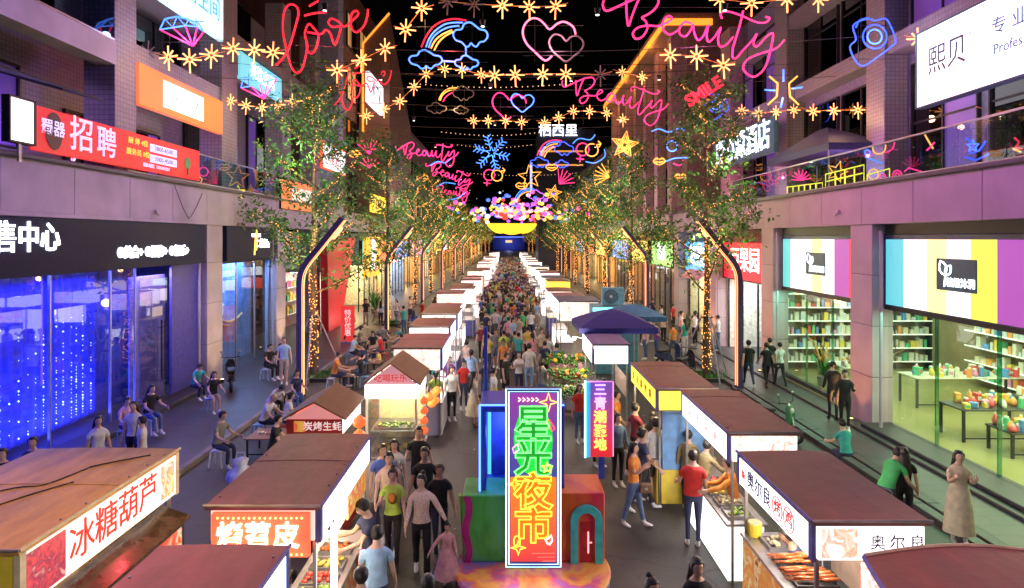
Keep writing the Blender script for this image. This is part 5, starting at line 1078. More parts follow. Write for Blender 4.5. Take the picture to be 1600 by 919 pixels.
# flower stand
fs_ = thing('flower_stand', 'tiered flower stand crowded with yellow and red bouquets', 'flower stand', (2.0, 20.2, 0))
for k in range(3): MB().box((-.55, -1.1 + k * .75, .3 + k * .35), (.35, -.4 + k * .75, .34 + k * .35)).build('tier', WOOD, fs_)
for x in (-.5, .3):
    for y, z in ((-1.05, .3), (-.3, .65), (.45, 1.0), (1.05, 1.0)): MB().box((x - .02, y - .02, 0), (x + .02, y + .02, z)).build('leg', WOOD, fs_)
FLM = [mat('petal_%d' % i, c, .6, var=.3, scale=30) for i, c in enumerate([(.85, .6, .05), (.8, .1, .08), (.85, .4, .5), (.9, .85, .7), (.9, .3, .05), (.5, .15, .6)])]; LEAFD = mat('flower_leaf', (.06, .16, .03), .6, var=.4, scale=20)
for k in range(16):
    tr = k % 3; x = 2.0 - .45 + .24 * ((k // 3) % 4) ; y = 20.2 - .85 + tr * .75 + .12 * (k // 9)
    fi = [0, 1, 0, 3, 4, 2, 0, 1, 5, 3, 0, 4, 2, 0, 1, 3][k]
    bq = thing('bouquet', '%s bouquet on the %s tier of the flower stand, number %s from its lane end' % (['yellow', 'red', 'pink', 'cream', 'orange', 'violet'][fi], ['front', 'middle', 'top'][tr], ['one', 'two', 'three', 'four', 'five', 'six'][k // 3]), 'bouquet', (x, y, .34 + tr * .35)); bq.scale = (1.75, 1.75, 1.6)
    MB().cyl((0, 0, 0), .06, .26, 8, .12).build('wrap', [WHITE, CL['beige'], CL['pink']][k % 3], bq)
    f = MB(); g = MB()
    for q in range(8): a, r_ = rnd.uniform(0, 6.28), rnd.uniform(0, .16); f.ball((r_ * math.cos(a), r_ * math.sin(a), .33 + rnd.uniform(-.05, .1) - r_ * .3), rnd.uniform(.03, .05), 6, 5)
    for q in range(40): a, r_ = rnd.uniform(0, 6.28), rnd.uniform(.03, .24); g.octa((r_ * math.cos(a), r_ * math.sin(a), .29 + rnd.uniform(-.06, .14)), .035)
    f.build('blossoms', FLM[fi], bq, True, kind='stuff'); g.build('leaves', LEAFD, bq, kind='stuff')
lamp('POINT', (0, -.6, 2.3), 90, (1, .85, .5), fs_, .2); MB().tube([(.45, -1.3, 0), (.45, -1.3, 2.5), (.0, -.6, 2.5)], .02).build('lamp_arm', STEEL, fs_); MB().ball((.0, -.6, 2.44), .06).build('lamp_bulb', E_TUBE, fs_)
# --- the rest of the right row
ys = 27.8; i = 0
while ys < 134:
    near = ys < 34
    stall(2.15 + rnd.uniform(0, .4), 3.5 + rnd.uniform(0, .4), ys, ys + 2.4, 2.5 + rnd.uniform(-.06, .4), '-x', ['white lit stall just beyond the teal cabin', 'white lit stall second beyond the teal cabin', 'white lit stall third beyond the teal cabin'][i] if i < 3 else 'lit stall, %s in the right row beyond the teal cabin' % ORD[i], [mat('slate_roof', (.12, .14, .2), .6), PLUM, MAROON, BROWN][i % 4], [E_WHITE, E_WHITE, E_SOFT2, E_YEL, E_BLUEW, E_WHITE, E_SOFT2][i % 7], None if i % 2 else FOODW, [WHITE, E_WHITE, BLUEF][i % 3], .8, near, 90 if ys < 60 else 140, group='bright stalls far up the right row' if i >= 3 else None)
    ys += 2.4 + ([1.6, 2.4, 1.2][i] if i < 3 else rnd.choice([.9, 1.5, 2.4])); i += 1
# --- R0 at the bottom right: rounded roof
t = thing('market_stall', 'stall with broad rounded maroon roof cut off by the bottom right corner', 'market stall', (4.3, 5.0, 0))
rings = []
for j in range(9):
    y = -1.3 + 2.5 * j / 8; wd = .95 + .22 * math.sin(math.pi * j / 8) ; rings.append([(-wd + 2 * wd * i / 8 + .1, y, 2.42 + .10 * math.sin(math.pi * i / 8)) for i in range(9)])
vs = [p for r in rings for p in r]; fs = [(j * 9 + i, j * 9 + i + 1, j * 9 + i + 10, j * 9 + i + 9) for j in range(8) for i in range(8)]; n = len(vs)
mb = MB(); mb.add(vs + [(p[0], p[1], 2.37) for p in vs], fs + [tuple(q + n for q in f[::-1]) for f in fs] + [(i + 1, i, n + i, n + i + 1) for i in range(8)] + [(72 + i, 73 + i, n + 73 + i, n + 72 + i) for i in range(8)] + [(j * 9, j * 9 + 9, n + j * 9 + 9, n + j * 9) for j in range(8)] + [(j * 9 + 17, j * 9 + 8, n + j * 9 + 8, n + j * 9 + 17) for j in range(8)])
mb.build('roof', MAROON, t); MB().tube([(r[0][0] - .01, r[0][1], 2.41) for r in rings], .022).build('roof_trim', BLUEF, t); MB().tube([(p[0], p[1] + .01, p[2]) for p in rings[-1]], .022).build('roof_trim', mat('pale_trim', (.6, .5, .35), .5), t)
MB().add([(r[0][0], r[0][1], z) for z in (2.36, 1.9) for r in rings] + [(r[0][0] - .04, r[0][1], z) for z in (2.36, 1.9) for r in rings], [(j, j + 1, j + 10, j + 9) for j in range(8)] + [(18 + j, 27 + j, 28 + j, 19 + j) for j in range(8)] + [(j, 18 + j, 19 + j, j + 1) for j in range(8)] + [(9 + j, 10 + j, 28 + j, 27 + j) for j in range(8)]).build('side_fascia', FOODW, t)
MB().box((-.75, 1.16, 1.95), (.95, 1.2, 2.36)).build('end_fascia', E_OFF, t)
for x in (-.8, .95):
    for y in (-1.1, 1.1): MB().box((x - .02, y - .02, 0), (x + .02, y + .02, 2.37)).build('post', STEEL, t)
MB().bbox((-.85, -1.2, .1), (-.3, 1.15, .95), .02).build('counter', REDP, t)
# red tricycle van between R1 and R0
tv = thing('tricycle_van', 'red tricycle van with dark windows squeezed behind the skewer stall', 'tricycle van', (4.15, 6.55, 0))
MB().loft([[(x * .48, y, z) for x, y in ((-1, -.3), (1, -.3), (1, .38), (-1, .38))] for z in (.35, .9)]).loft([[(x * .48, y * q, z) for x, y in ((-1, -.3), (1, -.3), (1, .38), (-1, .38))] for z, q in ((.9, 1), (1.35, .8), (1.58, .62))]).build('body', mat('van_red', (.5, .04, .05), .3, coat=.5), tv)
for s in (-1, 1): MB().box((s * .483, -.15, .98), (s * .478, .22, 1.38)).build('side_window', mat('van_window', (.1, .15, .3), .1), tv)
MB().add([(-.4, -.31, .98), (.4, -.31, .98), (.36, -.245, 1.4), (-.36, -.245, 1.4)], [(0, 1, 2, 3)]).build('windscreen', MATS['van_window'], tv); wheels(tv, (-.45, .42), (.3,), .2); wheels(tv, (0,), (-.3,), .2)
# ================================================================ podium with neon signs
def mural(name, cols, scale=1.2, e=0.):
    m = print_mat(name, cols, scale, e); return m
MUR = mural('podium_mural', [(.1, .12, .6), (.85, .2, .06), (.9, .45, .1), (.75, .1, .25), (.2, .2, .7), (.5, .1, .5)], .9)
pd = thing('round_podium', 'round painted podium in the middle of the lane', 'podium', (.38, 10.3, 0))
MB().cyl((0, 0, 0), 1.23, .2, 48).build('drum', mural('drum_mural', [(.1, .1, .4), (.5, .05, .1), (.1, .2, .5), (.3, .05, .3)], 2.2), pd); MB().cyl((0, 0, .201), 1.25, .04, 48, 1.22).build('deck', MUR, pd)
mk = emit('mark_white', (1, 1, 1), .5)
for a in range(-150, -20, 13):
    for k in range(3):
        an = R(a + k * 2.2); c, s = math.cos(an), math.sin(an)
        MB().tube([(1.236 * c, 1.236 * s, .05), (1.236 * math.cos(an + .03), 1.236 * math.sin(an + .03), .15)], .01, 4).build('painted_mark', mk, pd)
# blue cube frame
cf = thing('cube_frame', 'hollow blue cube frame standing behind the tall neon sign', 'cube frame', (.22, 10.95, .24))
BLU = mat('cube_blue', (.04, .09, .62), .4, var=.2); w_, z0, z1 = .70, .90, 2.5
for a, b_ in (((-w_, -.35, z0), (-w_ + .1, .65, z1)), ((w_ - .1, -.35, z0), (w_, .65, z1))): MB().bbox(a, b_, .01).build('side_wall', BLU, cf)
MB().bbox((-w_ + .1, -.35, z1 - .12), (w_ - .1, .65, z1), .01).build('top_wall', BLU, cf); MB().bbox((-w_ + .1, -.35, z0), (w_ - .1, .65, z0 + .1), .01).build('bottom_wall', BLU, cf)
MB().box((-w_ + .17, .6, z0 + .1), (w_ - .1, .645, z1 - .12)).build('back_panel', mat('cube_back', (.04, .07, .42), .5, var=.4), cf)
MB().box((-w_ + .1, .62, z0 + .1), (-w_ + .16, .65, z1 - .12)).build('light_edge', emit('cyan_edge', (.1, .5, 1), 1.2), cf)
MB().tube([(-w_ + .0, -.36, z1 + .0), (w_, -.36, z1)], .018).tube([(-w_, -.36, z0), (-w_, -.36, z1)], .018).build('neon_edge', emit('blue_neon', (.1, .25, 1), 3), cf)
MB().box((-.3, -.2, 0), (.3, .5, z0)).build('plinth', BLU, cf)
lamp('POINT', (-.3, .1, 1.9), 26, (.2, .35, 1), cf, .1)
gb = thing('painted_block', 'green painted block with magenta wavy stripe on the left of the podium', 'block', (-.35, 10.75, .24))
MB().bbox((-.40, -.35, 0), (.42, .45, 1.08), .015).build('body', mural('green_mural', [(.03, .3, .08), (.08, .5, .1), (.12, .55, .25), (.1, .3, .55)], 1.0), gb)
st_ = MB(); pts = [(-.385 + .03 * math.sin(z * 9), z) for z in [i * .09 for i in range(13)]]
for (a, z), (b_, z2) in zip(pts, pts[1:]): st_.add([(a, -.36, z), (a + .12, -.36, z), (b_ + .12, -.36, min(z2, 1.07)), (b_, -.36, min(z2, 1.07)), (a, -.352, z), (a + .12, -.352, z), (b_ + .12, -.352, min(z2, 1.07)), (b_, -.352, min(z2, 1.07))], [(0, 1, 2, 3), (0, 4, 5, 1), (1, 5, 6, 2), (3, 7, 4, 0)])
st_.build('stripe', mat('magenta_paint', (.5, .03, .3), .4), gb); MB().tube([(-.44, .45, 0), (-.44, -.36, 1.10), ], .03).build('edge_rail', mat('lime_paint', (.35, .7, .1), .4), gb)
rb = thing('painted_block', 'red and orange painted block with a small arch on the right of the podium', 'block', (1.08, 10.8, .24))
MB().bbox((-.42, -.4, 0), (.48, .45, 1.12), .015).build('body', mural('red_mural', [(.75, .05, .03), (.85, .16, .02), (.75, .04, .1), (.8, .1, .03)], .8), rb)
ap = [(-.02 + .2 * math.cos(a), .72 + .2 * math.sin(a)) for a in [math.pi * i / 12 for i in range(13)]]
for nm, r0, r1, y, mm in (('arch', .14, .26, -.47, mat('teal_paint', (.06, .5, .55), .4)),):
    vs = []
    for q in [(-1, 0)] + [(math.cos(math.pi - math.pi * i / 12), math.sin(math.pi - math.pi * i / 12)) for i in range(13)] + [(1, 0)]:
        for r_ in (r0, r1):
            zz = 0 if (q[1] == 0 and False) else .68 + q[1] * r_
            vs.append([.18 + q[0] * r_, zz])
    vs[0][1] = vs[1][1] = 0; vs[-1][1] = vs[-2][1] = 0; n = len(vs); V3 = [(x, y, z) for x, z in vs] + [(x, -.402, z) for x, z in vs]; F3 = []
    for i in range(0, n - 2, 2): F3 += [(i, i + 2, i + 3, i + 1), (n + i, n + i + 1, n + i + 3, n + i + 2), (i + 1, i + 3, n + i + 3, n + i + 1), (i, n + i, n + i + 2, i + 2)]
    MB().add(V3, F3).build(nm, mm, rb)
MB().box((.08, -.406, 0), (.28, -.403, .66)).build('arch_recess', mat('arch_red', (.45, .02, .04), .5), rb); MB().tube([(.21, -.41, .15), (.21, -.41, .5), (.21, -.41, .32), (.27, -.41, .32)], .012).build('arch_light', emit('rose_light', (1, .3, .3), 2), rb)
# tall neon sign
ns = thing('neon_sign', 'tall upright night market sign with blue neon border and four outlined characters', 'sign', (.39, 10.2, .24)); W2, H = .445, 2.88
MB().bbox((-W2, -.02, .03), (W2, .1, H), .015).build('sign_body', mat('sign_back_blue', (.02, .03, .15), .4), ns)
def grad_mat(name, c0, c1, z0, z1, s):
    m = bpy.data.materials.new(name); N, L, b = nodes_of(m); tc = N.new('ShaderNodeTexCoord'); sp = N.new('ShaderNodeSeparateXYZ'); mr = N.new('ShaderNodeMapRange'); mr.inputs[1].default_value = z0; mr.inputs[2].default_value = z1
    r = N.new('ShaderNodeValToRGB'); r.color_ramp.elements[0].color = (*c0, 1); r.color_ramp.elements[1].color = (*c1, 1)
    L.new(tc.outputs['Object'], sp.inputs[0]); L.new(sp.outputs[2], mr.inputs[0]); L.new(mr.outputs[0], r.inputs[0]); L.new(r.outputs[0], b.inputs['Emission Color']); L.new(r.outputs[0], b.inputs['Base Color']); b.inputs['Emission Strength'].default_value = s; b.inputs['Roughness'].default_value = .3; return m
MB().box((-W2 + .08, -.026, 1.47), (W2 - .08, -.021, H - .08)).build('upper_panel', grad_mat('panel_violet', (.05, .06, .3), (.3, .05, .35), 1.5, 2.8, .85), ns); MB().box((-W2 + .08, -.026, .12), (W2 - .08, -.021, 1.465)).build('lower_panel', grad_mat('panel_orange', (.6, .04, .06), (.85, .22, .02), .1, 1.4, .85), ns)
def disc(cx_, cz, rx_, rz, y, n=28): return MB().add([(cx_ + rx_ * math.cos(2 * math.pi * k / n), y, cz + rz * math.sin(2 * math.pi * k / n)) for k in range(n)] + [(cx_ + rx_ * math.cos(2 * math.pi * k / n), y + .004, cz + rz * math.sin(2 * math.pi * k / n)) for k in range(n)], [tuple(range(n))] + [(k, n + k, n + (k + 1) % n, (k + 1) % n) for k in range(n)])
disc(.0, 2.05, .31, .56, -.032).build('green_oval', emit('green_panel', (.02, .6, .07), .85), ns)
E_G = emit('neon_green', (.22, 1, .25), 1.8); E_O = emit('neon_yellow', (1, .72, .06), 2.0); E_B = emit('neon_ice', (.45, .75, 1), 2.6)
for i, (ch, m_) in enumerate((('星', E_G), ('光', E_G), ('夜', E_O), ('市', E_O))):
    letters(ch, .60, m_, (0, -.055, 2.28 - i * .535), 'front', ns, 0, tube=.0095, offset=.016); letters(ch, .60, emit('ch_fill_g', (.03, .4, .05), .5) if i < 2 else emit('ch_fill_o', (.8, .22, .02), .6), (0, -.036, 2.28 - i * .535), 'front', ns, .004, offset=.016)
for q in (.012, .055):
    MB().tube([(-W2 + q, -.04, .03 + q), (W2 - q, -.04, .03 + q), (W2 - q, -.04, H - q), (-W2 + q, -.04, H - q)], .011, 6, True).build('neon_border', E_B, ns)
def star4(cx_, cz, r_, y=-.05): return [(cx_ + (r_ if k % 2 == 0 else r_ * .3) * math.sin(math.pi * k / 4), y, cz + (r_ if k % 2 == 0 else r_ * .3) * math.cos(math.pi * k / 4)) for k in range(8)]
for cx_, cz, r_ in ((.24, 2.66, .15), (-.3, 1.36, .1), (-.24, .35, .12)): MB().tube(star4(cx_, cz, r_), .010, 5, True).build('neon_star', E_O, ns)
MB().tube([(.22 + (.09 if k % 2 == 0 else .04) * math.sin(math.pi * k / 5), -.05, 1.62 + (.09 if k % 2 == 0 else .04) * math.cos(math.pi * k / 5)) for k in range(10)], .010, 5, True).build('neon_star', E_O, ns)
for k in range(5): MB().tube([(-.24 + k * .07, -.045, 2.67), (-.2 + k * .07, -.045, 2.70), (-.24 + k * .07, -.045, 2.73)], .010, 5).build('neon_arrow', emit('neon_peach', (1, .7, .45), 2), ns)
MB().tube([(.2, -.045, 2.36), (.3, -.045, 2.2), (.34, -.045, 2.24), (.25, -.045, 2.38)], .010, 5, True).build('neon_bottle', emit('neon_red', (1, .08, .06), 2.2), ns)
MB().tube([(-.33, -.045, 1.93), (-.25, -.045, 2.0), (-.23, -.045, 1.9), (-.31, -.045, 1.85)], .010, 5, True).build('neon_note', emit('neon_pinkish', (1, .35, .6), 2.2), ns)
MB().tube([(-.26 + .05 * math.cos(a), -.045, .45 + .09 * math.sin(a)) for a in [2 * math.pi * j / 14 for j in range(14)]], .010, 5, True).build('neon_cup', E_O, ns)
MB().tube([(.22, -.045, .42), (.19, -.045, .48), (.24, -.045, .5), (.28, -.045, .55), (.3, -.045, .46), (.26, -.045, .4)], .012, 5, True).build('neon_cat', emit('neon_white', (1, 1, 1), 2), ns)
for k in range(3): MB().tube([(-.02 + .08 * k, -.045, .26 - .06 * k), (.34, -.045, .26 - .06 * k)], .008, 5).build('neon_dash', emit('neon_red', (1, .08, .06), 2.2), ns)
lamp('AREA', (0, -.25, 1.5), 26, (.75, .8, 1), ns, .8, (R(90), 0, R(180)), size_y=2.6)
# second slim sign on its post
s2 = thing('slim_sign', 'slim red and blue sign of five vertical characters held on a blue post', 'sign', (1.55, 11.0, 1.36))
MB().bbox((-.24, 0, .38), (.25, .08, 1.68), .01).build('sign_body', grad_mat('slim_grad', (.75, .03, .05), (.2, .1, .45), .5, 1.6, .65), s2); MB().box((-.243, -.012, .38), (-.15, 0, 1.68)).build('cyan_panel', emit('cyan_panel', (.05, .4, .8), .8), s2)
MB().tube([(-.24, -.03, .38), (-.24, -.03, 1.7)], .016, 6).build('neon_edge', emit('cyan_neon', (.3, .9, 1), 4), s2); MB().tube([(.24, -.02, .4), (.24, -.02, 1.68), (-.2, -.02, 1.68)], .008, 6).build('neon_edge', emit('rose_neon', (1, .3, .6), 1.5), s2)
for i, (ch, m_) in enumerate((('三', emit('neon_violet', (.75, .45, 1), 1.5)), ('青', emit('neon_violet', (.75, .45, 1), 1.5)), ('潮', emit('neon_gold', (1, .7, .1), 2)), ('聚', MATS['neon_gold']), ('地', MATS['neon_gold']))): letters(ch, .225, m_, (.02, -.02, 1.53 - i * .235), 'front', s2, .008, offset=.004)
MB().box((.0, .02, -.0), (.1, .1, .38)).build('post', BLU, s2)
pl = thing('banner_pole', 'thin tall blue pole at the left corner of the podium', 'pole', (-.42, 11.65, .24)); MB().tube([(0, 0, 0), (0, 0, 3.6)], .035, 10).build('pole', BLU, pl); MB().ball((0, 0, 3.62), .045).build('finial', BLU, pl)
# ================================================================ street lamps
POSTM = mat('lamp_post_blue', (.075, .055, .15), .5, .2, var=.12); E_LED = emit('lamp_led', (1, .40, .15), 2.3)
def make_lamp(side):
    s = 1 if side == 'L' else -1        # leans toward the lane
    t = thing('street_lamp', '', 'street lamp')
    path = smooth_path([(0, 0), (0, 1.6), (0, 3.2), (0, 3.9), (.05 * s, 4.3), (.22 * s, 4.65), (.62 * s, 5.15), (1.45 * s, 6.18)], 5)
    def sweep(wd, dp, off=0., y0=0.):
        rings = []
        for i, (x, z) in enumerate(path):
            a = path[max(0, i - 1)]; b_ = path[min(len(path) - 1, i + 1)]; d = Vector((b_[0] - a[0], 0, b_[1] - a[1])).normalized(); n = Vector((d.z, 0, -d.x)) * s
            c = Vector((x, y0, z)) + n * off
            rings.append([c - n * wd / 2 + Vector((0, -dp / 2, 0)), c + n * wd / 2 + Vector((0, -dp / 2, 0)), c + n * wd / 2 + Vector((0, dp / 2, 0)), c - n * wd / 2 + Vector((0, dp / 2, 0))])
        return rings
    MB().loft(sweep(.20, .30)).build('post', POSTM, t); MB().loft(sweep(.012, .03, .10, -.156)[1:]).build('led_edge', E_LED, t); MB().loft(sweep(.02, .07, .112)[1:]).build('led_strip', E_LED, t)
    MB().bbox((-.2, -.22, 0), (.2, .22, .1), .02).build('base_plate', GRAN, t)
    for x in (-.15, .15):
        for y in (-.17, .17): MB().cyl((x, y, .1), .02, .03, 6).build('bolt', STEEL, t)
    o = MB().bbox((-.25, -.09, -.04), (.25, .09, .04), .02).build('lamp_head', E_LED, t); o.location = (1.15 * s + s * .1, 0, 5.68); o.rotation_euler = (0, -s * R(51), 0)
    lamp('POINT', (1.5 * s, 0, 5.5), 190, (1, .62, .34), t, .15)
    return t
LY = [21.7, 37, 52.2, 67.5, 83, 98]; nth = ['first', 'second', 'third', 'fourth', 'fifth', 'last']
for sd, X in (('L', -7.06), ('R', 8.3)):
    p0 = make_lamp(sd)
    for i, y in enumerate(LY):
        o = p0 if i == 0 else copy_tree(p0); o.location = (X, y + (1.4 if sd == 'R' else 0), 0)
        tag(o, 'bent blue lamp post with glowing edge, %s from the camera on the %s side' % (nth[i], 'left' if sd == 'L' else 'right'), 'street lamp', 'bent street lamps along the lane')
# ================================================================ trees wound with lights
BARK = mat('bark', (.11, .07, .045), .85, var=.4, scale=12, bump=.6, bscale=25)
def leaf_mat(name, c):
    m = mat(name, c, .5, var=.45, scale=1.6); b = m.node_tree.nodes['Principled BSDF']; b.inputs['Subsurface Weight'].default_value = 0; return m
LEAF = [leaf_mat('leaf_dark', (.03, .12, .02)), leaf_mat('leaf_mid', (.05, .21, .03)), leaf_mat('leaf_light', (.16, .34, .06))]
E_FAIRY = emit('fairy_bulb', (1, .40, .09), 2.6, True)
def make_tree(seed, nleaf=6200, bulb=1.):
    r = random.Random(seed); t = thing('street_tree', '', 'tree')
    tr = [(0, 0, 0), (.03, .02, 1.4), (-.04, .03, 3.2), (.05, -.03, 5.0), (.0, .05, 6.9), (.06, 0, 9.0), (-.02, .03, 11.4)]
    P = smooth_path(tr, 4); MB().tube(P, .15, 10, r1=.035).build('trunk', BARK, t)
    limbs = []; tips = []
    for k in range(17):
        z0 = 3.3 + k * .48; a = k * 2.4 + r.uniform(-.4, .4); ln = (2.6 - .115 * k) * r.uniform(.75, 1.2); up = r.uniform(.4, 1.0)
        b0 = Vector((0, 0, z0)); pts = [b0 + Vector((math.cos(a) * ln * 1.12 * q, math.sin(a) * ln * 1.12 * q, ln * up * q ** 1.3 + r.uniform(-.06, .06))) for q in (0, .3, .65, 1)]
        pts = smooth_path([tuple(p) for p in pts], 3); limbs.append(pts); tips += [Vector(p) for p in pts[3:]]
        MB().tube(pts, .05 - .0018 * k, 6, r1=.012).build('limb', BARK, t)
        for q in range(3):
            b1 = Vector(pts[4 + q * 2]); a2 = a + r.choice((-1, 1)) * r.uniform(.5, 1.2); l2 = ln * r.uniform(.3, .55)
            p2 = [b1, b1 + Vector((math.cos(a2) * l2 * .5, math.sin(a2) * l2 * .5, l2 * .25)), b1 + Vector((math.cos(a2) * l2, math.sin(a2) * l2, l2 * r.uniform(.1, .6)))]
            limbs.append([tuple(p) for p in p2]); tips += p2[1:]
    tw = MB()
    for l in limbs:
        if len(l) == 3: tw.tube(l, .014, 4, r1=.005)
    tw.build('twigs', BARK, t, kind='stuff')
    for z in (9.4, 10.4, 11.2, 11.9): tips += [Vector((r.uniform(-.5, .5), r.uniform(-.5, .5), z)) for _ in range(3)]
    cr = MB(); clumps = [(p + Vector((r.uniform(-.35, .35), r.uniform(-.35, .35), r.uniform(-.25, .35))), r.uniform(.22, .62), r.choice((0, 0, 1, 1, 2))) for p in tips for _ in range(2)]
    for i in range(nleaf):
        c, rad, mi = clumps[i % len(clumps)]
        p = c + Vector((r.gauss(0, .55), r.gauss(0, .55), r.gauss(0, .42))) * rad
        sz = r.uniform(.06, .13); n = Vector((r.gauss(0, 1), r.gauss(0, 1), r.gauss(.7, 1))).normalized(); u = n.orthogonal().normalized(); u = (Matrix.Rotation(r.uniform(0, 6.28), 3, n) @ u); v = n.cross(u)
        cr.add([p - u * sz, p + v * sz * .45 + n * sz * .12, p + u * sz, p - v * sz * .45 + n * sz * .12], [(0, 1, 2, 3)], mi if r.random() < .75 else r.choice((0, 1, 2)))
    cr.build('crown', LEAF, t, kind='stuff')
    fl = MB()
    for i in range(300 if bulb < 1.5 else 130):
        z = .35 + 5.0 * r.random(); a = r.uniform(0, 6.28); k = min(len(P) - 1, int(z / 11.4 * (len(P) - 1))); rr = .16 - .012 * z + .02
        fl.octa((P[k][0] + rr * math.cos(a), P[k][1] + rr * math.sin(a), z + r.uniform(-.03, .03)), r.uniform(.016, .03) * bulb)
    for l in limbs:
        for p, q in zip(l, l[1:]):
            n_ = 5 if len(l) > 3 else 2
            for s in range(n_):
                if r.random() < .62: pt = Vector(p).lerp(Vector(q), s / n_); fl.octa((pt.x + r.uniform(-.05, .05), pt.y + r.uniform(-.05, .05), pt.z + r.uniform(-.05, .05)), r.uniform(.015, .028) * bulb)
    fl.build('fairy_light', E_FAIRY, t, kind='stuff')
    lamp('POINT', (.5, -.6, 3.0), 50, (1, .55, .2), t, .15); lamp('POINT', (.1, -.9, 5.6), 230, (1, .85, .42), t, .12); lamp('POINT', (-.2, -.9, 8.6), 240, (1, .95, .6), t, .12)
    return t
TREES = [make_tree(3), make_tree(11), make_tree(23, 4500, 1.7)]
TY = [25.2, 41, 52, 63, 75, 88, 102, 118, 136, 156, 180, 210, 250]; k = 0
for i, y in enumerate(TY):
    for sd, X in (('left', -7.7), ('right', 7.8)):
        o = TREES[k] if k < 2 else (TREES[2] if k == 4 else copy_tree(TREES[k % 2] if i < 2 else TREES[2])); k += 1
        o.location = (X, y + rnd.uniform(-.4, .4) * (i > 0), .02); o.rotation_euler.z = (1.1 * k) if k > 2 else (0 if k == 1 else 2.0)
        f = 1.0 if i == 0 else rnd.uniform(.92, 1.05); o.scale = (f, f, f)
        tag(o, 'slender tree wound with warm fairy lights, %s from the camera in the %s row' % ((nth[:5] + 'sixth seventh eighth ninth tenth eleventh twelfth thirteenth fourteenth fifteenth sixteenth seventeenth'.split())[i], sd), 'tree', 'trees wound with fairy lights')
        if i < 2:
            sp = thing('tree_support', 'slanting pole props round the %s %s tree trunk' % (nth[i], sd), 'tree support', (X, o.location.y, 0))
            for a in (.6, 2.7, 4.8): MB().tube([(1.25 * math.cos(a), 1.25 * math.sin(a), .02), (.16 * math.cos(a), .16 * math.sin(a), 2.5)], .03, 6).build('prop', mat('prop_grey', (.35, .35, .45), .6), sp)
            MB().tube([(.19 * math.cos(q), .19 * math.sin(q), 2.4) for q in [2 * math.pi * j / 12 for j in range(12)]], .03, 5, True).build('collar', DARK, sp)
            tp = thing('tree_pit', 'square planted soil bed at the foot of the %s %s tree' % (nth[i], sd), 'tree pit', (X, o.location.y, 0))
            for a, b_ in (((-.8, -.8, 0), (.8, -.7, .14)), ((-.8, .7, 0), (.8, .8, .14)), ((-.8, -.7, 0), (-.7, .7, .14)), ((.7, -.7, 0), (.8, .7, .14))): MB().box(a, b_).build('edging', GRAN, tp)
            MB().box((-.7, -.7, 0), (.7, .7, .06)).build('soil', mat('soil', (.04, .03, .02), .9, bump=.8), tp)
            g = MB()
            for q in range(160): a, c = rnd.uniform(-.65, .65), rnd.uniform(-.65, .65); h = rnd.uniform(.1, .28); g.add([(a - .02, c, .06), (a + .02, c, .06), (a + rnd.uniform(-.08, .08), c + rnd.uniform(-.08, .08), .06 + h)], [(0, 1, 2)])
            g.build('groundcover', LEAF[1], tp, kind='stuff')
# ================================================================ overhead neon motifs, star lights and wires
NC = dict(pink=emit('neon_hot_pink', (1, .035, .20), 1.9), red=emit('neon_scarlet', (1, .02, .045), 1.3), blue=emit('neon_blue', (.04, .10, 1), 1.9), ice=emit('neon_sky', (.07, .24, 1), 2.1), gold=emit('neon_amber', (1, .40, .07), 2.0), rose=emit('neon_rose', (1, .2, .36), 2.0),
          off=mat('neon_unlit', (.16, .13, .15), .4), yel=emit('neon_lemon', (1, .8, .05), 1.6), vio=emit('neon_purple', (.5, .12, 1), 1.8))
LC = dict(pink=(1, .15, .5), red=(1, .1, .12), blue=(.3, .4, 1), ice=(.45, .65, 1), gold=(1, .6, .25), rose=(1, .4, .55), yel=(1, .8, .2), vio=(.6, .3, 1))
NEON = []
def neon(label, paths, Y, r=.026, power=0, cat='neon motif', org=None, name='neon_motif', sm=4, frame=True, group=None):
    """paths: (colour, [pixel points], closed); they become bent tubes in one upright plane at depth Y"""
    pts = [p for _, q, _ in paths for p in q]; cx_ = sum(p[0] for p in pts) / len(pts); cy_ = sum(p[1] for p in pts) / len(pts); c = at(cx_, cy_, Y)
    t = thing(name, label, cat, c, 0, group)
    for col, q, cl in paths:
        w = [((x - cx_) * Y / 1000, 0, (cy_ - y) * Y / 1000) for x, y in q]
        if sm > 1: w = smooth_path(w, sm, cl)
        MB().tube(w, r, 6, cl).build('neon_tube', NC[col], t, True)
    if frame:
        x0, x1 = [(f(p[0] for p in pts) - cx_) * Y / 1000 for f in (min, max)]; z1, z0 = [(cy_ - f(p[1] for p in pts)) * Y / 1000 for f in (min, max)]
        f = MB()
        for z in (z0 + .15 * (z1 - z0), z0 + .85 * (z1 - z0)): f.box((x0, .03, z - .008), (x1, .045, z + .008))
        for q in (.2, .8): x = x0 + (x1 - x0) * q; f.box((x - .008, .045, z0), (x + .008, .06, z1))
        f.build('frame', DARK, t)
    if power:
        col = paths[0][0] if paths[0][0] in LC else 'pink'
        lamp('POINT', (0, -.3, -.3), power, LC[col], t, .12)
    return t
def crop(x0, y0, k, pts): return [(x0 + a / k, y0 + b_ / k) for a, b_ in pts]
def xf(pts, cx_, cy_, k, ox, oy, ky=None, rot=0):
    c, s = math.cos(R(rot)), math.sin(R(rot)); ky = ky or k; o = []
    for x, y in pts: a, b_ = (x - cx_) * k, (y - cy_) * ky; o.append((ox + a * c - b_ * s, oy + a * s + b_ * c))
    return o
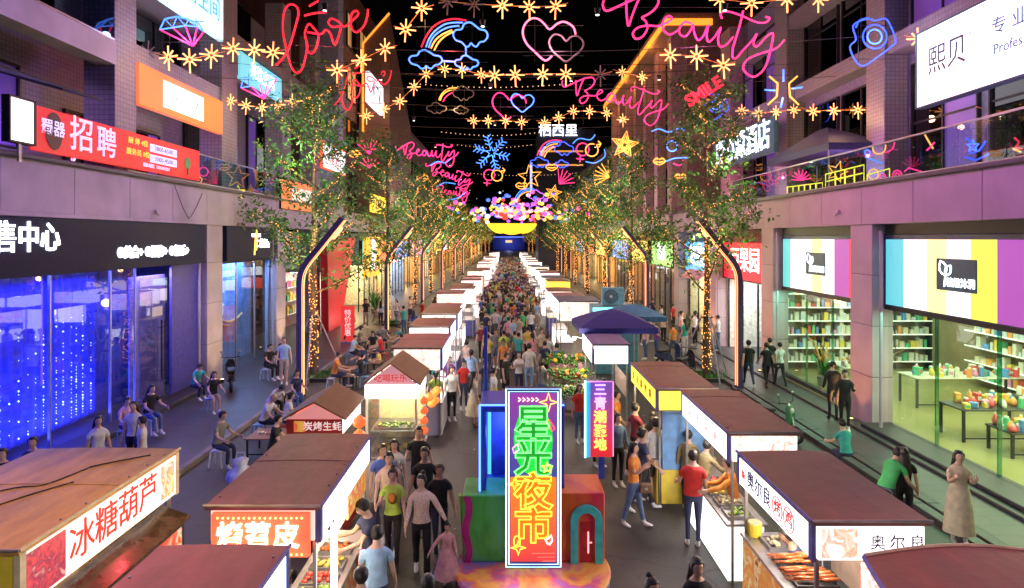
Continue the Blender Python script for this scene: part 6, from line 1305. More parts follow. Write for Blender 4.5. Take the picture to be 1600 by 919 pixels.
# written words
LOVE = [crop(420, 0, 5.405, q) for q in ([(62, 548), (110, 500), (150, 440), (185, 360), (225, 220), (252, 100), (218, 40), (160, 45), (125, 120), (120, 260), (140, 370), (170, 500), (200, 580), (240, 615), (280, 580), (310, 480), (325, 380), (305, 280), (335, 200), (375, 230), (420, 300), (400, 400), (362, 450), (325, 420), (320, 350)],
        [(330, 270), (440, 285), (480, 250), (520, 280), (556, 375), (590, 300), (605, 225), (540, 225), (505, 190), (530, 155), (590, 180), (640, 222), (700, 175), (755, 120), (740, 88), (702, 110), (692, 180), (705, 245), (745, 268), (800, 220), (830, 140), (838, 75)], [(300, 130), (380, 110), (490, 100)], [(340, 50), (390, 20), (420, 5)])]
BEAU = [crop(930, 0, 4.594, q) for q in ([(62, 0), (55, 40), (80, 76), (150, 50), (220, 18), (260, 0), (330, -30)], [(222, -5), (225, 90), (238, 185), (262, 120), (300, 20), (330, -30)],
        [(330, -30), (420, -40), (455, 5), (430, 60), (380, 100), (335, 125), (362, 150), (375, 200), (340, 260), (292, 277), (270, 240), (300, 200), (370, 182), (450, 185), (500, 168), (550, 135), (530, 112), (492, 140), (485, 205), (530, 245), (580, 225), (605, 205)],
        [(690, 170), (645, 155), (605, 200), (610, 245), (650, 257), (690, 205), (702, 170), (712, 240), (740, 287), (780, 250), (812, 175), (800, 250), (815, 298), (855, 265), (902, 195), (882, 270), (895, 330), (940, 320), (990, 262)],
        [(910, 132), (902, 92), (950, 80), (1050, 110), (1150, 155), (1220, 160), (1252, 130), (1222, 118)], [(1062, 75), (1040, 170), (1010, 270), (987, 350), (988, 410), (1015, 412), (1060, 360), (1130, 285), (1160, 240), (1135, 310), (1165, 330), (1220, 270), (1275, 238), (1262, 340), (1220, 480), (1150, 547), (1092, 530), (1062, 480), (1100, 420), (1200, 378), (1300, 345), (1358, 285)])]
BC = (1085, 45)
neon('large red handwritten love sign high on the left', [('red', q, False) for q in LOVE], 20.3, .032, 110)
neon('smaller red love sign behind the large one', [('red', xf(q, 505, 55, .62, 568, 135), False) for q in LOVE], 31, .03, 90)
neon('large pink handwritten Beauty sign crossing the orange roof edge', [('pink', q, False) for q in BEAU], 20.5, .032, 160)
neon('middle-sized pink Beauty sign below the large one', [('pink', xf(q, *BC, .585, 962, 152), False) for q in BEAU], 32, .03, 120)
neon('pink Beauty sign on the left above two smaller ones', [('pink', xf(q, *BC, .34, 668, 238, .36, -8), False) for q in BEAU], 48, .04, 130)
neon('small pink Beauty sign under the left one', [('pink', xf(q, *BC, .27, 702, 273, .3, 8), False) for q in BEAU], 62, .045, 130)
neon('tiniest pink Beauty sign lowest of the left three', [('pink', xf(q, *BC, .2, 705, 300, .24, -8), False) for q in BEAU], 76, .05)
neon('tiny pink Beauty sign in the glitter above the yellow canopy', [('pink', xf(q, *BC, .18, 800, 330, .2), False) for q in BEAU], 88, .05)
CLOUD = [(470, 285), (490, 250), (540, 240), (562, 198), (610, 184), (658, 215), (690, 240), (740, 255), (757, 300), (730, 340), (692, 350), (665, 385), (640, 378), (618, 358), (600, 382), (575, 385), (540, 350), (490, 330)]
CLOUD = crop(620, 0, 5.333, CLOUD); CC = (735, 53)
def rainbow(lit): 
    arcs = [[(205, 390), (240, 310), (290, 235), (340, 195), (400, 168), (490, 155), (578, 170)], [(243, 390), (270, 320), (320, 255), (400, 200), (480, 186), (550, 186)], [(265, 395), (295, 320), (350, 265), (430, 225), (520, 212)], [(285, 400), (320, 335), (380, 285), (460, 248)], [(312, 418), (345, 355), (400, 300), (470, 262)]]
    return [(c, crop(620, 0, 5.333, a), False) for c, a in zip(lit, arcs) if c]
def clouds(c): return [(c, CLOUD, True), (c, xf(CLOUD, *CC, .96, 665, 92, .76), True), (c, xf(CLOUD, *CC, .68, 729, 97, .58), True)]
neon('large rainbow with three blue clouds high over the lane', rainbow(['red', 'ice', 'ice', 'gold', 'gold']) + clouds('ice') + [('ice', [(692, 95), (710, 96)], False), ('ice', [(728, 73), (728, 85)], False)], 20.8, .028, 110)
def mv(paths, ox, oy, k, ky=None): return [(c, xf(q, 700, 65, k, ox, oy, ky), cl) for c, q, cl in paths]
neon('half-lit rainbow under the large one with dark clouds', mv(rainbow([None, 'gold', 'gold', None, 'pink']), 703, 152, .5) + mv(clouds('off'), 703, 152, .6), 30, .024, 60)
neon('rainbow with violet clouds beneath the skyline sign', mv(rainbow(['pink', 'ice', 'gold', 'rose', 'gold']) + clouds('blue'), 862, 238, .55), 44, .034, 70)
neon('far small rainbow with violet clouds left of the yellow star', mv(rainbow(['ice', 'ice', 'gold', None, None]) + clouds('vio'), 822, 310, .45), 62, .04)
HEART = crop(620, 0, 5.333, [(1490, 285), (1470, 222), (1400, 180), (1338, 195), (1275, 242), (1230, 198), (1180, 157), (1120, 153), (1065, 205), (1050, 280), (1082, 362), (1150, 430), (1235, 502), (1292, 465)])
SH = crop(620, 0, 5.333, [(1412, 340), (1370, 295), (1310, 285), (1268, 340), (1290, 415), (1350, 470), (1410, 512), (1475, 465), (1535, 415), (1555, 350), (1510, 300), (1450, 305)])
neon('large pink heart with an unlit small heart', [('rose', HEART, False), ('off', SH, True)], 20.8, .03, 130)
neon('pink heart holding a small blue heart', [('pink', xf(HEART, 860, 60, .64, 797, 165), False), ('ice', xf(SH, 884, 74, .66, 816, 160), True)], 31, .03, 110)
def gem(A, G, ap, label, Y, pw=60):
    z = []
    for i, a in enumerate(A): z += [G[i], a]
    z.append(G[-1]); P = [('ice', A, False), ('ice', G, False), ('ice', z, False)] + [('pink', [g, ap], False) for g in G]
    neon(label, P, Y, .024, pw, sm=1)
gem(crop(200, 0, 4.18, [(240, 122), (320, 106), (395, 125), (460, 150)]), crop(200, 0, 4.18, [(208, 192), (292, 178), (375, 165), (452, 172), (496, 205)]), crop(200, 0, 4.18, [(425, 300)])[0], 'large diamond of blue and pink tubes on the left', 19.5)
gem(crop(200, 0, 4.18, [(750, 515), (810, 498), (880, 482), (935, 475)]), crop(200, 0, 4.18, [(738, 572), (800, 560), (860, 545), (912, 530), (972, 512)]), crop(200, 0, 4.18, [(890, 645)])[0], 'smaller diamond in the tree lights on the left', 24.2, 50)
CAMO = crop(930, 0, 4.594, [(800, 770), (788, 722), (800, 700), (850, 682), (880, 690), (925, 682), (950, 720), (968, 775), (950, 800), (890, 845), (830, 882), (795, 855), (775, 800)]); LEN = [(1121.5 + 11 * math.cos(a), 165 + 11 * math.sin(a)) for a in [2 * math.pi * j / 14 for j in range(14)]]
def camera_m(ox, oy, k, label, Y, pw): neon(label, [('blue', xf(CAMO, 1121, 168, k, ox, oy), True), ('blue', xf(LEN, 1121, 168, k, ox, oy), True), ('ice', xf(LEN, 1121, 165, k * .6, ox, oy - 3 * k), True), ('blue', xf(crop(930, 0, 4.594, [(800, 720), (815, 690), (852, 678)]), 1121, 168, k, ox, oy), False)], Y, .024, pw)
camera_m(1366, 62, 1.7, 'large blue camera outline high on the right', 20, 70); camera_m(1118, 167, 1.05, 'small blue camera outline under the red word', 33, 60)
sun = []
for sx in (-1, 1): sun.append(('gold', xf(crop(930, 0, 4.594, [(1250, 545), (1310, 598), (1303, 690), (1240, 750)]), 1224, 140, 1, 1224, 140) if sx < 0 else [(2 * 1224 - x, y) for x, y in crop(930, 0, 4.594, [(1250, 545), (1310, 598), (1303, 690), (1240, 750)])], False))
for q in ([(1224, 108), (1224, 127)], [(1195, 140), (1211, 141)], [(1237, 138), (1254, 136)], [(1223, 152), (1220, 168)]): sun.append(('ice', q, False))
neon('orange and blue burst beside the pink brick pillar', sun, 22, .03, 60, sm=1)
st = thing('smile_sign', 'slanted red capital-letter word hanging over the right tree', 'neon sign', at(1100, 143, 24)); letters('SMILE', .62, NC['red'], (0, 0, 0), 'front', st, .03, rot=(R(90), R(-33), 0), offset=.014); lamp('POINT', (0, -.4, 0), 60, LC['red'], st, .4)
def star5(cx_, cy_, r_, rot=0, q=.42): return [(cx_ + (r_ if k % 2 == 0 else r_ * q) * math.sin(math.pi * k / 5 + rot), cy_ - (r_ if k % 2 == 0 else r_ * q) * math.cos(math.pi * k / 5 + rot)) for k in range(10)]
neon('filled amber star right of the orange roof end', [('gold', star5(976, 226, 22, .15), True), ('gold', star5(976, 226, 15, .15), True), ('gold', star5(976, 226, 8, .15), True)], 40, .045, 60, sm=1)
neon('hollow amber star over the bright vertical screen', [('gold', star5(828, 276, 19, -.1), True)], 56, .05, 0, sm=1); neon('small filled amber star below the pink fan', [('gold', star5(865, 301, 13, .2), True), ('gold', star5(865, 301, 7, .2), True)], 66, .05, 0, sm=1)
def fan(cx_, cy_, r_, a0, a1, col, label, Y, n=6): neon(label, [(col, [(cx_, cy_), (cx_ + r_ * math.cos(R(a)), cy_ - r_ * math.sin(R(a)))], False) for a in [a0 + (a1 - a0) * i / (n - 1) for i in range(n)]], Y, .036, 0, sm=1, frame=False)
fan(577, 240, 24, 40, 140, 'pink', 'pink open fan of rays on the left', 42); fan(952, 276, 24, 120, 210, 'gold', 'amber fan of rays right of the gender signs', 48); fan(874, 287, 24, 5, 95, 'pink', 'pink fan of rays above the small star', 58)
fan(578, 262, 18, 30, 150, 'pink', 'lower pink fan beside the left pilaster', 50)
circ = lambda cx_, cy_, r_: [(cx_ + r_ * math.cos(2 * math.pi * j / 14), cy_ + r_ * math.sin(2 * math.pi * j / 14)) for j in range(14)]
def gender(x, y, k, label, Y): neon(label, [('pink', circ(x - 6 * k, y, 9 * k), True), ('pink', [(x - 9 * k, y + 9 * k), (x - 10 * k, y + 18 * k)], False), ('pink', [(x - 15 * k, y + 13 * k), (x - 4 * k, y + 14 * k)], False), ('gold', circ(x + 7 * k, y + 1 * k, 9 * k), True), ('gold', [(x + 13 * k, y - 6 * k), (x + 20 * k, y - 8 * k)], False), ('gold', [(x + 16 * k, y - 12 * k), (x + 20 * k, y - 8 * k), (x + 17 * k, y - 3 * k)], False)], Y, .04, 0, sm=1, frame=False)
gender(917, 233, 1.1, 'pink and amber linked rings left of the filled star', 42); gender(770, 273, .95, 'pink and amber linked rings beneath the blue snowflake', 54)
sf = []
for k in range(6):
    a = R(60 * k + 15); ux, uy = math.cos(a), math.sin(a); vx, vy = -uy, ux; cx_, cy_ = 768, 238
    sf.append(('ice', [(cx_ + 6 * ux, cy_ + 6 * uy), (cx_ + 25 * ux, cy_ + 25 * uy)], False))
    for d in (12, 18, 24): sf.append(('ice', [(cx_ + d * ux + 6 * vx + 4 * ux, cy_ + d * uy + 6 * vy + 4 * uy), (cx_ + d * ux, cy_ + d * uy), (cx_ + d * ux - 6 * vx + 4 * ux, cy_ + d * uy - 6 * vy + 4 * uy)], False))
sf.append(('ice', star5(768, 238, 9), True)); neon('blue snowflake beside a dotted dark disc', sf, 46, .034, 60, sm=1)
neon('blue ribbon swirl over the right tree', [('ice', [(1018, 205), (1030, 201), (1045, 206), (1062, 200), (1070, 204)], False), ('ice', circ(1050, 228, 8), True), ('ice', [(1040, 252), (1055, 247), (1074, 246)], False), ('pink', [(1052, 255), (1062, 258), (1068, 250)], False)], 30, .03, 30)
neon('blue ribbon under the linked rings', [('ice', [(915, 252), (930, 254), (945, 244), (944, 232)], False), ('ice', [(895, 224), (905, 216), (922, 218), (930, 210)], False)], 43, .036)
neon('blue wavy ribbon below the left Beauty', [('ice', [(672, 258), (684, 252), (695, 254), (705, 247)], False)], 49, .045); neon('pale blue ribbon lowest on the left', [('ice', [(682, 292), (695, 285), (712, 287)], False), ('ice', [(700, 312), (715, 309), (728, 300)], False)], 70, .05)
def lips(x, y, Y, label): neon(label, [('gold', [(x - 9, y), (x - 4, y - 5), (x, y - 3), (x + 5, y - 5), (x + 9, y), (x, y + 5)], True), ('gold', [(x - 6, y), (x, y + 1), (x + 6, y)], False)], Y, .045, 0, frame=False)
for x, y, Y, l in ((553, 240, 40, 'golden lips shape left of the pink fan'), (1030, 252, 38, 'golden lips shape in the right tree'), (862, 261, 58, 'golden lips shape above the pink fan'), (815, 290, 66, 'golden lips shape under the hollow star'), (1063, 277, 36, 'golden lips shape low in the right tree'), (660, 278, 60, 'golden lips shape among the left Beauty signs')): lips(x, y, Y, l)
# motifs stacked behind the terrace glass on the right and left
XT = 11.0
def terr(label, paths, x_px, power=0, sgn=1, sm=1): 
    Y = abs((XT if sgn > 0 else 11.2) / ((x_px - 795) / 1000)); neon(label, paths, Y, .022, power, sm=sm, frame=False)
terr('yellow bus-shaped motif stored behind the right terrace glass', [('yel', [(1290, 272), (1350, 257), (1350, 283), (1290, 297)], True), ('yel', [(1292, 283), (1348, 270)], False), ('yel', [(1305, 270), (1305, 292)], False), ('yel', [(1320, 266), (1320, 288)], False), ('yel', [(1335, 263), (1335, 285)], False)], 1320, 14)
terr('yellow framed box motif with a ring on the right terrace', [('yel', [(1355, 273), (1390, 263), (1390, 285), (1355, 292)], True), ('gold', circ(1365, 272, 8), True), ('pink', circ(1380, 276, 4), True)], 1370)
terr('amber star propped on the right terrace', [('gold', star5(1308, 268, 17, .3), True)], 1308); terr('pink sunrise motif on the right terrace', [('pink', [(1252, 281), (1252 + 16 * math.cos(R(a)), 281 - 16 * math.sin(R(a)))], False) for a in range(10, 180, 24)], 1252, 12)
terr('long yellow grille motif on the right terrace', [('yel', [(1230, 292), (1285, 285), (1285, 300), (1230, 309)], True)] + [('yel', [(1230 + k * 9, 291 - k), (1230 + k * 9, 308 - k)], False) for k in range(1, 6)], 1258, 12)
terr('pink round flower motif at the terrace glass', [('pink', circ(1402, 273, 7), True), ('pink', circ(1402, 273, 3), True), ('pink', [(1413, 268), (1420, 262), (1440, 268)], False)], 1410)
terr('blue and yellow hook motif on the right terrace', [('gold', [(1363, 228), (1366, 238), (1374, 240), (1382, 236), (1384, 226)], False), ('ice', circ(1355, 238, 4), True), ('ice', [(1352, 245), (1366, 250), (1378, 255)], False), ('pink', [(1384, 238), (1394, 233), (1398, 222)], False)], 1370, 0, 1, 3)
terr('blue tangle motif far right on the terrace glass', [('blue', [(1510, 215), (1520, 225), (1515, 240), (1530, 235), (1540, 220)], False), ('blue', [(1508, 245), (1525, 250), (1545, 240)], False), ('ice', star5(1520, 228, 10), True)], 1520)
terr('yellow and pink squiggle on the terrace glass', [('gold', [(1445, 210), (1452, 222), (1458, 232)], False), ('pink', [(1448, 235), (1455, 228), (1460, 222)], False)], 1450, 0, 1, 3); terr('red and yellow squiggle at the right picture edge', [('red', [(1585, 215), (1592, 222), (1587, 230), (1597, 232)], False), ('gold', [(1583, 232), (1595, 237)], False)], 1590, 0, 1, 3)
terr('yellow star-burst motif heap on the left terrace', [('yel', star5(372, 300, 11), True), ('gold', star5(360, 302, 7), True)], 368, 10, -1); terr('pink ring motif on the left terrace', [('pink', circ(318, 268, 7), True), ('gold', [(308, 272), (316, 280), (312, 288)], False)], 315, 0, -1); terr('pink squiggle motif on the left terrace', [('pink', [(340, 265), (346, 275), (342, 283), (350, 280)], False)], 345, 0, -1, 3)
# ---- star lights strung across
SB_ = MB()
for k in range(8):
    a = math.pi * k / 4; L_ = .34 if k % 2 == 0 else .25
    if k == 6: L_ = .42
    SB_.tube([(.08 * math.cos(a), 0, .08 * math.sin(a)), (L_ * math.cos(a), 0, L_ * math.sin(a))], .024, 6)
SB_.tube([(.07 * math.cos(2 * math.pi * j / 10), 0, .07 * math.sin(2 * math.pi * j / 10)) for j in range(10)], .02, 5, True)
E_STAR = emit('star_warm', (1, .43, .15), 2.0); STM = SB_.mesh('star_light', E_STAR); STM2 = STM.copy(); STM2.materials.clear(); STM2.materials.append(NC['off'])
WIREM = mat('wire', (.05, .04, .045), .6)
def string(label, Y, pts, sz=1., dark=(), lit=True):
    st = thing('string_wire', 'thin wire carrying the star lights %s' % label, 'wire', at(*pts[0], Y)); o0 = st.location.copy()
    w = [at(x, y, Y) for x, y in pts]; ext = [w[0] + Vector((-(.4), 0, .1))] + w + [w[-1] + Vector((.4, 0, .1))]
    MB().tube([p - o0 for p in ext], .012, 4).build('cable', emit('cable_glow', (1, .35, .1), .10, True), st)
    for i, p in enumerate(w):
        off = i in dark; s = bpy.data.objects.new('star_light', STM2 if off else STM); link(s); s.location = p + Vector((0, -.03, -.02)); s.scale = (sz,) * 3; s.rotation_euler = (0, rnd.uniform(-.06, .06), rnd.uniform(-.4, .4))
        od = ['first', 'second', 'third', 'fourth', 'fifth', 'sixth', 'seventh', 'eighth', 'ninth', 'tenth', 'eleventh', 'twelfth'][i]
        tag(s, '%s eight-armed star light, %s from the left %s' % ('unlit' if off else 'glowing', od, label), 'star light', 'star lights strung over the street')
    if lit: p = w[len(w) // 2]; lamp('POINT', p - o0 + Vector((0, -.5, -.4)), 45, (1, .55, .25), st, .12)
string('beside the large diamond', 19.8, [(232, 80), (264, 88), (297, 92), (331, 85)], 1., (0,)); string('left of the red love sign', 20.2, [(365, 75), (398, 77), (427, 81)])
string('under the smaller diamond', 25, [(319, 130), (337, 144), (361, 157), (385, 164), (410, 167), (435, 163), (457, 157), (479, 157), (500, 160)], .85); string('right of the red love sign', 21, [(527, 109), (565, 93), (602, 75)])
string('left of the rainbow', 21, [(634, 45), (659, 12)]); string('above the large heart', 20.5, [(700, 2), (741, 6), (785, 8), (827, 10), (868, 9)], 1., (0, 1)); string('rising to the rainbow from the left', 26, [(573, 180), (600, 170), (625, 157), (647, 135), (666, 115)], .85)
string('under the large rainbow', 25, [(695, 107), (722, 108), (752, 116)], .8); string('under the large heart', 21.5, [(773, 117), (805, 116), (848, 115), (884, 115), (938, 116)], .95, (4,)); string('under the blue heart', 30, [(740, 188), (763, 188), (790, 188), (815, 190)], .85)
string('left of the pink Beauty tail', 30, [(851, 191), (873, 183), (896, 173), (921, 173), (948, 176), (973, 186)], .85); string('on the orange roof edge', 28, [(972, 112), (1003, 120)], .8); string('under the large Beauty', 20.5, [(1047, 85), (1088, 87), (1130, 101)], 1.05)
string('above the large Beauty', 20, [(1125, -2), (1174, 4), (1229, -2), (1278, -2)], 1.); string('beside the orange burst', 27, [(1159, 172), (1185, 176), (1212, 174), (1240, 171)], .8); string('across the pink pillars', 23, [(1270, 173), (1302, 172), (1340, 171)], .8); string('before the white billboard', 19.5, [(1433, 60)], 1.); string('below the white billboard', 18, [(1547, 172)], .6, lit=False)
# dotted light lines and span wires
for i, (Y, y, xa, xb) in enumerate(((46, 206, 690, 850), (54, 226, 715, 830), (62, 270, 730, 900), (40, 130, 640, 900))):
    s = MB(); a, b_ = at(xa, y, Y), at(xb, y, Y); n = int((b_ - a).length / .33)
    for k in range(n + 1): p = a.lerp(b_, k / n); s.octa((p.x, p.y, p.z - .25 * math.sin(math.pi * k / n)), .035)
    s.build('dotted_light_line', emit('dot_warm', (1, .6, .3), 1.6, True), kind='stuff', label='row of tiny warm dots strung high across the dark sky, line %s' % ['one', 'two', 'three', 'four'][i], cat='light string')
for i, (Y, z) in enumerate(((19.6, 13.4), (20.6, 12.0), (25.2, 12.4), (30.2, 13.6), (31.2, 12.4), (43, 14), (48, 13.4), (62, 15), (22.5, 11.2), (28, 10.8))):
    t = thing('span_wire', 'thin dark span wire across the street, %s from the camera' % 'third fourth fifth seventh eighth ninth tenth eleventh second sixth'.replace('eleventh', 'last').split()[i] if i not in (8, 0) else 'thin dark span wire across the street, %s' % ('lowest and far' if i == 8 else 'nearest to the camera'), 'wire', (-11, Y, z), 0, 'span wires carrying the neon')
    MB().tube([(22.5 * k / 12, 0, -.5 * math.sin(math.pi * k / 12)) for k in range(13)], .012, 4).build('cable', WIREM, t)
# ---- coloured lantern canopy far down the lane and the yellow scalloped awning
LCOL = ['red', 'gold', 'pink', 'vio', 'ice', 'yel', 'rose', 'blue']; lm = {}
for c in LCOL:
    lm[c] = MB().ball((0, 0, 0), .36, 8, 6, (1, 1, .85)).mesh('paper_lantern', emit('paper_' + c, {'red': (1, .05, .04), 'gold': (1, .5, .08), 'pink': (1, .1, .4), 'vio': (.45, .1, .9), 'ice': (.5, .75, 1), 'yel': (1, .75, .1), 'rose': (1, .55, .5), 'blue': (.1, .2, 1)}[c], 1.3, True), True)
lc_n = {'red': 'red', 'gold': 'amber', 'pink': 'pink', 'vio': 'violet', 'ice': 'pale blue', 'yel': 'yellow', 'rose': 'salmon', 'blue': 'blue'}
for i in range(230):
    c = LCOL[rnd.randrange(8)]; f = rnd.random(); Y = 72 + 22 * f; x = rnd.gauss(808, 46); y = 340 - 30 * abs(rnd.gauss(0, .5)) + rnd.uniform(-6, 8)
    if y > 349 or not 690 < x < 930: continue
    o = bpy.data.objects.new('paper_lantern', lm[c]); link(o); o.location = at(x, y, Y); s = rnd.uniform(.4, .95); o.scale = (s, s, s)
    tag(o, 'one of the tiny %s lanterns massed above the yellow awning' % lc_n[c], 'lantern', 'tiny %s lanterns massed above the yellow awning' % lc_n[c])
cn = thing('scalloped_awning', 'bright yellow scalloped awning hung high across the far lane', 'awning', at(800, 358, 96)); vs = []; n = 24
for k in range(n + 1):
    x = -3.7 + 7.4 * k / n; e = 1 - abs(2 * k / n - 1) ** 3.2; vs += [(x, 0, .9), (x, 0, .6 - 1.2 * e - .2 * abs(math.sin(k * math.pi / 8)))]
vs += [(x, y + .6, z) for x, y, z in vs]; m_ = 2 * (n + 1); F = []
for k in range(n): a = 2 * k; F += [(a, a + 2, a + 3, a + 1), (m_ + a, m_ + a + 1, m_ + a + 3, m_ + a + 2), (a + 1, a + 3, m_ + a + 3, m_ + a + 1), (a, m_ + a, m_ + a + 2, a + 2)]
MB().add(vs, F).build('valance', emit('awning_yellow', (1, .72, .03), 1.1), cn); MB().tube([(-3.8, .3, .95), (3.8, .3, .95)], .08).build('rail', DARK, cn)
# floodlights added over the street to brighten lane and walls, coloured by row
cnt = 0
def wash(x, y, z, p, c, ang=165, tilt=0):
    global cnt
    cnt += 1
    t = thing('added_floodlight', 'added small black floodlight hung over the candied fruit stall' if p > 1900 else 'added small black floodlight on wires, %s of the %s row overhead' % ((nth[:5] + ['sixth', 'seventh', 'eighth', 'ninth', 'tenth'])[min(9, (cnt - 1) // 4)], 'left' if x < -4 else 'right' if x > 4 else 'warm inner left' if x < 0 else 'violet inner right'), 'floodlight', (x, y, z)); MB().cyl((0, 0, 0), .05, .16, 10, .09).build('housing', DARK, t); MB().cyl((0, 0, -.012), .05, .01, 10).build('lens', emit('fl_lens', (1, .9, .85), 3, True), t); MB().tube([(0, 0, .16), (0, 0, .6)], .008, 4).build('cord', BLACK, t)
    lamp('SPOT', (0, 0, -.05), p, c, t, .12, (0, R(tilt), 0), R(ang))
for y in (3.5, 9.5, 16.0, 23, 31, 40, 50, 62, 76, 92):
    wash(-4.6, y, 11.2, 720, (.34, .20, 1), 118, 60); wash(-5.4 if y < 5 else -.7, y + 2.5 if y < 5 else y + 1.2, 11.2, 2000 if y < 5 else 500, (1, .60, .22) if y < 5 else (1, .68, .28), 44 if y < 5 else 100); wash(2.3, y + .6, 11.3, 380, (.46, .36, 1), 95); wash(5.4, y, 11.2, 780, (1, .17, .52) if round(y) % 2 else (.70, .18, .9), 118, -62)

for x, p, c, l in ((-2.85, 1100, (1, .5, .5), 'added small black floodlight hung over the bottom-edge plum roof'), (4.4, 1400, (1, .5, .42), 'added small black floodlight hung over the rounded maroon roof')):  # two more floods, added to lighten the nearest roofs
    wash(x, 5.0, 11.2, p, c, 38)
    for q in COL.objects:
        if q.name.startswith('added_floodlight') and abs(q.location.x - x) < .01 and abs(q.location.y - 5) < .01: q['label'] = l
# ================================================================ signs on the facades
E_TXT = emit('sign_text_white', (.92, .96, 1), 4.5); NAVYB = mat('sign_navy', (.006, .009, .04), .6, var=.1, spec=.2)
def board(name, label, face, X, Y0, Y1, z0, z1, m_, th=.12, frame=None):
    t = thing(name, label, 'sign', (X, (Y0 + Y1) / 2, (z0 + z1) / 2)); s = 1 if face == '+x' else -1; hy, hz = (Y1 - Y0) / 2, (z1 - z0) / 2
    MB().bbox((-th * s, -hy, -hz), (0, hy, hz), .012).build('sign_box', m_, t)
    if frame:
        for a, b_ in (((-th, -hy - .04, hz), (.03, hy + .04, hz + .04)), ((-th, -hy - .04, -hz - .04), (.03, hy + .04, -hz)), ((-th, -hy - .04, -hz), (.03, -hy, hz)), ((-th, hy, -hz), (.03, hy + .04, hz))): MB().box((a[0] * s, a[1], a[2]), (b_[0] * s, b_[1], b_[2])).build('sign_frame', frame, t)
    return t
def L_(px): return 10.9 * 1000 / (795 - px)
def put(t, s, size, m_, face, Y, z, sx=1., ex=.012, **k):
    c = t.location; return letters(s, size, m_, ((.004 if face == '+x' else -.004), Y - c.y, z - c.z), face, t, ex, sx=sx, **k)
t = board('sales_centre_sign', 'long navy sign board with big white glowing characters over the blue store', '+x', -10.88, 6, 22.95, 4.62, 5.98, NAVYB, .3)
put(t, '销售中心', .74, E_TXT, '+x', 14.15, 5.48, .92, .03, offset=.006); put(t, '●美食+ ●服饰+ ●娱乐+', .36, E_TXT, '+x', 19.75, 5.08, 1.0, .02, offset=.012)
lamp('AREA', (.35, 2, -.1), 18, (.7, .75, 1), t, 1.2, (0, R(-90), 0), size_y=8)
t = board('restaurant_sign', 'navy sign board with small white characters and a coloured star figure', '+x', -10.9, 24.75, 30.2, 4.6, 5.98, NAVYB, .3)
put(t, '二楼餐厅', .42, E_TXT, '+x', 28.4, 5.25, 1, .02); put(t, 'WELCOME', .2, E_TXT, '+x', 27.6, 5.62, 1, .02)
MB().tube([(.02, -.1, -.5), (.02, .0, .1), (.02, .12, .55), (.02, .2, .1), (.02, .1, -.3)], .035).build('star_figure', emit('fig_gold', (1, .6, .1), 2), t)
# red recruitment banner
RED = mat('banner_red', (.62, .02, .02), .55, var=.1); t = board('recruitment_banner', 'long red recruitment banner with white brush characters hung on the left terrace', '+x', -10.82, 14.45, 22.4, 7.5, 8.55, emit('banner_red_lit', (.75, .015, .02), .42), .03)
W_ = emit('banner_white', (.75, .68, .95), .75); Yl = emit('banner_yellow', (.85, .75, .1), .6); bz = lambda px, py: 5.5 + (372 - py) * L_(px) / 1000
disc_ = MB(); 
for k in range(20): pass
o = MB().cyl((0, 0, 0), .36, .012, 20).build('emblem', mat('emblem_dark', (.09, .02, .02), .5), t); o.location = (.004, L_(79) - t.location.y, .02); o.rotation_euler = (0, R(90), 0); o.scale = (1.25, .8, 1)
put(t, '蜀器', .40, W_, '+x', L_(77), 8.09, 1, .02, offset=.004); put(t, '招', .92, W_, '+x', L_(122) + .02, 8.06, 1, .01, offset=.006); put(t, '聘', .86, W_, '+x', L_(162), 8.02, 1, .01, offset=.006)
put(t, '厨 师 4位', .2, Yl, '+x', L_(212), 8.30, 1.25); put(t, '服务员 8位', .2, Yl, '+x', L_(212), 7.98, 1.25); put(t, '联系电话：13263613257', .135, W_, '+x', L_(238) + .1, 7.68, 1.05)
for z, s in ((8.24, '3800-6500'), (7.92, '3000-4500')): c = t.location; MB().bbox((.002, L_(230) - c.y, z - .12 - c.z), (.012, L_(272) - c.y, z + .12 - c.z), .004).build('wage_box', W_, t); letters(s, .2, mat('ink_blue', (.02, .03, .12), .5, var=0), (.014, (L_(230) + L_(272)) / 2 - c.y, z - c.z), '+x', t, .003, sx=1.25)
gf = MB(); gf.ball((0.01, L_(289) - t.location.y, .0), .2, 10, 8, (.06, 1, 1)).tube([(.01, L_(289) - t.location.y, -.15), (.01, L_(289) - t.location.y, -.4)], .03); gf.build('green_figure', mat('figure_green', (.05, .35, .08), .5), t)
t = board('lit_panel', 'plain white lit box at the left picture edge beside the red banner', '+x', -10.7, 13.72, 14.42, 7.62, 8.55, E_WHITE, .15, DARK); MB().box((-.08, -.04, -.9), (-.04, .04, -.46)).build('stand', STEEL, t)
t = board('orange_sign', 'orange sign board with a white centre panel on the upper left floor', '+x', -10.95, 18.96, 24.5, 9.48, 10.72, emit('sign_orange', (1, .19, .04), .95), .2)
MB().box((.002, -1.45, -.42), (.012, 1.2, .42)).build('centre_panel', E_WHITE, t); letters('美味火锅', .34, emit('sign_rosered', (.9, .3, .3), .8), (.014, -.55, 0), '+x', t, .004); letters('人', .4, emit('red_ink', (.75, .03, .02), .35), (.014, .75, .02), '+x', t, .004)
t = board('pale_blue_sign', 'pale blue lit sign at the top left with blue brush strokes', '+x', -10.95, 19.6, 24.55, 13.05, 14.9, emit('sign_ice', (.6, .9, 1), 1.05), .2); letters('美丽空间', .9, emit('sign_skyink', (.1, .45, .8), .6), (.01, .4, .05), '+x', t, .004)
t = board('orange_sign', 'small orange and white sign in the leaves of the first left tree', '+x', -10.9, 30.6, 36.2, 6.95, 8.4, emit('sign_flame', (1, .16, .05), 1.1), .2, DARK); MB().box((.002, -1.2, -.35), (.012, 2, .4)).build('centre_panel', E_OFF, t)
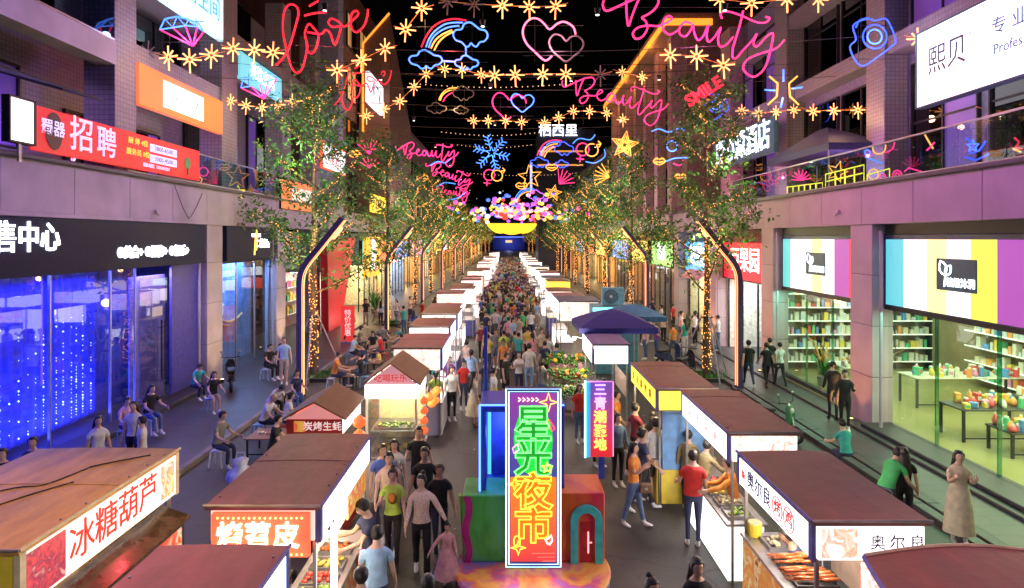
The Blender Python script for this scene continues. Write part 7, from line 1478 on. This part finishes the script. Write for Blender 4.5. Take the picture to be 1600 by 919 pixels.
t = board('white_sign', 'white and red sign behind the first left tree above the small orange one', '+x', -10.9, 37.5, 42.6, 9.7, 11.2, emit('sign_whitish', (.9, .9, 1), 1.3), .2, emit('frame_red', (1, .1, .04), 1.2)); letters('足浴', 1.1, emit('red_ink', (.75, .03, .02), .35), (.012, 0, 0), '+x', t, .004)
t = board('white_sign', 'slanting white and blue sign high on the brown left tower', '+x', -9.9, 45.5, 50.5, 15.2, 17.4, emit('sign_whitish', (.9, .9, 1), 1.3), .3); letters('KTV', 1.5, mat('ink_blue', (.02, .03, .12), .5, var=0), (.012, 0, 0), '+x', t, .004)
t = board('teal_sign', 'teal lit sign in the leaves beside the smaller diamond', '+x', -11.0, 26.3, 31, 12.1, 13.2, emit('sign_teal', (.2, .7, .8), .8), .2); letters('茶饮空间', .7, E_TXT, (.012, 0, 0), '+x', t, .004)
for i, (y0, z0, c) in enumerate(((46, 7.4, (1, .7, .05)), (52, 7.4, (1, .6, .05)), (58, 7.4, (1, .3, .05)))):
    board('terrace_sign', '%s yellow-orange lit sign along the far left terrace' % ['nearest', 'middle', 'farthest'][i], '+x', -9.8, y0, y0 + 5, z0, z0 + 1.3, emit('terr_' + str(i), c, 1.0), .2)
# red wedge and yellow panel by the far left columns
rw = thing('red_wedge_wall', 'tall slanted red wall panel behind the first left tree', 'wall', (-10.5, 36.9, 0)); pts = [(0, .12), (2.6, .12), (6.4, 5.55), (-.3, 5.3)]
MB().add([(.12, y, z) for y, z in pts] + [(-.3, y, z) for y, z in pts], [(0, 1, 2, 3), (7, 6, 5, 4), (0, 4, 5, 1), (1, 5, 6, 2), (2, 6, 7, 3), (3, 7, 4, 0)]).build('panel', mat('wedge_red', (.6, .02, .03), .5, var=.1), rw); lamp('AREA', (1.4, 2.2, .3), 60, (1, .5, .4), rw, .3, (R(180), R(-25), 0), size_y=4); MB().box((1.3, .5, .12), (1.5, 4, .2)).build('floor_light', DARK, rw)
t = board('yellow_panel', 'tall yellow shop panel with a white leaf ring beyond the red wedge', '+x', -10.4, 46.6, 51.8, 2.6, 5.6, emit('panel_yellow', (1, .5, .02), .8), .2); MB().tube([(.02, .8 * math.cos(a) * .7, .5 + .8 * math.sin(a)) for a in [2 * math.pi * j / 24 for j in range(24)]], .06, 5, True).build('leaf_ring', E_TXT, t); MB().tube([(.02, -.3, .0), (.02, .3, 1)], .08).build('leaf_stroke', E_TXT, t); letters('零食好吃', .7, E_TXT, (.012, 0, -.75), '+x', t, .004)
# ---- right side
t = board('beauty_billboard', 'huge white lit billboard with thin dark characters at the top right', '-x', 12.05, 8.5, 18.9, 9.35, 11.5, emit('billboard_white', (1, 1, 1), 1.25), .25, mat('teal_frame', (.03, .1, .14), .5))
DKI = mat('dark_ink', (.03, .05, .07), .5, var=0); NBI = emit('ink_deepblue', (.02, .12, .3), .4); c = t.location
def putr(s, size, m_, Y, z, sx=1., **k): return letters(s, size, m_, (-.006, Y - c.y, z - c.z), '-x', t, .003, sx=sx, **k)
putr('熙贝', .86, DKI, 17.62, 10.5, .92); 
for k, s in enumerate('×二三一'): putr(s, .17, DKI, 16.72, 10.85 - k * .2)
putr('专 业 美 容', .46, NBI, 14.75, 10.72, 1.12); putr('Professional Beauty', .36, NBI, 14.5, 10.17, 1.0)
lamp('AREA', (-.5, 0, -.3), 60, (.9, .95, 1), t, 1.5, (0, R(90), 0), size_y=9)
t = board('hotel_sign', 'tall-lettered white glowing sign behind the first right tree', '-x', 11.6, 28, 36.2, 9.3, 10.9, mat('teal_back', (.03, .12, .2), .5), .2); letters('康心源酒店', 1.5, emit('hotel_white', (.7, .88, 1), 3), (-.006, 0, 0), '-x', t, .03, offset=.01)
# striped lightboxes
STR = dict(teal=(.1, .55, .58), white=(.95, .95, .9), lemon=(.95, .9, .35), yellow=(.85, .85, .08), purple=(.32, .07, .36), red=(.85, .05, .06)); RY = lambda px: 10.6 * 1000 / (px - 795)
def stripes(label, Ys, cols, logoY, ly):
    t = thing('striped_lightbox', label, 'sign', (10.66, (Ys[0] + Ys[-1]) / 2, 4.55)); c = t.location
    MB().bbox((-.02, Ys[-1] - .18 - c.y, -1.02), (.1, Ys[0] + .18 - c.y, 1.06), .02).build('case', mat('lightbox_navy', (.03, .05, .14), .4), t)
    for a, b_, k in zip(Ys, Ys[1:], cols): MB().bbox((-.06, b_ + .004 - c.y, -.9), (-.02, a - .004 - c.y, .92), .006).build('stripe_panel', emit('stripe_' + k, STR[k], 1.0 if k in ('white', 'lemon', 'yellow') else .9), t)
    MB().bbox((-.09, logoY - .68 - c.y, -.31), (-.061, logoY + .68 - c.y, .46), .008).build('logo_board', mat('logo_green', (.02, .10, .13), .4, var=.15), t)
    for tip, w_ in (((.52, .40), .13), ((.16, .30), .1)):
        bx, bz = .34, .05; ax, az = tip[0] - bx, tip[1] - bz; ln = math.hypot(ax, az); ux, uz = ax / ln, az / ln
        pts = [(-.094, logoY - c.y + bx + ux * ln * q + sg * -uz * w_ * math.sin(math.pi * q), bz + uz * ln * q + sg * ux * w_ * math.sin(math.pi * q)) for sg, qs in ((1, (0, .25, .5, .75, 1)), (-1, (.75, .5, .25))) for q in qs]
        MB().tube(pts, .018, 5, True).build('leaf_mark', E_TXT, t)
    MB().tube([(-.094, logoY - c.y + .38, -.22), (-.094, logoY - c.y + .36, -.08), (-.094, logoY - c.y + .34, .05)], .018).build('leaf_mark', E_TXT, t); letters('植趣沐洞', .24, E_TXT, (-.094, logoY - .17 - c.y, -.12), '-x', t, .006)
stripes('large striped lightbox of teal, white, yellow and purple on the right shop', [18.0, 17.2, 16.25, 15.5, 14.7, 13.9, 11.5, 8.5, 5.9], ['teal', 'white', 'lemon', 'white', 'yellow', 'purple', 'red', 'teal'], 15.15, 0); stripes('smaller striped lightbox with red edge between the right columns', [24.75, 24.1, 22.4, 21.7, 20.85, 19.95, 19.4], ['teal', 'white', 'lemon', 'white', 'purple', 'red'], 22.1, 0)
# terrace canopy and sails on the right
tc_ = thing('terrace_canopy', 'dark navy peaked canopy standing on the right terrace', 'canopy', (12.0, 24.6, 7.05)); M2 = mat('canopy_navy', (.03, .03, .09), .7, var=.2)
MB().add([(-1, -2.6, 1.75), (1.1, -2.6, 1.75), (1.1, 2.6, 1.75), (-1, 2.6, 1.75), (.05, -.4, 2.65), (.05, .4, 2.65), (-1, -2.6, 1.5), (1.1, -2.6, 1.5), (1.1, 2.6, 1.5), (-1, 2.6, 1.5)], [(0, 1, 4), (1, 2, 5, 4), (2, 3, 5), (3, 0, 4, 5), (0, 6, 7, 1), (1, 7, 8, 2), (2, 8, 9, 3), (3, 9, 6, 0), (6, 9, 8, 7)]).build('canopy', M2, tc_)
for x in (-.95, 1.05):
    for y in (-2.5, 2.5): MB().tube([(x, y, 0), (x, y, 1.55)], .03).build('post', STEEL, tc_)
sl = thing('shop_awning', 'pink and white patched awning over the bright white right shop door', 'awning', (10.1, 36, 3.3)); MB().add([(0, -1.8, 0), (0, 1.8, 0), (.7, 1.8, .5), (.7, -1.8, .5), (0, -1.8, -.06), (0, 1.8, -.06), (.7, 1.8, .44), (.7, -1.8, .44)], [(0, 1, 2, 3), (7, 6, 5, 4), (0, 4, 5, 1), (1, 5, 6, 2), (2, 6, 7, 3), (3, 7, 4, 0)]).build('cloth', mat('rose_cloth', (.7, .3, .3), .7, var=.4), sl)
# ================================================================ store interior, furniture, scooters
def table(name, label, x, y, z, lx, ly, h, topm, legm, cat='table', t_=.04, low=False):
    t = thing(name, label, cat, (x, y, z)); MB().bbox((-lx / 2, -ly / 2, h - t_), (lx / 2, ly / 2, h), .01).build('table_top', topm, t); w_ = .03 if not low else .02
    for sx in (-1, 1):
        for sy in (-1, 1): MB().box((sx * (lx / 2 - .06) - w_, sy * (ly / 2 - .06) - w_, 0), (sx * (lx / 2 - .06) + w_, sy * (ly / 2 - .06) + w_, h - t_)).build('leg', legm, t)
    MB().box((-lx / 2 + .06, -ly / 2 + .045, .08), (lx / 2 - .06, -ly / 2 + .075, .11)).build('rail', legm, t); return t
PALEP = [mat('pack_pale_%d' % i, c, .5, var=.1) for i, c in enumerate([(.7, .7, .62), (.6, .66, .55), (.75, .66, .5), (.55, .62, .68)])]
DT = mat('table_dark', (.03, .035, .04), .4); PT = mat('table_pale', (.65, .65, .58), .4)
def goods(cx_, cy_, z, lx, ly, n, lab):
    for i in range(int(n * 1.9)):
        x, y = cx_ + rnd.uniform(-lx / 2, lx / 2), cy_ + rnd.uniform(-ly / 2, ly / 2); k = rnd.randrange(7); m_ = PACK[k]; cn = ['red', 'golden', 'blue', 'cream', 'green', 'orange', 'pink'][k]; kd = rnd.choice(['box', 'jar', 'bag'])
        t = thing('product_' + kd, '%s %s among the goods %s' % (cn, kd, lab), kd, (x, y, z), rnd.uniform(0, 3), '%s %ss %s' % (cn, kd, lab)); h = rnd.uniform(.12, .3)
        if kd == 'jar': MB().cyl((0, 0, 0), .07, h, 10).build('body', m_, t); MB().cyl((0, 0, h), .05, .04, 10).build('lid', WHITE, t)
        elif kd == 'box': MB().bbox((-.1, -.07, 0), (.1, .07, h), .01).build('body', m_, t); MB().box((-.101, -.05, h * .3), (.101, .05, h * .7)).build('print', PACK[(k + 3) % 7], t)
        else: MB().loft([[(.09 * s * math.cos(a), .06 * s * math.sin(a), h * q) for a in [2 * math.pi * j / 8 for j in range(8)]] for q, s in ((0, .8), (.4, 1.1), (.8, .7), (1, .3))]).build('body', m_, t, True); MB().box((-.03, -.005, h), (.03, .005, h + .04)).build('top_seal', WHITE, t)
for i, (x, y, lx, ly, h, n, lab, tl, m1) in enumerate(((13.1, 17.2, 2.5, 1.0, .86, 22, 'on the long dark table by the shop glass', 'long dark display table nearest the right shop glass', DT), (12.9, 15.9, 1.5, .9, .62, 14, 'on the low black table at the shop glass', 'low black-framed display table in front of the long one', DT), (14.6, 20.6, 3.6, 1.0, .95, 26, 'on the pale counter in mid store', 'long pale display counter in the middle of the right store', PT), (12.4, 22.6, 1.6, 1.0, .86, 12, 'on the table behind the second window', 'pale table behind the second right shop window', PT), (15.4, 18.4, 1.6, .8, .8, 10, 'on the side table at the far right of the store', 'side table at the right picture edge inside the store', DT))):
    table('display_table', tl, x, y, .16, lx, ly, h, m1, DT); goods(x, y, .161 + h, lx * .88, ly * .8, n, lab)
sh = thing('wall_shelving', 'tall lit shelves with rows of packets across the back of the right store', 'shelving', (14.2, 26.4, .16))
for x in (-3, -1.5, 0, 1.5, 3): MB().box((x - .02, -.4, 0), (x + .02, 0, 3.2)).build('upright', DT, sh)
for k in range(6):
    z = .3 + k * .55; MB().box((-3.1, -.42, z), (3.1, .0, z + .03)).build('shelf', WHITE, sh); MB().box((-3.1, -.43, z + .03), (3.1, -.421, z + .05)).build('shelf_light', SHF, sh); x = -2.95
    while x < 2.8:
        w_ = rnd.uniform(.08, .2); MB().box((x, -.32, z + .031), (x + w_, -.1, z + .031 + rnd.uniform(.14, .38))).build('packet', rnd.choice(PACK + PALEP * 2), sh); x += w_ + rnd.uniform(.01, .09)
sh2 = thing('wall_shelving', 'lit shelves of packets along the inner side wall of the right store', 'shelving', (17.15, 17.5, .16))
for k in range(6):
    z = .3 + k * .55; MB().box((-.42, -6, z), (0, 6, z + .03)).build('shelf', WHITE, sh2); MB().box((-.43, -6, z + .03), (-.421, 6, z + .05)).build('shelf_light', SHF, sh2); y = -5.8
    while y < 5.6:
        w_ = rnd.uniform(.1, .28); MB().box((-.32, y, z + .031), (-.1, y + w_, z + .031 + rnd.uniform(.14, .40))).build('packet', rnd.choice(PACK + PALEP * 2), sh2); y += w_ + rnd.uniform(.01, .12)
def potted(x, y, z, h, label, m_=None, fl=None):
    t = thing('potted_plant', label, 'plant', (x, y, z)); MB().cyl((0, 0, 0), .16, .34, 14, .22).build('pot', mat('pot_grey', (.3, .28, .26), .7), t); g = MB()
    for k in range(46):
        a = rnd.uniform(0, 6.28); ln = rnd.uniform(.3, .75) * h; up = rnd.uniform(.4, 1.2); tip = Vector((math.cos(a) * ln * .7, math.sin(a) * ln * .7, .34 + ln * up)); mid = Vector((math.cos(a) * ln * .3, math.sin(a) * ln * .3, .34 + ln * up * .75)); sd = Vector((-math.sin(a), math.cos(a), 0)) * .035
        g.add([(0, 0, .32), tuple(mid - sd), tuple(tip), tuple(mid + sd)], [(0, 1, 2, 3)])
    g.build('leaves', m_ or LEAF[1], t, kind='stuff'); MB().cyl((0, 0, .3), .19, .02, 12).build('soil', mat('soil', (.04, .03, .02), .9, bump=.8), t); return t
potted(11.9, 24.2, .16, 2.0, 'tall dried golden plant behind the second right shop window', mat('dry_gold', (.5, .3, .08), .7, var=.4)); potted(13.3, 22.9, .16, 2.4, 'brown dried grasses behind the second right shop window', mat('dry_brown', (.28, .14, .06), .7, var=.4)); potted(11.4, 23.2, .16, 1.2, 'small green plant low in the second right shop window'); potted(-9.7, 46, .12, 2.4, 'large leafy plant before the yellow panel'); potted(-9.2, 44.4, .12, 1.8, 'smaller leafy plant beside the large one by the yellow panel'); potted(9.6, 34.5, .12, 1.5, 'leafy plant beside the white right shop')
# low tables and stools on the left
BTM = mat('brown_table', (.25, .13, .09), .5, var=.2)
for x, y, lx, l in ((-6.15, 16.4, .9, 'low brown table by the kerb behind the plum roof'), (-6.2, 28.4, .8, 'low brown table among the seated group by the left tree'), (-5.5, 26.0, .7, 'near low table with dishes beside the yellow child'), (-5.9, 23.5, .6, 'lowest near table between the orange vest and black tee'), (-5.7, 31.1, .8, 'back low table of the seated group')):
    table('low_table', l, x, y, 0, lx, lx, .5, BTM, DARK, low=True)
    for k in range(3): d = thing('dish', '%s dish on the %s' % (['white', 'cream', 'small'][k], l), 'dish', (x - .2 + .2 * k, y + rnd.uniform(-.2, .2), .501)); MB().cyl((0, 0, 0), .05, .04, 12, .085).build('bowl', WHITE, d); MB().ball((0, 0, .035), .06, 8, 6, (1, 1, .4)).build('food', [NOOD, MEAT, PALEF][k], d, True)
def stool(x, y, m_, label, z=0.):
    t = thing('plastic_stool', label, 'stool', (x, y, z)); MB().bbox((-.14, -.14, .38), (.14, .14, .415), .01).build('seat', m_, t)
    for sx in (-1, 1):
        for sy in (-1, 1): MB().tube([(sx * .12, sy * .12, .38), (sx * .16, sy * .16, 0)], .022, 6).build('leg', m_, t)
    return t
SB1 = mat('stool_blue', (.12, .3, .6), .45); SR = mat('stool_red', (.5, .04, .04), .45); SW = mat('stool_white', (.6, .65, .75), .45)
for x, y, m_, l, z in ((-9.25, 19.95, SB1, 'blue stool under the woman in black by the left column', .12), (-6.85, 17.55, SB1, 'pale blue stool under the cropped man', 0), (-6.15, 17.45, SR, 'red stool under the ponytailed woman', 0), (-9.25, 24.35, SW, 'white stool by the pale blue window', .12), (-6.98, 28.2, SB1, 'blue stool at the left of the low tables', 0), (-5.5, 28.35, SR, 'red stool under the woman in red', 0), (-6.45, 23.3, SW, 'white stool under the orange vest', 0), (-5.3, 23.6, SB1, 'blue stool under the man in black tee', 0), (-7.0, 15.4, SW, 'white stool at the kerb left of the plum roof', 0), (-6.9, 20.7, SB1, 'blue stool under the woman in navy by the lamp post', 0), (-7.1, 30.2, SR, 'red stool under the man in olive', 0), (-4.7, 28.6, SW, 'white stool under the man in white at the low tables', 0), (-9.9, 17.6, SW, 'white stool under the person in black below the door handles', .12), (-9.95, 16.6, SB1, 'blue stool under the woman in pink by the curtain', .12), (-5.62, 15.0, SR, 'red stool under the black waistcoat', 0)): stool(x, y, m_, l, z)
bg_ = thing('plastic_bag', 'crumpled translucent white bag on the kerb left of the plum roof', 'bag', (-5.95, 14.2, 0)); rr = []
for z, r_ in ((0, .1), (.05, .25), (.2, .3), (.35, .24), (.45, .12), (.6, .16)): rr.append([(r_ * (1 + .18 * math.sin(3 * k + z * 9)) * math.cos(2 * math.pi * k / 14), r_ * (1 + .18 * math.cos(5 * k + z * 7)) * math.sin(2 * math.pi * k / 14), z) for k in range(14)])
MB().loft(rr).build('bag', mat('bag_film', (.5, .55, .75), .25, var=.2), bg_, True); MB().tube([(-.12, 0, .55), (-.08, 0, .75), (.08, 0, .75), (.12, 0, .55)], .012).build('handle', mat('bag_film', (.5, .55, .75), .25), bg_)
def scooter(x, y, rz, m_, label, z=.12):
    t = thing('scooter', label, 'scooter', (x, y, z), R(rz))
    for yy in (-.62, .6):
        w_ = MB().tube([(0, yy + .2 * math.cos(a), .25 + .2 * math.sin(a)) for a in [2 * math.pi * j / 18 for j in range(18)]], .05, 7, True).build('wheel', BLACK, t); h_ = MB().tube([(-.05, yy, .25), (.05, yy, .25)], .09, 10).build('rim', STEEL, w_)
    MB().loft([[(w_ * q, yy, zz) for q, yy, zz in ((-1, -.75, .35), (1, -.75, .35), (1, -.1, .3), (-1, -.1, .3))] for w_ in (.12,)] + [[(.15 * q, yy, .72) for q, yy in ((-1, .0), (1, .0), (1, -.0), (-1, -.0))]]) if False else None
    MB().loft([[(.10, -.8, .5), (.16, -.3, .34), (.12, .05, .26), (-.12, .05, .26), (-.16, -.3, .34), (-.10, -.8, .5)], [(.08, -.82, .62), (.15, -.3, .7), (.1, .0, .5), (-.1, .0, .5), (-.15, -.3, .7), (-.08, -.82, .62)]]).build('body', m_, t); MB().bbox((-.13, -.75, .70), (.13, -.08, .80), .03).build('seat', BLACK, t)
    MB().bbox((-.13, .0, .24), (.13, .42, .30), .02).build('footboard', BLACK, t); MB().loft([[(-.16, .40, .28), (.16, .40, .28), (.12, .48, .28), (-.12, .48, .28)], [(-.17, .42, .8), (.17, .42, .8), (.1, .52, .8), (-.1, .52, .8)], [(-.08, .36, 1.0), (.08, .36, 1.0), (.06, .44, 1.0), (-.06, .44, 1.0)]]).build('front_shield', m_, t)
    MB().tube([(0, .6, .3), (0, .42, .95), (0, .38, 1.05)], .03).build('fork', STEEL, t); MB().tube([(-.32, .3, 1.08), (-.1, .38, 1.05), (.1, .38, 1.05), (.32, .3, 1.08)], .018).build('handlebar', BLACK, t); MB().ball((0, .5, .88), .07, 10, 6, (1, .5, 1)).build('headlight', WHITE, t)
    for sx in (-1, 1): MB().tube([(sx * .26, .32, 1.08), (sx * .3, .3, 1.26)], .008).build('mirror_stalk', BLACK, t); o = MB().ball((sx * .3, .29, 1.29), .055, 8, 6, (1, .35, .7)).build('mirror', STEEL, t)
    return t
scooter(-9.95, 22.9, 25, mat('scooter_dark', (.03, .03, .035), .3, coat=.4), 'dark scooter parked against the pale blue left window'); scooter(7.1, 25.6, -40, MATS['scooter_dark'], 'black scooter parked beside the first right tree', 0); scooter(6.9, 27.3, -60, mat('scooter_navy', (.03, .04, .12), .3, coat=.4), 'navy scooter parked behind the black one by the right tree', 0); scooter(7.35, 17.6, -150, mat('scooter_green', (.05, .2, .1), .3, coat=.4), 'green scooter half hidden behind the white right stall', 0)
# phone held by the filmer and red roll-up banner
ph = thing('mobile_phone', 'phone with a bright violet screen held up by the pale blue shirt', 'phone', (-1.98, 8.66, 1.22), R(15)); MB().bbox((-.04, -.006, -.08), (.04, .006, .08), .004).build('case', BLACK, ph); MB().box((-.035, -.0085, -.072), (.035, -.0065, .072)).build('screen', emit('phone_screen', (.7, .4, 1), 1.6), ph)
ru = thing('rollup_banner', 'narrow red banner stand with pale marks near the red wedge', 'banner', (-8.3, 33.0, .12)); MB().box((-.35, -.01, .06), (.35, .01, 1.9)).build('print', emit('rollup_red', (.9, .05, .04), .5), ru); letters('特\n价\n优\n惠', .36, emit('pale_letters', (1, .85, .8), .7), (0, -.014, 1.0), 'front', ru, .003); MB().box((-.38, -.1, 0), (.38, .1, .06)).build('base', STEEL, ru)

# ground furniture: drain covers, gullies, scattered litter
def cover(x, y, label):
    t = thing('drain_cover', label, 'drain cover', (x, y, .004)); MB().cyl((0, 0, 0), .36, .012, 28).build('ring', DARK, t); MB().cyl((0, 0, .012), .31, .006, 24).build('lid', mat('iron_lid', (.06, .055, .05), .5, .6, var=.3, scale=20), t)
    for k in range(5): MB().box((-.2, -.2 + .1 * k - .012, .018), (.2, -.2 + .1 * k + .012, .024)).build('ridge', DARK, t)
for x, y, l in ((-.55, 14.2, 'round iron drain cover in the open lane left of the blue cube'), (1.9, 9.4, 'round iron drain cover near the bottom edge right of the podium'), (.9, 28.6, 'round iron drain cover in mid lane past the flower stand'), (-4.9, 16.5, 'round iron drain cover beside the brown table'), (5.9, 12.4, 'round iron drain cover behind the skewer stall')): cover(x, y, l)
li = MB()
for k in range(170):
    x, y = rnd.uniform(-5, 6), 7 + 30 * rnd.random(); s_ = rnd.uniform(.012, .045); a = rnd.uniform(0, 3); li.add([(x + s_ * math.cos(a + q), y + s_ * math.sin(a + q), .006 + (.014 if q > 3 else 0)) for q in (0, 1.5, 3.1, 4.6)], [(0, 1, 2, 3)], rnd.randrange(3))
li.build('litter', [WHITE, mat('litter_buff', (.4, .3, .18), .8), mat('litter_red', (.5, .08, .05), .7)], kind='stuff', label='scraps of paper, napkins and wrappers scattered over the lane', cat='litter')
